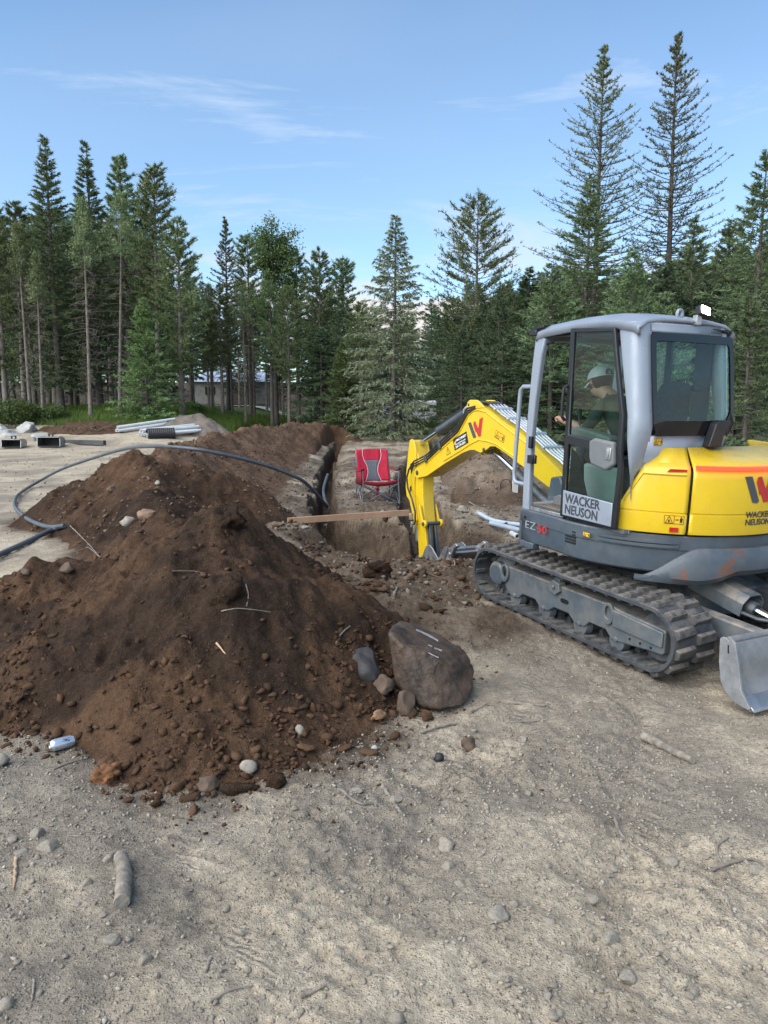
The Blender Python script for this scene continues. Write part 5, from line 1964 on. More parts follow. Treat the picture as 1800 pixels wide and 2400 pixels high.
for row, (d, step, keys) in enumerate(((46, 50, 'bcfad'), (53, 46, 'acbdf'), (62, 44, 'abce'), (74, 42, 'acbe'), (90, 38, 'aeb'), (104, 34, 'ea'))):
    px = -80 + row * 13
    while px < 1900:
        q = px + rngb.uniform(-14, 14)
        dd = d + rngb.uniform(-2.5, 2.5)
        x = (q - 900) / FPX * dd
        low_gap = 430 < q < 680 and row < 3
        open_lane = (985 < q < 1075 or 640 < q < 700) and row < 3
        top = col_top(q) + rngb.uniform(-30, 60)
        if not low_gap and ((open_lane and row < 3) or (q < 1010 and row >= 3 and rngb.random() < .62) or (q < 1010 and row == 2 and rngb.random() < .3) or (q < 420 and row < 2 and rngb.random() < .3)):
            px += step
            continue
        key = rngb.choice('fccf' if low_gap else keys)
        g = land1(x, dd)
        h = at(q, top, dd).z - g
        h = max(5.0, h)
        right = q > 1080
        look = {'a': 'dense dark fir', 'b': 'shaggy slim fir', 'c': 'thin pine', 'd': 'bushy pine', 'e': 'squat dark fir', 'f': 'bare-trunked pine'}[key]
        where = next(w for lim, w in ((70, 'behind the thin pine at the left edge'), (160, 'behind the tallest dense fir at left'), (250, 'behind the olive-crowned fir at left'), (330, 'behind the small bright fir'),
                                      (440, 'behind the yellowish bushy pine'), (560, 'behind the fine-twigged larch and shed'), (680, 'behind the leafy broadleaf tree'), (780, 'behind the second bushy pine'), (860, 'left of the pointed pale spruce'),
                                      (985, 'behind the pointed pale spruce'), (1085, 'behind the boom of the excavator'), (1180, 'behind the layered pine'), (1290, 'above the grab rail of the cab'), (1400, 'behind the door side of the cab'),
                                      (1510, 'behind the shorter towering larch'), (1620, 'behind the tallest larch'), (1720, 'behind the work light on the cab'), (9999, 'at the right edge of the photo')) if q < lim)
        deep = ('front row', 'second row', 'third row', 'fourth row', 'fifth row', 'hindmost row')[row]
        wood_tree(key, x, dd, h, f'{look} of the wood, {where}, {deep}', 'trees of the wood')
        px += step * rngb.uniform(.8, 1.25)
# low dark firs closing the forest on the right, and brush along its edge
for k in range(26):
    q = 1090 + k * 32 + rngb.uniform(-12, 12)
    dd = rngb.uniform(33, 42)
    x = (q - 900) / FPX * dd
    wood_tree(rngb.choice('eea'), x, dd, rngb.uniform(4.5, 8.0), 'low dark fir at the forest edge, ' + ('seen through the cab' if q > 1230 and q < 1720 else 'right of the cab' if q >= 1720 else 'above the boom'), 'low firs at the forest edge')

# bushes
def bush(px, py, d, w, h, label, mat=L_BUSH, seed=1, dens=900):
    rng = np.random.default_rng(seed)
    p = at(px, py, d)
    g = land1(p.x, d)
    n = dens
    th = rng.uniform(0, 6.28, n)
    rr = rng.uniform(0.2, 1, n) ** .5
    C = np.stack([rr * np.cos(th) * w, rr * np.sin(th) * w, (rng.uniform(0, 1, n) ** .8) * h * (1.1 - .55 * rr ** 2)], -1)
    C = np.repeat(C, 5, 0) + rng.normal(size=(n * 5, 3)) * .07
    Vf = spray_tris(C, unit(rng.normal(size=C.shape)), rng.uniform(.06, .13, len(C)), rng.uniform(.025, .05, len(C)), rng)
    t = empty('bush', (p.x, d, g))
    fast_mesh('foliage', Vf, np.arange(len(Vf)).reshape(-1, 3), mat, t)
    m = 14
    mb = MB()
    for k in range(m):
        a = rng.uniform(0, 6.28)
        mb.tube([(0, 0, -.1), (math.cos(a) * w * .4, math.sin(a) * w * .4, h * .5), (math.cos(a) * w * .7, math.sin(a) * w * .7, h * .85)], [.02, .012, .004], 4)
    mb.build('stem', BARK, t)
    tag(t, label, 'bush')


bush(20, 940, 36.8, 1.3, 1.3, 'leafy green bush at the left edge of the grassy bank', seed=5, dens=1400)
bush(110, 955, 38, 1.0, .8, 'low bush behind the thin trunks at left', seed=6)
bush(700, 985, 60, 1.8, .9, 'green bush beyond the long dirt bank', seed=8)
bush(1010, 950, 52, 2.2, .9, 'pale green bush right of the pointed pale spruce', seed=9, dens=1600)
bush(1770, 985, 24, 1.2, .7, 'dark scrub right of the cab behind the hood', L_DARK, seed=10, dens=1400)
bush(432, 985, 43, 1.0, .5, 'weedy bush at the end of the grassy bank', seed=11)

# grass on the bank
L_GRASS = leaf_mat('meadow_grass', (0.070, 0.115, 0.022), (0.150, 0.215, 0.045), (0.120, 0.170, 0.035), 0.3)


def grass(name, n, xr, yr, keep, hgt, label, seed):
    rng = np.random.default_rng(seed)
    x = rng.uniform(*xr, n)
    y = rng.uniform(*yr, n)
    k = keep(x, y, rng)
    x, y = x[k], y[k]
    z = ground(x, y)
    P = np.stack([x, y, z - .03], -1)
    D = unit(np.stack([rng.normal(size=len(x)) * .3, rng.normal(size=len(x)) * .3, np.ones(len(x))], -1))
    Vf = spray_tris(P, D, rng.uniform(.5, 1.1, len(x)) * hgt * (1 + .8 * fbm(x, y, .5, 2, 33)), rng.uniform(.012, .026, len(x)), rng)
    o = fast_mesh(name, Vf, np.arange(len(Vf)).reshape(-1, 3), L_GRASS)
    tag(o, label, 'grass', None, 'stuff')


grass('grass', 80000, (-26, -7.4), (35.2, 49), lambda x, y, r: (y > 36.3 + 1.3 * fbm(x, y, 0.35, 3, 150) + .4) & (x < -8.0 + .8 * fbm(x, y, .6, 2, 9)), .42, 'tall green meadow grass on the bank at left', 3)
grass('grass', 40000, (-9, 9), (46, 64), lambda x, y, r: r.uniform(0, 1, len(x)) < .85, .45, 'rough green grass beyond the end of the trench', 4)
# ------------------------------------------------------------------ road, shed, trailer far behind
M_road = soil_mat('pale_gravel_road', (0.36, 0.35, 0.34), (0.46, 0.45, 0.43), None, None, None, 0.2)
rx = np.linspace(-60, 60, 160)
rows = [[(x, 66.5 + .04 * x + dy + .5 * math.sin(x * .1), land1(x, 66.5 + .04 * x + dy) + .09) for x in rx] for dy in (-2.0, -1.0, 0, 1.0, 2.0)]
rd = MB().loft(rows).build('road', M_road, None, True)
rd['kind'] = 'structure'
set_soil(rd, 0, 0, 0)

SHEDW = pm('grey_board_wall', (0.20, 0.19, 0.18), 0.85, 0, 0.2, 3.0)
SHEDR = pm('pale_blue_metal_roof', (0.50, 0.56, 0.66), 0.4, 0.3, 0.06, 1.0)
sh0 = at(555, 960, 80)
sh = empty('shed', (sh0.x, 80, land1(sh0.x, 80)))
tag(sh, 'grey shed with pale blue metal roof behind the tree trunks', 'shed')
MB().box((0, 0, 1.2), (7.6, 5, 2.4)).build('wall', SHEDW, sh)
mb = MB()
mb.add([(-4.3, -2.9, 2.3), (4.3, -2.9, 2.3), (4.3, 2.9, 2.3), (-4.3, 2.9, 2.3), (-3.0, 0, 3.5), (4.3, 0, 3.5)], [(0, 1, 5, 4), (2, 3, 4, 5), (0, 4, 3), (1, 2, 5), (3, 2, 1, 0)])
rf = mb.build('roof', SHEDR, sh)
for k in range(12):
    MB().box((-2.6 + k * .6, -1.45, 2.93), (.05, 3.1, .05), Matrix.Rotation(math.atan2(1.2, 2.9), 3, 'X')).build('roof_rib', SHEDR, rf)
dd_ = MB().box((1.0, -2.53, 1.0), (1.8, .06, 2.0)).build('door', BARKD, sh)
MB().box((-2.2, -2.53, 1.4), (1.0, .06, .8)).build('window', BLKG, sh)
tl0 = at(955, 955, 58)
tr_ = empty('parked_trailer', (tl0.x, 58, land1(tl0.x, 58)), R(12))
tag(tr_, 'white parked trailer glimpsed behind the pointed pale spruce', 'trailer')
MB().box((0, 0, 1.25), (4.2, 1.9, 1.7)).build('body', WHT, tr_, False, .15, seg=3)
for x in (-.9, .1, 1.1):
    MB().box((x, -.96, 1.5), (.6, .03, .45)).build('window', BLKG, tr_)
for x in (-.6, .6):
    MB().lathe([(0, .34), (.2, .34), (.2, .15)], (x, -.95, .34), (x, -.7, .34), 18).build('wheel', RUB, tr_, True)
MB().tube([(2.1, 0, .5), (3.2, 0, .5)], .05, 6).build('drawbar', BLK, tr_)
for px, py, d, nm in ((822, 935, 60, 'far warm yard lamp glowing between the bushy pine and the pale spruce'), (870, 943, 60, 'far warm yard lamp glowing at the left edge of the pale spruce')):
    p = at(px, py, d)
    g = land1(p.x, d)
    t = empty('yard_lamp', (p.x, d, g))
    tag(t, nm, 'lamp')
    MB().tube([(0, 0, -.1), (0, 0, p.z - g)], .05, 8).build('post', BARK, t)
    MB().box((0, -.06, p.z - g), (.28, .12, .14)).build('lamp_head', emit_mat('warm_lamp', (1.0, .62, .25), 5.0), t, False, .03)

# ------------------------------------------------------------------ operator in the cab
SHIRT = pm('dark_green_shirt', (0.018, 0.036, 0.034), 0.9, 0, 0.15, 12.0, 0.2, 120)
JEANS = pm('dark_work_trousers', (0.035, 0.045, 0.060), 0.9, 0, 0.15, 12.0, 0.2, 120)
CAPM = pm('grey_white_cap_cloth', (0.42, 0.45, 0.47), 0.85, 0, 0.08, 30.0, 0.1, 200)
HAIR = pm('dark_hair', (0.02, 0.016, 0.012), 0.7, 0, 0.2, 60.0)


def skinned(name, verts, edges, radii, mat, parent, root=0, sub=2):
    me = bpy.data.meshes.new(name)
    me.from_pydata(verts, edges, [])
    o = link(name, me, mat, parent)
    o.modifiers.new('skin', 'SKIN').use_smooth_shade = True
    sv = me.skin_vertices[0].data
    for i, r_ in enumerate(radii):
        sv[i].radius = (r_, r_) if isinstance(r_, (int, float)) else r_
        sv[i].use_root = (i == root)
    md = o.modifiers.new('smooth', 'SUBSURF')
    md.levels = md.render_levels = sub
    return o


PX = -.46
pv, pe, pr = [], [], []


def pj(p, r_, prev=None):
    pv.append(p)
    pr.append(r_)
    if prev is not None:
        pe.append((prev, len(pv) - 1))
    return len(pv) - 1


pel = pj((PX, -.20, 1.54), .135)
bel = pj((PX, -.10, 1.64), .130, pel)
che = pj((PX, .03, 1.76), (.150, .12), bel)
nb = pj((PX, .14, 1.885), .075, che)
nk = pj((PX, .20, 1.93), .056, nb)
hd0 = pj((PX, .265, 1.955), .072, nk)
hd1 = pj((PX, .285, 2.03), .092, hd0)
hd2 = pj((PX, .275, 2.09), .082, hd1)
chin = pj((PX, .345, 1.925), .040, hd0)
nose = pj((PX, .378, 2.005), .016, hd1)
for s in (-1, 1):
    pj((PX + s * .088, .262, 2.015), .018, hd1)
    sh_ = pj((PX + s * .165, .06, 1.82), .070, che)
    el = pj((PX + s * .255, .15, 1.625), .048, sh_)
    wr_ = pj((PX + s * .275, .345, 1.685), .032, el)
    hn = pj((PX + s * .278, .41, 1.705), .034, wr_)
    for f in range(4):
        a = pj((PX + s * .278 + (f - 1.5) * .017, .45, 1.725 - abs(f - 1.4) * .006), .010, hn)
        b = pj((PX + s * .278 + (f - 1.5) * .016, .462, 1.700 - .004 * f), .009, a)
        pj((PX + s * .278 + (f - 1.5) * .015, .440, 1.680), .008, b)
    th1 = pj((PX + s * .245, .41, 1.722), .011, hn)
    pj((PX + s * .240, .442, 1.728), .009, th1)
    hp = pj((PX + s * .10, -.16, 1.53), .095, pel)
    kn = pj((PX + s * .15, .26, 1.50), .072, hp)
    an = pj((PX + s * .14, .36, 1.08), .046, kn)
    pj((PX + s * .14, .48, 1.02), .040, an)
body_tmp = skinned('body_tmp', pv, pe, [(r_ * 1.14 if i in (0, 1) else r_) if isinstance(r_, float) else (r_[0] * 1.12, r_[1] * 1.15) for i, r_ in enumerate(pr)], SKIN, None)
bpy.context.view_layer.update()
pm_ = bpy.data.meshes.new_from_object(body_tmp.evaluated_get(bpy.context.evaluated_depsgraph_get()))
bpy.data.objects.remove(body_tmp)
pm_.materials.clear()
pm_.name = 'person'
person = link('person', pm_, SKIN)
pm_.materials.append(SHIRT)
pm_.materials.append(JEANS)
for po in pm_.polygons:
    c = po.center
    ax = abs(c.x - PX)
    po.use_smooth = True
    if c.z < 1.60 and (c.y > -.05 or c.z < 1.52) and ax < .24:
        po.material_index = 2
    elif (c.y < .135 and c.z < 1.92) or (ax > .12 and c.z > 1.64 and c.y < .16):
        po.material_index = 1
person.matrix_world = EXM
tag(person, 'person in dark green shirt and pale cap bent forward at the controls inside the cab', 'person')
sv_, se_, sr_ = [(PX, -.22, 1.50), (PX, -.11, 1.64), (PX, .03, 1.765), (PX, .13, 1.87)], [(0, 1), (1, 2), (2, 3)], [.165, .165, (.185, .155), .096]
for s in (-1, 1):
    n0 = len(sv_)
    sv_ += [(PX + s * .165, .06, 1.825), (PX + s * .215, .11, 1.71), (PX + s * .252, .155, 1.64)]
    se_ += [(2, n0), (n0, n0 + 1), (n0 + 1, n0 + 2)]
    sr_ += [.090, .078, .066]
tv_, te_, tr2 = [(PX, -.20, 1.52)], [], [.15]
for s in (-1, 1):
    n0 = len(tv_)
    tv_ += [(PX + s * .10, -.15, 1.53), (PX + s * .15, .26, 1.50), (PX + s * .14, .35, 1.12)]
    te_ += [(0, n0), (n0, n0 + 1), (n0 + 1, n0 + 2)]
    tr2 += [.108, .086, .062]
# cap: dome, brim, and the open strap arch at the back
cm = Matrix.Translation((PX, .283, 2.045)) @ Matrix.Rotation(R(-16), 4, 'X')
rows = []
for t in np.linspace(0, 1, 9):
    el_ = t * math.pi / 2
    rows.append([cm @ Vector((.104 * math.cos(el_) * math.cos(a), .112 * math.cos(el_) * math.sin(a), .110 * math.sin(el_))) for a in np.linspace(0, 2 * math.pi, 24, endpoint=False)])
cap = MB().loft(rows, True).build('cap', CAPM, person, True)
br = []
for t in (0, .5, 1):
    br.append([cm @ Vector((.10 * math.sin(a) * (1 - .15 * t), .10 * math.cos(a) + .085 * t * math.cos(a * .75), .004 - .028 * t - .035 * abs(math.sin(a)) ** 2)) for a in np.linspace(-1.1, 1.1, 13)])
MB().loft(br).build('cap_brim', CAPM, person, True, solid=.006)
arch = [cm @ Vector((.046 * math.cos(a), -.108 + .012 * math.sin(a), .006 + .052 * math.sin(a))) for a in np.linspace(0, math.pi, 10)]
MB().add([p + (p - cm.translation).normalized() * .004 for p in arch], [tuple(range(10))]).build('strap_opening', HAIR, person)
rows = []
for t in np.linspace(-.55, .10, 5):
    el_ = t * math.pi / 2
    rows.append([cm @ Vector((.099 * math.cos(el_) * math.cos(a), .104 * math.cos(el_) * math.sin(a), .110 * math.sin(el_))) for a in np.linspace(math.pi * .98, math.pi * 2.02, 14)])
MB().loft(rows).build('hair', HAIR, person, True)

# ------------------------------------------------------------------ folding camp chair
REDC = pm('red_canvas', (0.42, 0.010, 0.035), 0.8, 0, 0.12, 8.0, 0.2, 90)
REDD = pm('dark_red_canvas', (0.20, 0.006, 0.018), 0.85, 0, 0.12, 8.0, 0.2, 90)
GRYC = pm('grey_mesh_canvas', (0.115, 0.125, 0.140), 0.85, 0, 0.10, 30.0, 0.2, 200)
PIPE_ = pm('pink_white_piping', (0.75, 0.45, 0.48), 0.7, 0, 0.05, 8.0)
LEGM = pm('grey_steel_leg', (0.16, 0.175, 0.19), 0.4, 0.5, 0.1, 8.0)
cp = hit(884, 1166)
chair = empty('camp_chair', (cp.x, 14.55, float(ground(np.array([cp.x]), np.array([14.55]))[0])), R(17))
chair.scale = (1.12, 1.12, 1.12)
tag(chair, 'red folding camp chair with grey mesh back standing beside the trench', 'chair')


def back_pt(u, v):
    """u across (-1..1), v up (0..1); the back leans away from the seat."""
    w = .285 + .005 * v
    sagy = .055 * (1 - u * u) * (1 - .3 * v)
    return Vector((u * w, .17 + .16 * v + sagy, .40 + .56 * v - .015 * u * u * (v > .9)))


def seat_pt(u, v):
    """v from back (0) to front (1)."""
    return Vector((u * (.285 + .03 * v), .17 - .42 * v, .40 + .045 * v - .055 * (1 - u * u) * (1 - .4 * v)))


def half_w(v):
    return float(np.interp(v, [0, .12, .3, .5, .62, .8, 1.0], [.50, .40, .30, .37, .50, .60, .58]))


def panel(fn, ua, ub, v0, v1, nm, mat, n=14, m=6):
    rows = []
    for v in np.linspace(v0, v1, n):
        a, b = ua(v), ub(v)
        rows.append([fn(a + (b - a) * t, v) for t in np.linspace(0, 1, m)])
    return MB().loft(rows).build(nm, mat, chair, True, solid=.008)


panel(back_pt, lambda v: -1.0, lambda v: -half_w(v), 0, 1, 'back_side_panel', REDC)
panel(back_pt, lambda v: half_w(v), lambda v: 1.0, 0, 1, 'back_side_panel', REDC)
panel(back_pt, lambda v: -half_w(v), lambda v: half_w(v), 0, .64, 'back_mesh', GRYC)
panel(back_pt, lambda v: -half_w(v), lambda v: half_w(v), .64, 1.0, 'headrest', REDC)
panel(seat_pt, lambda v: -1.0, lambda v: 1.0, 0, 1, 'seat', REDC)
rows = [[seat_pt(u, 1) for u in np.linspace(-1, 1, 12)], [seat_pt(u, 1) + Vector((0, .01, -.05 - .02 * (1 - u * u))) for u in np.linspace(-1, 1, 12)]]
MB().loft(rows).build('seat_apron', REDD, chair, True, solid=.006)
for s in (-1, 1):
    MB().tube([back_pt(s * half_w(v), v) + Vector((0, -.012, 0)) for v in np.linspace(0, 1, 16)], .0055, 6).build('piping', PIPE_, chair, True)
    MB().tube([(s * .31, .30, .02), (s * .30, .19, .42), (s * .29, .345, .97)], .011, 8).build('back_pole', LEGM, chair, True)
    MB().tube([(s * .335, -.27, .02), (s * .315, -.24, .44), (s * .325, -.25, .64)], .011, 8).build('leg', LEGM, chair, True)
    MB().tube([(s * .335, -.27, .02), (s * .31, .21, .40)], .010, 8).build('leg', LEGM, chair, True)
    MB().tube([(s * .31, .30, .02), (s * .315, -.24, .42)], .010, 8).build('leg', LEGM, chair, True)
    rows = []
    for t in np.linspace(0, 1, 7):
        c_ = Vector((s * .325, -.28 + .50 * t, .635 - .035 * math.sin(t * math.pi) + .0 * t))
        rows.append([c_ + Vector((.03 * math.cos(a), 0, .014 * math.sin(a))) for a in np.linspace(0, 2 * math.pi, 10, endpoint=False)])
    MB().loft(rows, True).build('armrest', REDD, chair, True)
    for q in ((s * .33, -.27, .0), (s * .31, .30, .0)):
        MB().lathe([(0, .02), (.03, .018), (.04, .012)], q, (q[0], q[1], .1), 10).build('foot', BLK, chair, True)
for yy in (-.26, .29):
    MB().tube([(-.335, yy, .03), (.315, yy + .02, .38)], .010, 8).build('cross_brace', LEGM, chair, True)
    MB().tube([(.335, yy, .03), (-.315, yy + .02, .38)], .010, 8).build('cross_brace', LEGM, chair, True)
rows = [[(-.345, y, z) for y in (-.20, .12)] for z in (.60, .36)]
MB().loft(rows).build('side_pocket', REDD, chair, True, solid=.02)
MB().tube([(.10, .33, .10), (.12, .33, .36)], .030, 8).build('carry_bag', REDC, chair, True)

# ------------------------------------------------------------------ plank, pipes and hoses
WOOD = pm('fresh_pine_timber', (0.42, 0.250, 0.150), 0.75, 0, 0.14, 3.0, 0.15, 60)
a_, b_ = Vector((-1.47, 11.26, .165)), Vector((.42, 12.26, .165))
pk = MB()
dv = (b_ - a_)
pk.box((0, 0, 0), (dv.length, .040, .098))
plank = pk.build('timber_plank', WOOD, None, False, .003)
plank.location = (a_ + b_) / 2
plank.rotation_euler = (0, 0, math.atan2(dv.y, dv.x))
tag(plank, 'fresh sawn timber plank laid across the end of the trench', 'plank')


def smooth_path(pts, n=8):
    """Catmull-Rom through the points."""
    P = [Vector(p) for p in pts]
    out = []
    for i in range(len(P) - 1):
        p0, p1, p2, p3 = P[max(i - 1, 0)], P[i], P[i + 1], P[min(i + 2, len(P) - 1)]
        for k in range(n):
            t = k / n
            out.append(.5 * ((2 * p1) + (p2 - p0) * t + (2 * p0 - 5 * p1 + 4 * p2 - p3) * t * t + (3 * p1 - p0 - 3 * p2 + p3) * t ** 3))
    out.append(P[-1])
    return out


def gz(x, y):
    return float(surf(np.array([x]), np.array([y]))[0])


POLY = pm('black_grey_poly_pipe', (0.058, 0.068, 0.080), 0.42, 0, 0.2, 4.0, 0.05, 40, dust=0.30, dustcol=(0.16, 0.165, 0.17))
UPV = Vector((0, 0, .045))
pts = [hit(*q_) + UPV for q_ in ((-60, 1338), (0, 1308), (60, 1280), (120, 1250), (150, 1240))]
pts2 = [hit(*q_) + UPV for q_ in ((152, 1240), (112, 1242), (66, 1224), (38, 1198), (35, 1182), (44, 1164))]
for px, py, d in ((81, 1134, 17.2), (141, 1101, 17.3), (217, 1074, 16.6), (293, 1052, 15), (358, 1046, 12.9), (434, 1050, 12.2), (510, 1062, 12.2), (608, 1086, 12.6), (684, 1114, 13.2), (721, 1136, 13.8), (768, 1188, 14.6)):
    pts2.append(at(px, py, d))
ho = MB()
ho.tube(smooth_path(pts), .034, 10)
ho.tube(smooth_path(pts2), .032, 10)
hp_ = ho.build('poly_pipe', POLY, None, True)
tag(hp_, 'long black poly pipe looping over the dirt piles into the trench', 'pipe')
h2 = MB().tube(smooth_path([at(772, 1192, 14.9), at(762, 1172, 15.0), at(758, 1150, 15.4), at(762, 1130, 16.0), at(768, 1112, 17.0)]), .030, 8).build('poly_pipe', POLY, None, True)
tag(h2, 'short grey pipe curving up the right wall inside the trench', 'pipe')
PVC = pm('white_plastic_pipe', (0.62, 0.64, 0.64), 0.4, 0, 0.06, 3.0, 0.03, 60, dust=0.15)
PVCB = pm('pale_blue_conduit', (0.42, 0.50, 0.58), 0.4, 0, 0.08, 3.0, 0.03, 60, dust=0.2)


def hollow_pipe(name, a, b, r_, mat, label, group=None, path=None):
    a, b = Vector(a), Vector(b)
    mb = MB()
    L = (b - a).length
    if path is None:
        mb.lathe([(.10, r_ * .86), (0, r_ * .86), (0, r_), (L, r_), (L, r_ * .86), (L - .10, r_ * .86)], a, b, 18)
    else:
        mb.tube(smooth_path(path), r_, 14)
    o = mb.build(name, mat, None, True, angle=50)
    tag(o, label, 'pipe', group)
    return o


q = [hit(1122, 1212), hit(1160, 1226), hit(1225, 1236)]
hollow_pipe('conduit_pipe', q[0], q[2], .032, PVCB, 'upper pale blue plastic conduit lying curved in front of the cab', None, [p + Vector((0, 0, .035 + .03 * (i == 0))) for i, p in enumerate(q)])
q = [hit(1150, 1232), hit(1230, 1252)]
hollow_pipe('conduit_pipe', q[0] + Vector((0, 0, .04)), q[1] + Vector((0, 0, .04)), .034, PVCB, 'lower straight pale blue plastic conduit lying in front of the cab')
q = [hit(1199, 1256), hit(1213, 1264)]
hollow_pipe('conduit_pipe', q[0] + Vector((0, 0, .04)), q[1] + Vector((0, 0, .04)), .034, PVC, 'short pipe offcut on the dirt beneath the front of the cab')
# stack of white pipes at the far edge of the yard
pg0 = hit(275, 1014)
rp = random.Random(3)
ord_ = ['lowest front', 'second', 'third', 'fourth', 'topmost', 'loose leftmost', 'loose second', 'rear', 'hindmost', 'slanting']
k = 0
LBL = ['white plastic pipe on top of the pile at the yard edge', 'white plastic pipe in the pile at the yard edge']
for (dx, dz, dy, L) in ((0, 0, 0, 3.0), (.13, 0, -.05, 3.0), (.07, .11, 0, 3.0), (.30, 0, .1, 3.0), (1.25, 0, -.6, 2.9), (1.40, 0, -.7, 2.9), (1.55, 0, -.75, 2.9), (1.33, .11, -.6, 2.9), (1.48, .11, -.7, 2.9), (1.72, 0, -.9, 2.6)):
    ang = R(rp.uniform(44, 49))
    a = Vector((pg0.x + dx, pg0.y + dy - .2, 0))
    a.z = land1(a.x, a.y) + .12 + dz * 1.35
    b = a + Vector((math.cos(ang) * L, math.sin(ang) * L, 0))
    b.z = land1(b.x, b.y) + .26 + dz * 1.35
    hollow_pipe('plastic_pipe', a, b, .072, PVC, LBL[0] if dz else LBL[1], 'white pipes piled ' + ('on top' if dz else 'below'))
    k += 1
CULV = pm('black_corrugated_plastic', (0.012, 0.013, 0.015), 0.45, 0, 0.15, 4.0)
c0 = hit(345, 1027)
prof = []
for i in range(28):
    prof.append((i * .045, .27 + (.022 if i % 2 else 0)))
prof = [(.05, .25), (0, .25)] + prof
cv = MB().lathe(prof, c0 + Vector((0, 0, .16)), c0 + Vector((1.6, .9, .20)), 22).build('corrugated_culvert', CULV, None, False)
tag(cv, 'black corrugated culvert pipe lying beside the white pipes', 'pipe')

# spare buckets, steel beam and rocks at the left edge of the yard
OLDS = pm('old_dark_steel', (0.060, 0.062, 0.066), 0.6, 0.4, 0.25, 4.0, 0.2, 30, dust=0.35)
for (x0, x1, yb, yt, lab) in ((2, 50, 1052, 1024, 'spare digging bucket at the very left edge of the yard'), (86, 141, 1050, 1021, 'spare dark digging bucket facing the camera beside the steel beam')):
    a, b = hit(x0, yb), hit(x1, yb)
    w = (b - a).length * .95
    h = w * .46
    t = empty('spare_bucket', ((a.x + b.x) / 2, a.y + .3, land1((a.x + b.x) / 2, a.y + .3)), R(4))
    tag(t, lab, 'bucket')
    pr_ = [(-.28, h), (.0, h), (.26, h * .85), (.36, h * .45), (.26, .06), (0, .0), (-.30, .0), (-.30, .025), (0, .03), (.22, .09), (.31, h * .45), (.22, h * .80), (0, h - .03), (-.28, h - .03)]
    MB().prism(pr_, 0, -w / 2, w / 2).build('bucket_shell', OLDS, t, False, .008)
    for s in (-1, 1):
        MB().prism([(-.28, h), (0, h), (.26, h * .85), (.36, h * .45), (.26, .06), (0, 0), (-.32, 0)], 0, s * w / 2 - .015, s * w / 2 + .015).build('bucket_side', STEEL, t, False, .004)
    MB().ring([(-.10, h), (-.10, h + .13), (.10, h + .13), (.10, h)], [(-.06, h), (-.06, h + .09), (.06, h + .09), (.06, h)], 1, -.05, .05).build('mounting_ear', OLDS, t, False, .006)
    MB().prism([(-.28, h), (-.36, h - .01), (-.36, h - .04), (-.28, h - .035)], 0, -w / 2, w / 2).build('cutting_edge', STEEL, t)
a, b = hit(146, 1036), hit(246, 1046)
bm_ = MB()
dv = Vector((b.x - a.x, b.y - a.y, 0))
bm_.box((0, 0, .11), (dv.length, .16, .20))
ob = bm_.build('steel_beam', OLDS, None, False, .01)
ob.location = ((a.x + b.x) / 2, (a.y + b.y) / 2, land1((a.x + b.x) / 2, (a.y + b.y) / 2) - .02)
ob.rotation_euler = (0, 0, math.atan2(dv.y, dv.x))
tag(ob, 'long dark steel beam lying on the ground behind the spare bucket', 'beam')

# ------------------------------------------------------------------ rocks
ROCKG = pm('grey_field_stone', (0.250, 0.222, 0.180), 0.9, 0, 0.3, 14.0, 0.6, 40, dust=0.75, dustcol=(0.34, 0.295, 0.225))
ROCKW = pm('white_grey_rock', (0.36, 0.35, 0.33), 0.85, 0, 0.18, 3.0, 0.4, 10)
ROCKB = pm('brown_stone', (0.095, 0.064, 0.043), 0.85, 0, 0.3, 9.0, 0.5, 30)
ROCKD = pm('black_coal_like_stone', (0.010, 0.010, 0.011), 0.6, 0, 0.3, 9.0, 0.5, 30)
ROCKO = pm('orange_clay_clod', (0.165, 0.072, 0.028), 0.95, 0, 0.4, 9.0, 0.9, 25)
BOULD = pm('damp_dark_boulder', (0.044, 0.028, 0.018), 0.6, 0, 0.6, 7.0, 1.0, 34, dust=0.8, dustcol=(0.100, 0.062, 0.038))
SOILC = pm('brown_soil_clod', (0.088, 0.050, 0.028), 0.95, 0, 0.35, 12.0, 0.8, 40)


def ico(sub):
    bm = bmesh.new()
    bmesh.ops.create_icosphere(bm, subdivisions=sub, radius=1.0)
    V = np.array([v.co[:] for v in bm.verts])
    F_ = np.array([[v.index for v in f.verts] for f in bm.faces])
    bm.free()
    return V, F_


ICO = {1: ico(1), 2: ico(2), 3: ico(3), 4: ico(4)}


def noise3(V, f, seed):
    return (vnoise(V[:, 0] * f + 3.1, V[:, 1] * f + V[:, 2] * f * .7, seed) + vnoise(V[:, 1] * f - 2.7, V[:, 2] * f + V[:, 0] * f * .6, seed + 1) + vnoise(V[:, 2] * f + 5.5, V[:, 0] * f - V[:, 1] * f * .5, seed + 2)) * .67


def rock_verts(seed, sub, rough=.25, facet=0, squash=(1, 1, 1)):
    V, F_ = ICO[sub]
    rng = np.random.default_rng(seed)
    V = V.copy()
    for k in range(facet):
        n = unit(rng.normal(size=3))
        d = V @ n
        lim = rng.uniform(.55, .85)
        V = V - np.clip(d - lim, 0, None)[:, None] * n
    r = 1 + rough * noise3(V, 1.3, seed) * 2 + rough * .5 * noise3(V, 3.3, seed + 9) + rough * .22 * noise3(V, 8.0, seed + 19)
    return V * r[:, None] * np.array(squash), F_


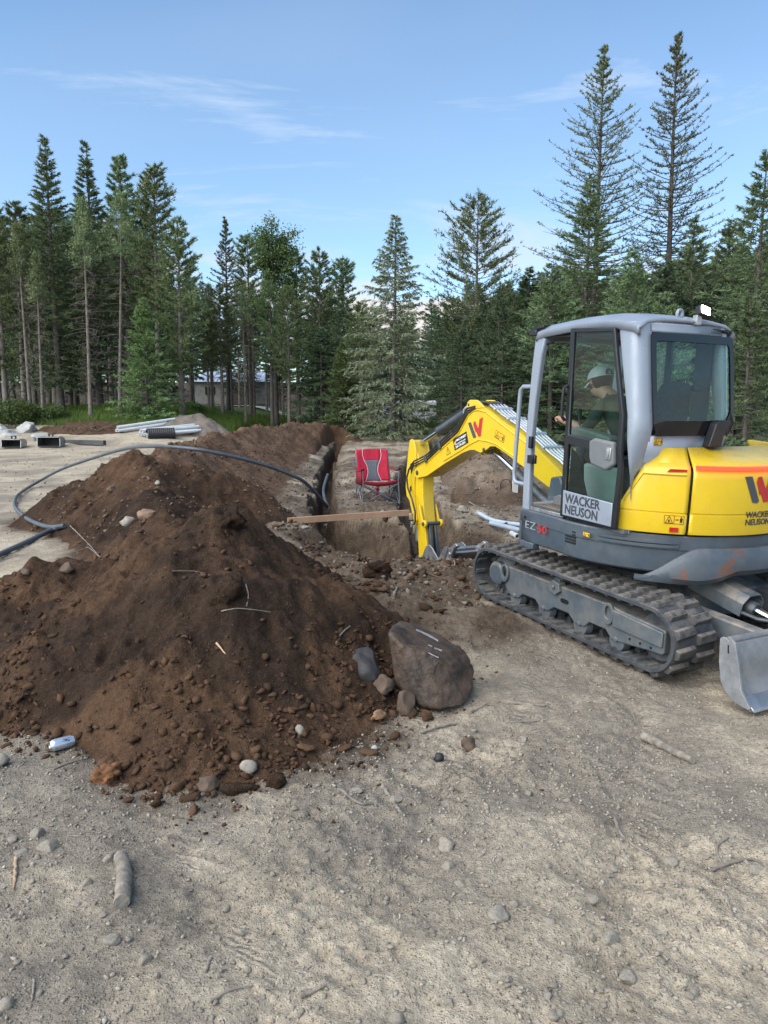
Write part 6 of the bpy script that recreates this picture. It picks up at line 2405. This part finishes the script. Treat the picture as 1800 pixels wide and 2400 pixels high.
def rock(name, loc, size, mat, label, cat='rock', seed=1, sub=3, rough=.22, facet=5, rot=0.0, group=None, sink=.25):
    V, F_ = rock_verts(seed, sub, rough, facet)
    V = V * np.array(size) / 2
    c, s = math.cos(rot), math.sin(rot)
    V = np.stack([V[:, 0] * c - V[:, 1] * s, V[:, 0] * s + V[:, 1] * c, V[:, 2] + size[2] * (.5 - sink)], -1)
    if 'clod' in name:
        n_ = unit(V - V.mean(0))
        V = V + n_ * (min(size) * (.22 * noise3(V / max(size) * 9, 1.0, seed + 31) + .12 * noise3(V / max(size) * 22, 1.0, seed + 37)))[:, None]
    o = fast_mesh(name, V, F_, mat, None, True)
    o.location = loc
    if mat is M_pile:
        set_soil(o, .85 if 'dark' in label else .2, 0, 0)
    tag(o, label, cat, group)
    return o


# the big boulder: corner points read off the photo, rounded and roughened
hull = [at(909, 1482, 4.62), at(938, 1449, 4.98), at(1041, 1491, 5.02), at(1090, 1524, 4.92), at(1110, 1560, 4.78), at(1111, 1612, 4.60), at(1086, 1655, 4.47), at(1023, 1662, 4.42), at(976, 1652, 4.46), at(923, 1596, 4.56),
        Vector((.12, 5.1, -.1)), Vector((.55, 5.05, -.1)), Vector((.1, 4.75, -.12)), at(1023, 1540, 4.53), at(1060, 1555, 4.56), at(940, 1512, 4.55)]
bm = bmesh.new()
for p in hull:
    bm.verts.new(p)
bmesh.ops.convex_hull(bm, input=bm.verts)
bmesh.ops.delete(bm, geom=[v for v in bm.verts if not v.link_faces], context='VERTS')
bmesh.ops.dissolve_limit(bm, angle_limit=R(12), verts=bm.verts, edges=bm.edges)
bmesh.ops.bevel(bm, geom=list(bm.edges), offset=.012, segments=2, affect='EDGES', profile=.5)
bmesh.ops.triangulate(bm, faces=bm.faces)
me = bpy.data.meshes.new('boulder')
bmesh.ops.subdivide_edges(bm, edges=[e for e in bm.edges if e.calc_length() > .04], cuts=4, use_grid_fill=True)
bmesh.ops.triangulate(bm, faces=bm.faces)
for _ in range(1):
    bmesh.ops.smooth_vert(bm, verts=bm.verts, factor=.15, use_axis_x=True, use_axis_y=True, use_axis_z=True)
bmesh.ops.subdivide_edges(bm, edges=[e for e in bm.edges if e.calc_length() > .012], cuts=1, use_grid_fill=True)
bmesh.ops.triangulate(bm, faces=bm.faces)
bm.normal_update()
VV = np.array([v.co[:] for v in bm.verts])
dn = .014 * noise3(VV, 7, 5) + .012 * noise3(VV, 17, 6) + .009 * noise3(VV, 45, 8)
for v, d in zip(bm.verts, dn):
    v.co += v.normal * float(d)
bm.to_mesh(me)
bm.free()
me.polygons.foreach_set('use_smooth', [True] * len(me.polygons))
bo = link('boulder', me, BOULD)
tag(bo, 'big damp dark brown boulder at the right foot of the front dirt pile', 'boulder')
bpy.context.view_layer.update()
SCR = pm('fresh_scraped_rock', (0.30, 0.30, 0.29), 0.7, 0, 0.2, 30.0)
for line, wd_ in ((((975, 1477), (990, 1484), (1005, 1491), (1018, 1497), (1026, 1502)), 7), (((1003, 1512), (1013, 1516)), 4), (((1018, 1519), (1028, 1523), (1036, 1526)), 5), (((1003, 1530), (1014, 1536), (1028, 1542)), 4)):
    up_, lo_ = [], []
    rs_ = random.Random(int(line[0][0]))
    for (sx_, sy_) in line:
        for lst, off in ((up_, -wd_ * rs_.uniform(.05, .5)), (lo_, wd_ * rs_.uniform(.05, .5))):
            o_, d_ = ray(sx_, sy_ + off)
            ok, loc_, nor_, _i = bo.ray_cast(Vector(o_), Vector(d_).normalized())
            if ok:
                lst.append(loc_ + nor_ * .003)
    m_ = min(len(up_), len(lo_))
    if m_ > 1:
        MB().loft([up_[:m_], lo_[:m_]]).build('scrape_mark', SCR, bo, solid=.002)
rock('boulder', hit(868, 1600) + Vector((-.02, .16, 0)), (.22, .30, .30), pm('slate_dark_stone', (0.040, 0.038, 0.038), .7, 0, .3, 8, .5, 25), 'dark slate rock wedged upright in the dirt left of the big boulder', 'rock', 34, 4, .16, 9, .4, sink=.4)
rock('stone', hit(948, 1668), (.15, .14, .17), ROCKB, 'smooth tan brown stone leaning against the big boulder', 'rock', 33, 4, .14, 5, .3)
rock('stone', hit(895, 1625) + Vector((0, .05, 0)), (.16, .15, .13), ROCKB, 'reddish brown stone in the hollow left of the big boulder', 'rock', 35, 4, .22, 6)
rock('stone', hit(1098, 1755), (.088, .085, .105), ROCKB, 'mottled brown round stone alone on the pale dirt', 'rock', 37, 4, .20, 5)
rock('stone', hit(1027, 1780), (.070, .055, .050), ROCKD, 'small square black lump on the pale dirt', 'rock', 39, 3, .06, 6)
rock('clay_clod', hit(250, 1826), (.165, .12, .115), ROCKO, 'orange crumbly clay clod in front of the pile', 'clod', 41, 4, .32, 4, .5)
rock('stone', hit(582, 1808), (.095, .08, .085), ROCKG, 'pale grey angular stone at the front foot of the pile', 'rock', 43, 3, .10, 6)
rock('stone', hit(490, 1850), (.11, .10, .10), ROCKB, 'rounded brown stone at the front foot of the pile', 'rock', 45, 4, .18, 5)
rock('clay_clod', hit(560, 1856), (.17, .09, .065), M_pile, 'flat dark bark-like clod beside the rounded brown stone', 'clod', 47, 3, .25, 4, .1)
rock('clay_clod', hit(648, 1842), (.085, .08, .085), M_pile, 'brown soil clod right of the flat dark clod', 'clod', 49, 3, .2, 3)
rock('stone', hit(702, 1722), (.055, .06, .08), ROCKG, 'small dark grey stone stuck upright in the front of the pile', 'rock', 51, 2, .12, 4)
rock('stone', hit(878, 1757), (.045, .04, .035), ROCKW, 'small pale chip at the right foot of the pile', 'rock', 53, 2, .12, 5)
rock('stone', hit(0, 1795), (.10, .12, .085), ROCKG, 'grey angular stone cut by the left edge of the photo', 'rock', 55, 3, .12, 6)
rock('clay_clod', hit(345, 1215) + Vector((0, .05, 0)), (.26, .22, .17), pm('tan_clay', (.23, .15, .10), .9, 0, .25, 8, .6, 25), 'tan clay lump on the saddle behind the front pile', 'clod', 57, 3, .15, 4)
rock('root_clod', hit(532, 1225) + Vector((0, .03, -.02)), (.27, .24, .24), M_pile, 'dark rooty clod crowning the peak of the front pile', 'clod', 59, 4, .30, 6, sink=.50)
rock('root_clod', hit(545, 1385), (.24, .18, .26), M_pile, 'dark overhanging root clod below the peak of the front pile', 'clod', 66, 4, .32, 6, sink=.58)
rock('root_clod', hit(890, 1352), (.42, .30, .20), M_pile, 'dark loose soil lump at the near rim of the pit', 'clod', 63, 4, .45, 6)
for (px, py, w, h, lab, sd) in ((18, 1022, 62, 26, 'pale rock at the left edge behind the buckets', 65), (66, 1012, 60, 34, 'largest whitish rock of the rubble behind the spare buckets', 66), (100, 1030, 66, 24, 'broken tan rock slab between the two spare buckets', 67), (275, 982, 48, 15, 'flat pale rock lying in the meadow grass', 68), (2, 1008, 40, 30, 'white rock cut by the left edge behind the buckets', 69)):
    p = hit(px, py)
    sc = p.y / FPX
    rock('rock', p, (w * sc * .9, w * sc * .7, h * sc * 1.0), ROCKW, lab, 'rock', sd, 4, .30, 12, sink=.3)
for (px, py, w, lab, sd) in ((262, 1150, 22, 'brown stone at the left foot of the middle pile', 71), (368, 1135, 17, 'pale stone high on the middle pile', 72), (160, 1338, 40, 'brown boulder-like clod at the left of the front pile', 73), (60, 1345, 26, 'dark clod left of the front pile', 74), (300, 1228, 34, 'rounded stone beside the kink of the poly pipe', 75),
                          (715, 1240, 18, 'round pale stone just below the timber plank', 76), (768, 1240, 24, 'round tan stone under the timber plank', 77), (760, 1268, 13, 'small white stone before the pit', 78), (88, 1235, 22, 'dark clod beside the poly pipe', 80), (1128, 1208, 28, 'pale angular stone on the far rim of the pit', 81), (1085, 1200, 30, 'broad tan stone at the rim of the pit', 82)):
    p = hit(px, py)
    sc = p.y / FPX
    rock('stone', p, (w * sc, w * sc * .9, w * sc * .75), ROCKB if 'brown' in lab or 'dark' in lab else ROCKG, lab, 'rock', sd, 3, .20, 7)

# individual stones of the foreground
big = [(88, 1957, 44), (112, 1988, 52), (50, 2000, 34), (28, 1968, 26), (258, 2015, 40), (205, 2070, 30), (185, 2122, 24), (265, 2205, 42), (340, 2252, 38), (510, 2200, 20), (930, 1875, 38), (838, 1855, 34), (1047, 1985, 52), (1052, 2035, 46),
       (1078, 2072, 28), (1172, 2145, 62), (1205, 2120, 30), (1285, 2035, 30), (1287, 2158, 34), (1388, 2108, 30), (1430, 2200, 48), (1388, 2198, 24), (1476, 2290, 56), (1440, 2035, 26), (1240, 1862, 26), (1330, 1878, 26), (1212, 1868, 22), (1570, 2020, 40),
       (1450, 1895, 22), (1625, 2330, 30), (1285, 2335, 30), (1300, 2380, 34), (930, 2390, 44), (1055, 2350, 30), (1168, 2015, 20), (795, 2235, 30), (715, 2160, 22), (720, 2022, 22), (590, 2235, 18), (1110, 1712, 18), (1230, 1735, 26), (1272, 2100, 20), (1776, 2040, 36), (1760, 1900, 18), (1190, 2300, 26), (640, 2050, 20), (760, 1995, 26), (90, 2330, 20), (15, 2355, 40), (690, 1895, 20), (1295, 2310, 24), (1200, 1955, 36)]
rng = np.random.default_rng(12)
vari = [fast_mesh('stone', *(lambda VF: (VF[0] * np.array([.5, .5 * rng.uniform(.75, 1), .5 * rng.uniform(.5, .75)]), VF[1]))(rock_verts(300 + i, 3, .16, 6)), ROCKG, None, True) for i in range(8)]
used = [False] * 8
LAB_NEAR = {0: 'grey stone in the cluster at the left of the foreground', 5: None}


def stone_label(px, py, w):
    size = 'large rounded' if w >= 44 else 'mid-sized' if w >= 30 else 'small'
    where = 'left of the short weathered log' if px < 280 else 'between the short log and the dark ash patch' if px < 720 else 'near the dark ash patch' if px < 1120 else 'on the pale dirt at right'
    row = 'in front of the pile' if py < 1950 else 'midway down the foreground' if py < 2150 else 'close to the bottom edge'
    return f'{size} grey stone {where}, {row}'.replace('between the short log and the dark ash patch', 'right of the short log')


def put_stone(i, loc, s, lab, group):
    k = i % 8
    if not used[k]:
        o = vari[k]
        used[k] = True
    else:
        o = vari[k].copy()
        COL.objects.link(o)
    o.location = loc
    o.rotation_euler = (rng.uniform(-.25, .25), rng.uniform(-.25, .25), rng.uniform(0, 6.28))
    o.scale = (s, s, s)
    tag(o, lab, 'stone', group)


i = 0
for px, py, w in big:
    p = hit(px, py)
    s = w * (p - Vector((0, 0, CAMZ))).length / FPX * .92
    put_stone(i, p + Vector((0, 0, s * .03)), s * .92, stone_label(px, py, w), 'stones of the foreground')
    i += 1
n_small = 0
while n_small < 150:
    px, py = rng.uniform(0, 1800), 1720 + 680 * rng.uniform(0, 1) ** .8
    p = hit(px, py)
    if max(float(heap(np.array([p.x]), np.array([p.y]), 0)[0]) - float(ground(np.array([p.x]), np.array([p.y]))[0]), 0) > 0:
        continue
    s = rng.uniform(.012, .028) * (1.3 if rng.uniform() < .15 else 1)
    put_stone(i, p + Vector((0, 0, s * .15)), s, 'pebble scattered over the pale dirt of the foreground', 'pebbles of the foreground')
    i += 1
    n_small += 1


# ------------------------------------------------------------------ loose clods and gravel too many to count
def scatter(name, n, xr, yr, zfn, keep, smin, smax, power, mat, label, seed, sub=1, flat=.7, sink=.2):
    rng = np.random.default_rng(seed)
    x = rng.uniform(*xr, n)
    y = rng.uniform(*yr, n)
    k = keep(x, y, rng)
    x, y = x[k], y[k]
    z = zfn(x, y)
    m = len(x)
    s = smin + (smax - smin) * rng.uniform(0, 1, m) ** power
    bases = [rock_verts(500 + j, sub, .55, 9)[0] for j in range(10)]
    F_ = ICO[sub][1]
    pick = rng.integers(0, 10, m)
    Bv = np.stack(bases)[pick] * (s[:, None, None] / 2) * np.stack([rng.uniform(.9, 1.35, m), rng.uniform(.6, 1, m), rng.uniform(flat - .3, flat + .15, m)], -1)[:, None]
    tl = rng.normal(size=m) * .5
    ct, st_ = np.cos(tl)[:, None], np.sin(tl)[:, None]
    Bv = np.stack([Bv[:, :, 0] * ct - Bv[:, :, 2] * st_, Bv[:, :, 1], Bv[:, :, 0] * st_ + Bv[:, :, 2] * ct], -1)
    a = rng.uniform(0, 6.28, m)
    c, si = np.cos(a)[:, None], np.sin(a)[:, None]
    X = Bv[:, :, 0] * c - Bv[:, :, 1] * si + x[:, None]
    Y = Bv[:, :, 0] * si + Bv[:, :, 1] * c + y[:, None]
    Z = Bv[:, :, 2] + (z + s * (.35 - sink))[:, None]
    nv = Bv.shape[1]
    V = np.stack([X, Y, Z], -1).reshape(-1, 3)
    Fc = (F_[None] + (np.arange(m) * nv)[:, None, None]).reshape(-1, 3)
    o = fast_mesh(name, V, Fc, mat, None, False)
    tag(o, label, 'rubble', None, 'stuff')
    return o


def clod_mat(name, a, b, c3):
    m, nt, bs, out = nmat(name)
    g = nt.nodes.new('ShaderNodeNewGeometry')
    c = n_mix(nt, g.outputs['Random Per Island'], a, b)
    f = n_noise(nt, n_pos(nt), 30, 4, .7)
    c = n_mix(nt, n_math(nt, 'MULTIPLY', n_ramp(nt, f, .4, .75), .6), c, c3)
    nt.links.new(c, bs.inputs['Base Color'])
    bs.inputs['Roughness'].default_value = .95
    bs.inputs['Specular IOR Level'].default_value = .15
    n_bump(nt, bs, n_noise(nt, n_pos(nt), 110, 4, .7), .6, .008)
    return m


CLOD = clod_mat('crumbled_brown_soil', (.042, .025, .015), (.105, .060, .034), (.070, .041, .025))
CLODR = clod_mat('gravelly_red_soil', (.080, .046, .027), (.20, .145, .10), (.11, .066, .040))
GRAV = clod_mat('mixed_pale_gravel', (.190, .165, .132), (.40, .36, .295), (.28, .24, .185))
GRAVD = clod_mat('damp_gravel', (.065, .045, .032), (.26, .22, .18), (.10, .072, .052))


def e0(x, y):
    out = np.full(np.shape(x), -1.0)
    m = (x > -4.8) & (x < 1.2) & (y > 3.0) & (y < 8)
    out[m] = heap(x[m], y[m], 0) - land(x[m], y[m])
    return out


scatter('soil_clods', 42000, (-3.6, .8), (3.1, 6.6), lambda x, y: np.maximum(heap(x, y, 0), ground(x, y)),
        lambda x, y, r: (lambda e: (e > -.03) & (r.uniform(0, 1, len(x)) < np.clip(.10 + .9 * np.exp(-((e - .10) / .30) ** 2), 0, 1) * np.clip(.55 + 2.2 * fbm(x, y, 1.7, 3, 301), .1, 1)) & ((y < 5.6) | (e > .2)))(e0(x, y)), .005, .070, 6.5, CLOD, 'crumbled brown clods covering the lower slope of the front pile', 21)
scatter('soil_clods', 1100, (-3.0, .7), (3.2, 5.2), lambda x, y: np.maximum(heap(x, y, 0), ground(x, y)),
        lambda x, y, r: (np.abs(e0(x, y) - .06) < .10) & (r.uniform(0, 1, len(x)) < .55), .028, .085, 2.6, CLOD, 'larger brown clods rolled to the foot of the front pile', 22, 2)
scatter('soil_crumbs', 9000, (-3.2, 1.2), (3.0, 6.2), ground, lambda x, y, r: (lambda e: (e < .02) & (r.uniform(0, 1, len(x)) < np.exp(e / .05 - .2) + .03))(e0(x, y)), .006, .030, 2.5, CLOD, 'dark soil crumbs spilled on the pale dirt around the pile', 23)
scatter('soil_clods', 5000, (-6.5, -.8), (7.4, 13.5), lambda x, y: heap(x, y, 1), lambda x, y, r: heap(x, y, 1) - land(x, y) > .02, .010, .075, 4.5, CLODR, 'stones and clods on the middle dirt pile', 24)
scatter('bank_gravel', 9000, (-6.5, -1.0), (12, 32), lambda x, y: heap(x, y, 2), lambda x, y, r: (heap(x, y, 2) - land(x, y) > .0) & (r.uniform(0, 1, len(x)) < np.clip(18 / y - .3, .1, 1)), .02, .10, 4.0, CLODR, 'stones and clods on the long reddish dirt bank', 25)
scatter('bank_gravel', 6000, (.6, 8), (12, 24), lambda x, y: heap(x, y, 3), lambda x, y, r: (heap(x, y, 3) - land(x, y) > .0), .02, .10, 3.5, GRAVD, 'stones and clods on the low tan dirt bank', 26)
scatter('gravel', 52000, (-2.6, 3.0), (1.9, 6.2), ground, lambda x, y, r: (e0(x, y) < .0) & (np.abs(x) < .62 * y + .1) & (r.uniform(0, 1, len(x)) < sstep(6.2, 4.6, y)) & (r.uniform(0, 1, len(x)) < .20 + 1.1 * np.clip(fbm(x, y, 1.1, 3, 205) + .15, 0, 1)), .004, .022, 2.6, GRAV, 'fine gravel strewn over the foreground dirt', 27)
scatter('gravel', 20000, (-3.4, 4.0), (6.6, 24), ground, lambda x, y, r: (dug(x, y) < .3) & (r.uniform(0, 1, len(x)) < .75) & (heap(x, y, 1) < land(x, y)) & (e0(x, y) < 0), .012, .075, 3.2, GRAVD, 'stony gravel around the pit and along the trench', 28)
scatter('soil_clods', 4200, (-2.2, 2.0), (6.2, 12.4), ground, lambda x, y, r: (np.hypot((x + .1) / 1.8, (y - 9.2) / 3.0) < 1) & (r.uniform(0, 1, len(x)) < .8), .012, .12, 4.5, CLOD, 'dark clods thrown up around the pit', 30)
scatter('gravel', 3500, (-14, -3), (10, 34), ground, lambda x, y, r: r.uniform(0, 1, len(x)) < .6, .02, .08, 3.0, GRAV, 'sparse gravel on the pale yard at left', 29)

# pebble-gravel mound by the road, and a tangle of roots
gm = hit(450, 1022)
GM = (gm.x, gm.y + 1.5)


def gmound(x, y):
    d = np.hypot((x - GM[0]) / 1.35, (y - GM[1]))
    return land(x, y) + np.maximum(-.1, .98 - .62 * np.sqrt(d * d + .12) + .22 * fbm(x, y, 1.2, 4, 9) + .05 * fbm(x, y, 6, 3, 12))


o, V = height_mesh('gravel_mound', np.arange(GM[0] - 2.6, GM[0] + 2.6, .07), np.arange(GM[1] - 2, GM[1] + 2, .07), gmound, soil_mat('pink_grey_gravel', (.17, .14, .115), (.25, .21, .175), None, None, None, .8, crumble=1.2), lambda x, y, z: z > land(x, y) - .05)
set_soil(o, 0, 0, 0)
tag(o, 'mound of pinkish grey gravel between the white pipes and the road', 'gravel mound')
ROOT = pm('grey_dead_root', (0.20, 0.175, 0.145), 0.9, 0, 0.3, 10.0, 0.3, 40)
ROOTB = pm('brown_root', (0.11, 0.072, 0.048), 0.9, 0, 0.3, 10.0, 0.3, 40)
WEATH = pm('weathered_grey_wood', (0.205, 0.178, 0.145), 0.9, 0, 0.4, 22.0, 0.9, 50, dust=0.3)
rb = random.Random(5)
bc = hit(200, 1014)
mb = MB()
for k in range(70):
    a = rb.uniform(0, 6.28)
    p = bc + Vector((rb.uniform(-1.2, 1.2), rb.uniform(-.3, 1.0), rb.uniform(0, .25)))
    L = rb.uniform(.3, 1.0)
    d = Vector((math.cos(a), math.sin(a) * .5, rb.uniform(-.1, .8))) * L
    mb.tube([p, p + d * .5 + Vector((0, 0, rb.uniform(-.08, .08))), p + d], [.028, .018, .006], 5)
o = mb.build('root_tangle', ROOTB, None, True)
tag(o, 'tangle of dug-up roots at the edge of the meadow grass', 'brush pile')
o, V = height_mesh('dirt_pile', np.arange(bc.x - 2.6, bc.x + 2.2, .06), np.arange(bc.y - .6, bc.y + 2.2, .06), lambda x, y: land(x, y) + np.maximum(-.1, .42 - .30 * np.hypot((x - bc.x) / 1.6, y - bc.y - .8) + .14 * fbm(x, y, 2.2, 4, 19)), M_bank, lambda x, y, z: z > land(x, y) - .05)
set_soil(o, .7, 0, 0)
tag(o, 'low heap of dark soil under the root tangle by the meadow', 'dirt pile')


def stick(pxs, r_, mat, label, group=None, lift=.5, name='stick', taper=.5):
    P = [hit(*q) for q in pxs]
    P = [p + Vector((0, 0, r_ * lift)) for p in P]
    path = smooth_path(P, 9) if len(P) > 2 else [P[0].lerp(P[1], t) for t in np.linspace(0, 1, 12)]
    rg = random.Random(int(pxs[0][0] * 7 + pxs[0][1]))
    n = len(path)
    path = [p + Vector((rg.uniform(-1, 1), rg.uniform(-1, 1), rg.uniform(-.3, .6))) * r_ * (.08 if name == 'log' else .30) for p in path]
    rs = [r_ * (1 - (1 - taper) * i / (n - 1)) * (rg.uniform(.93, 1.05) if name == 'log' else rg.uniform(.80, 1.15)) for i in range(n)]
    o = MB().tube(path, rs, 9).build(name, mat, None, True, angle=60)
    tag(o, label, 'stick', group)
    return o


stick([(283, 2020), (292, 2062), (285, 2128)], .031, WEATH, 'short thick weathered log lying in the left foreground', None, .7, 'log', .95)
stick([(1508, 1732), (1560, 1758), (1622, 1790)], .030, WEATH, 'splintered grey log on the dirt below the dozer blade', None, .6, 'log', .6)
stick([(1441, 1922), (1455, 1957), (1482, 1982), (1526, 2006)], .0085, ROOT, 'curved grey root arching on the dirt at right')
stick([(1705, 1962), (1681, 1986), (1684, 2012), (1702, 2036)], .006, ROOT, 'hooked thin root near the right edge')
stick([(1655, 2047), (1720, 2022), (1770, 2018), (1800, 2042)], .007, ROOT, 'long pale root reaching the right edge of the photo')
stick([(1702, 2097), (1712, 2132), (1737, 2187)], .006, ROOT, 'forked thin twig below the long pale root')
stick([(897, 1846), (922, 1882), (942, 1910)], .014, WEATH, 'stubby grey branch beside the two pale stones')
stick([(800, 1852), (842, 1884), (895, 1884)], .008, ROOT, 'bent thin root left of the stubby grey branch')
stick([(1190, 1648), (1278, 1657)], .013, WEATH, 'straight peeled stick on the dirt right of the boulder')
stick([(1104, 1672), (1142, 1650)], .011, WEATH, 'short peeled stick at the right foot of the boulder')
stick([(1196, 1694), (1280, 1688)], .006, ROOT, 'thin twig below the straight peeled stick')
stick([(980, 1722), (1030, 1706), (1072, 1698)], .009, WEATH, 'long twig pointing at the mottled brown stone')
stick([(700, 2336), (735, 2326), (762, 2312)], .011, WEATH, 'short stick near the bottom edge, centre')
stick([(622, 2318), (665, 2322), (702, 2336)], .004, ROOT, 'fine root joined to the short stick near the bottom edge')
stick([(492, 2352), (540, 2322), (592, 2312)], .005, ROOT, 'thin arched twig near the bottom edge, left of the short stick')
stick([(38, 2012), (36, 2050), (32, 2085)], .008, pm('split_tan_wood', (.36, .25, .16), .85, 0, .2, 9), 'tan splinter of wood in the stones at left')
stick([(80, 2300), (74, 2348)], .005, ROOT, 'short twig in the lower left corner')
stick([(494, 2246), (482, 2282)], .007, ROOT, 'small upright twig below the gravel patch at left')
stick([(1800, 2180), (1755, 2145)], .006, ROOT, 'twig cut by the right edge of the photo')
stick([(160, 1960), (200, 1962)], .006, ROOT, 'thin stick behind the stone cluster at left')
stick([(65, 1770), (108, 1764)], .006, ROOT, 'twig touching the end of the drink can')
stick([(125, 1805), (160, 1790), (205, 1778)], .006, ROOT, 'crooked twig in front of the drink can')
stick([(405, 1342), (470, 1345), (530, 1372)], .007, ROOTB, 'long root sticking out across the upper front pile', None, 1.5)
stick([(575, 1372), (582, 1398), (578, 1425)], .005, ROOT, 'pale rootlet hanging below the peak of the front pile', None, 2)
stick([(520, 1436), (562, 1430), (635, 1438)], .005, ROOT, 'thin rootlet lying across the pile below the root clod', None, 2)
stick([(788, 1512), (800, 1490), (820, 1472)], .009, WEATH, 'grey stub poking out of the pile left of the boulder', None, 1.5)
stick([(508, 1510), (528, 1535)], .007, pm('split_pale_wood', (.42, .30, .19), .85, 0, .2, 9), 'pale splinter in the middle of the front pile', None, 1)
stick([(165, 1235), (205, 1275), (232, 1305)], .007, ROOT, 'grey twig on the slope left of the front pile', None, 2)
stick([(180, 1300), (205, 1285), (240, 1315)], .006, ROOT, 'forked root below the grey twig on the left slope', None, 2)
stick([(946, 1368), (987, 1336)], .036, pm('brown_log', (.16, .10, .065), .9, 0, .3, 9, .4, 40), 'short brown log at the near rim of the pit', None, .5, 'log', .9)
stick([(922, 1402), (930, 1378)], .018, WEATH, 'pale gnarled root on the dirt before the pit', None, .5)
stick([(1000, 1345), (1045, 1360)], .008, ROOTB, 'thin brown root beside the short brown log', None, 1)
stick([(1040, 1300), (1062, 1315), (1066, 1330)], .008, ROOT, 'dangling root at the edge of the bucket', None, 2)
stick([(1100, 1178), (1135, 1200)], .012, ROOT, 'pale root on the bank beyond the pit', None, 1)
wd = hit(885, 1690)
rock('wood_chunk', wd + Vector((0, 0, .02)), (.16, .05, .055), pm('rotten_orange_wood', (.30, .17, .09), .95, 0, .4, 20, .8, 50), 'splintered orange chunk of rotten wood at the foot of the pile', 'wood', 83, 3, .35, 5, R(40))

# ------------------------------------------------------------------ drink can
CANM = pm('printed_aluminium', (0.62, 0.68, 0.74), 0.28, 0.75, 0.06, 12.0)
CANI = pm('bare_aluminium', (0.70, 0.71, 0.72), 0.3, 0.9, 0.05, 12.0)
c0 = hit(118, 1764)
can = empty('drink_can', c0 + Vector((0, 0, .036)), R(38))
tag(can, 'crushed-free silver blue drink can lying at the left foot of the pile', 'can')
can['label'] = 'silver blue drink can lying on its side at the left foot of the pile'
MB().lathe([(.004, .026), (.012, .031), (.022, .033), (.105, .033), (.118, .027), (.122, .027)], (0, 0, 0), (.2, 0, 0), 28).build('can_body', CANM, can, True)
MB().lathe([(.014, .002), (.012, .016), (.003, .0225), (.0, .0245), (.004, .027)], (0, 0, 0), (.2, 0, 0), 28).build('can_base', CANI, can, True)
for k, (a, d) in enumerate(((1.9, .075), (2.3, .085), (2.1, .06), (1.5, .085), (1.7, .07), (2.5, .07))):
    mb = MB()
    flat_poly(mb, [(0, 0), (.010, .002), (.012, .009), (.004, .012)], lambda x_, y_, h_: Vector((d + x_, -(.0335 + h_) * math.cos(a - 1.9 + y_ / .033), (.0335 + h_) * math.sin(a - 1.0 + y_ / .033))), 0, .0004)
    mb.build('can_print', INK, can)

# white stake with a wire coil beyond the boom
sp_ = hit(1207, 1152)
st = empty('marker_stake', (sp_.x, sp_.y, sp_.z), R(10))
tag(st, 'pale wooden stake standing in the tan bank beside the cab', 'stake')
MB().box((0, 0, .22), (.11, .04, .5)).build('stake_board', pm('pale_board', (.5, .47, .44), .8, 0, .1, 5), st, False, .004)
wc = MB()
for k in range(3):
    wc.tube([(-.17 + .11 * math.cos(a), .02 * k, .10 + .13 * math.sin(a)) for a in np.linspace(0, 2 * math.pi, 20)], .006, 5)
o = wc.build('wire_coil', CULV, None, True)
o.location = (sp_.x, sp_.y, sp_.z)
tag(o, 'small coil of black wire beside the pale stake', 'wire coil')
bt = hit(846, 1066)
b_ = MB().lathe([(0, .03), (0, .034), (.15, .034), (.19, .013), (.22, .013), (.22, .001)], bt + Vector((0, 0, .04)), bt + Vector((.2, .05, .04)), 14).build('plastic_bottle', glass_mat('clear_plastic', (.8, .86, .9)), None, True)
tag(b_, 'clear plastic bottle lying on the ground behind the red chair', 'bottle')
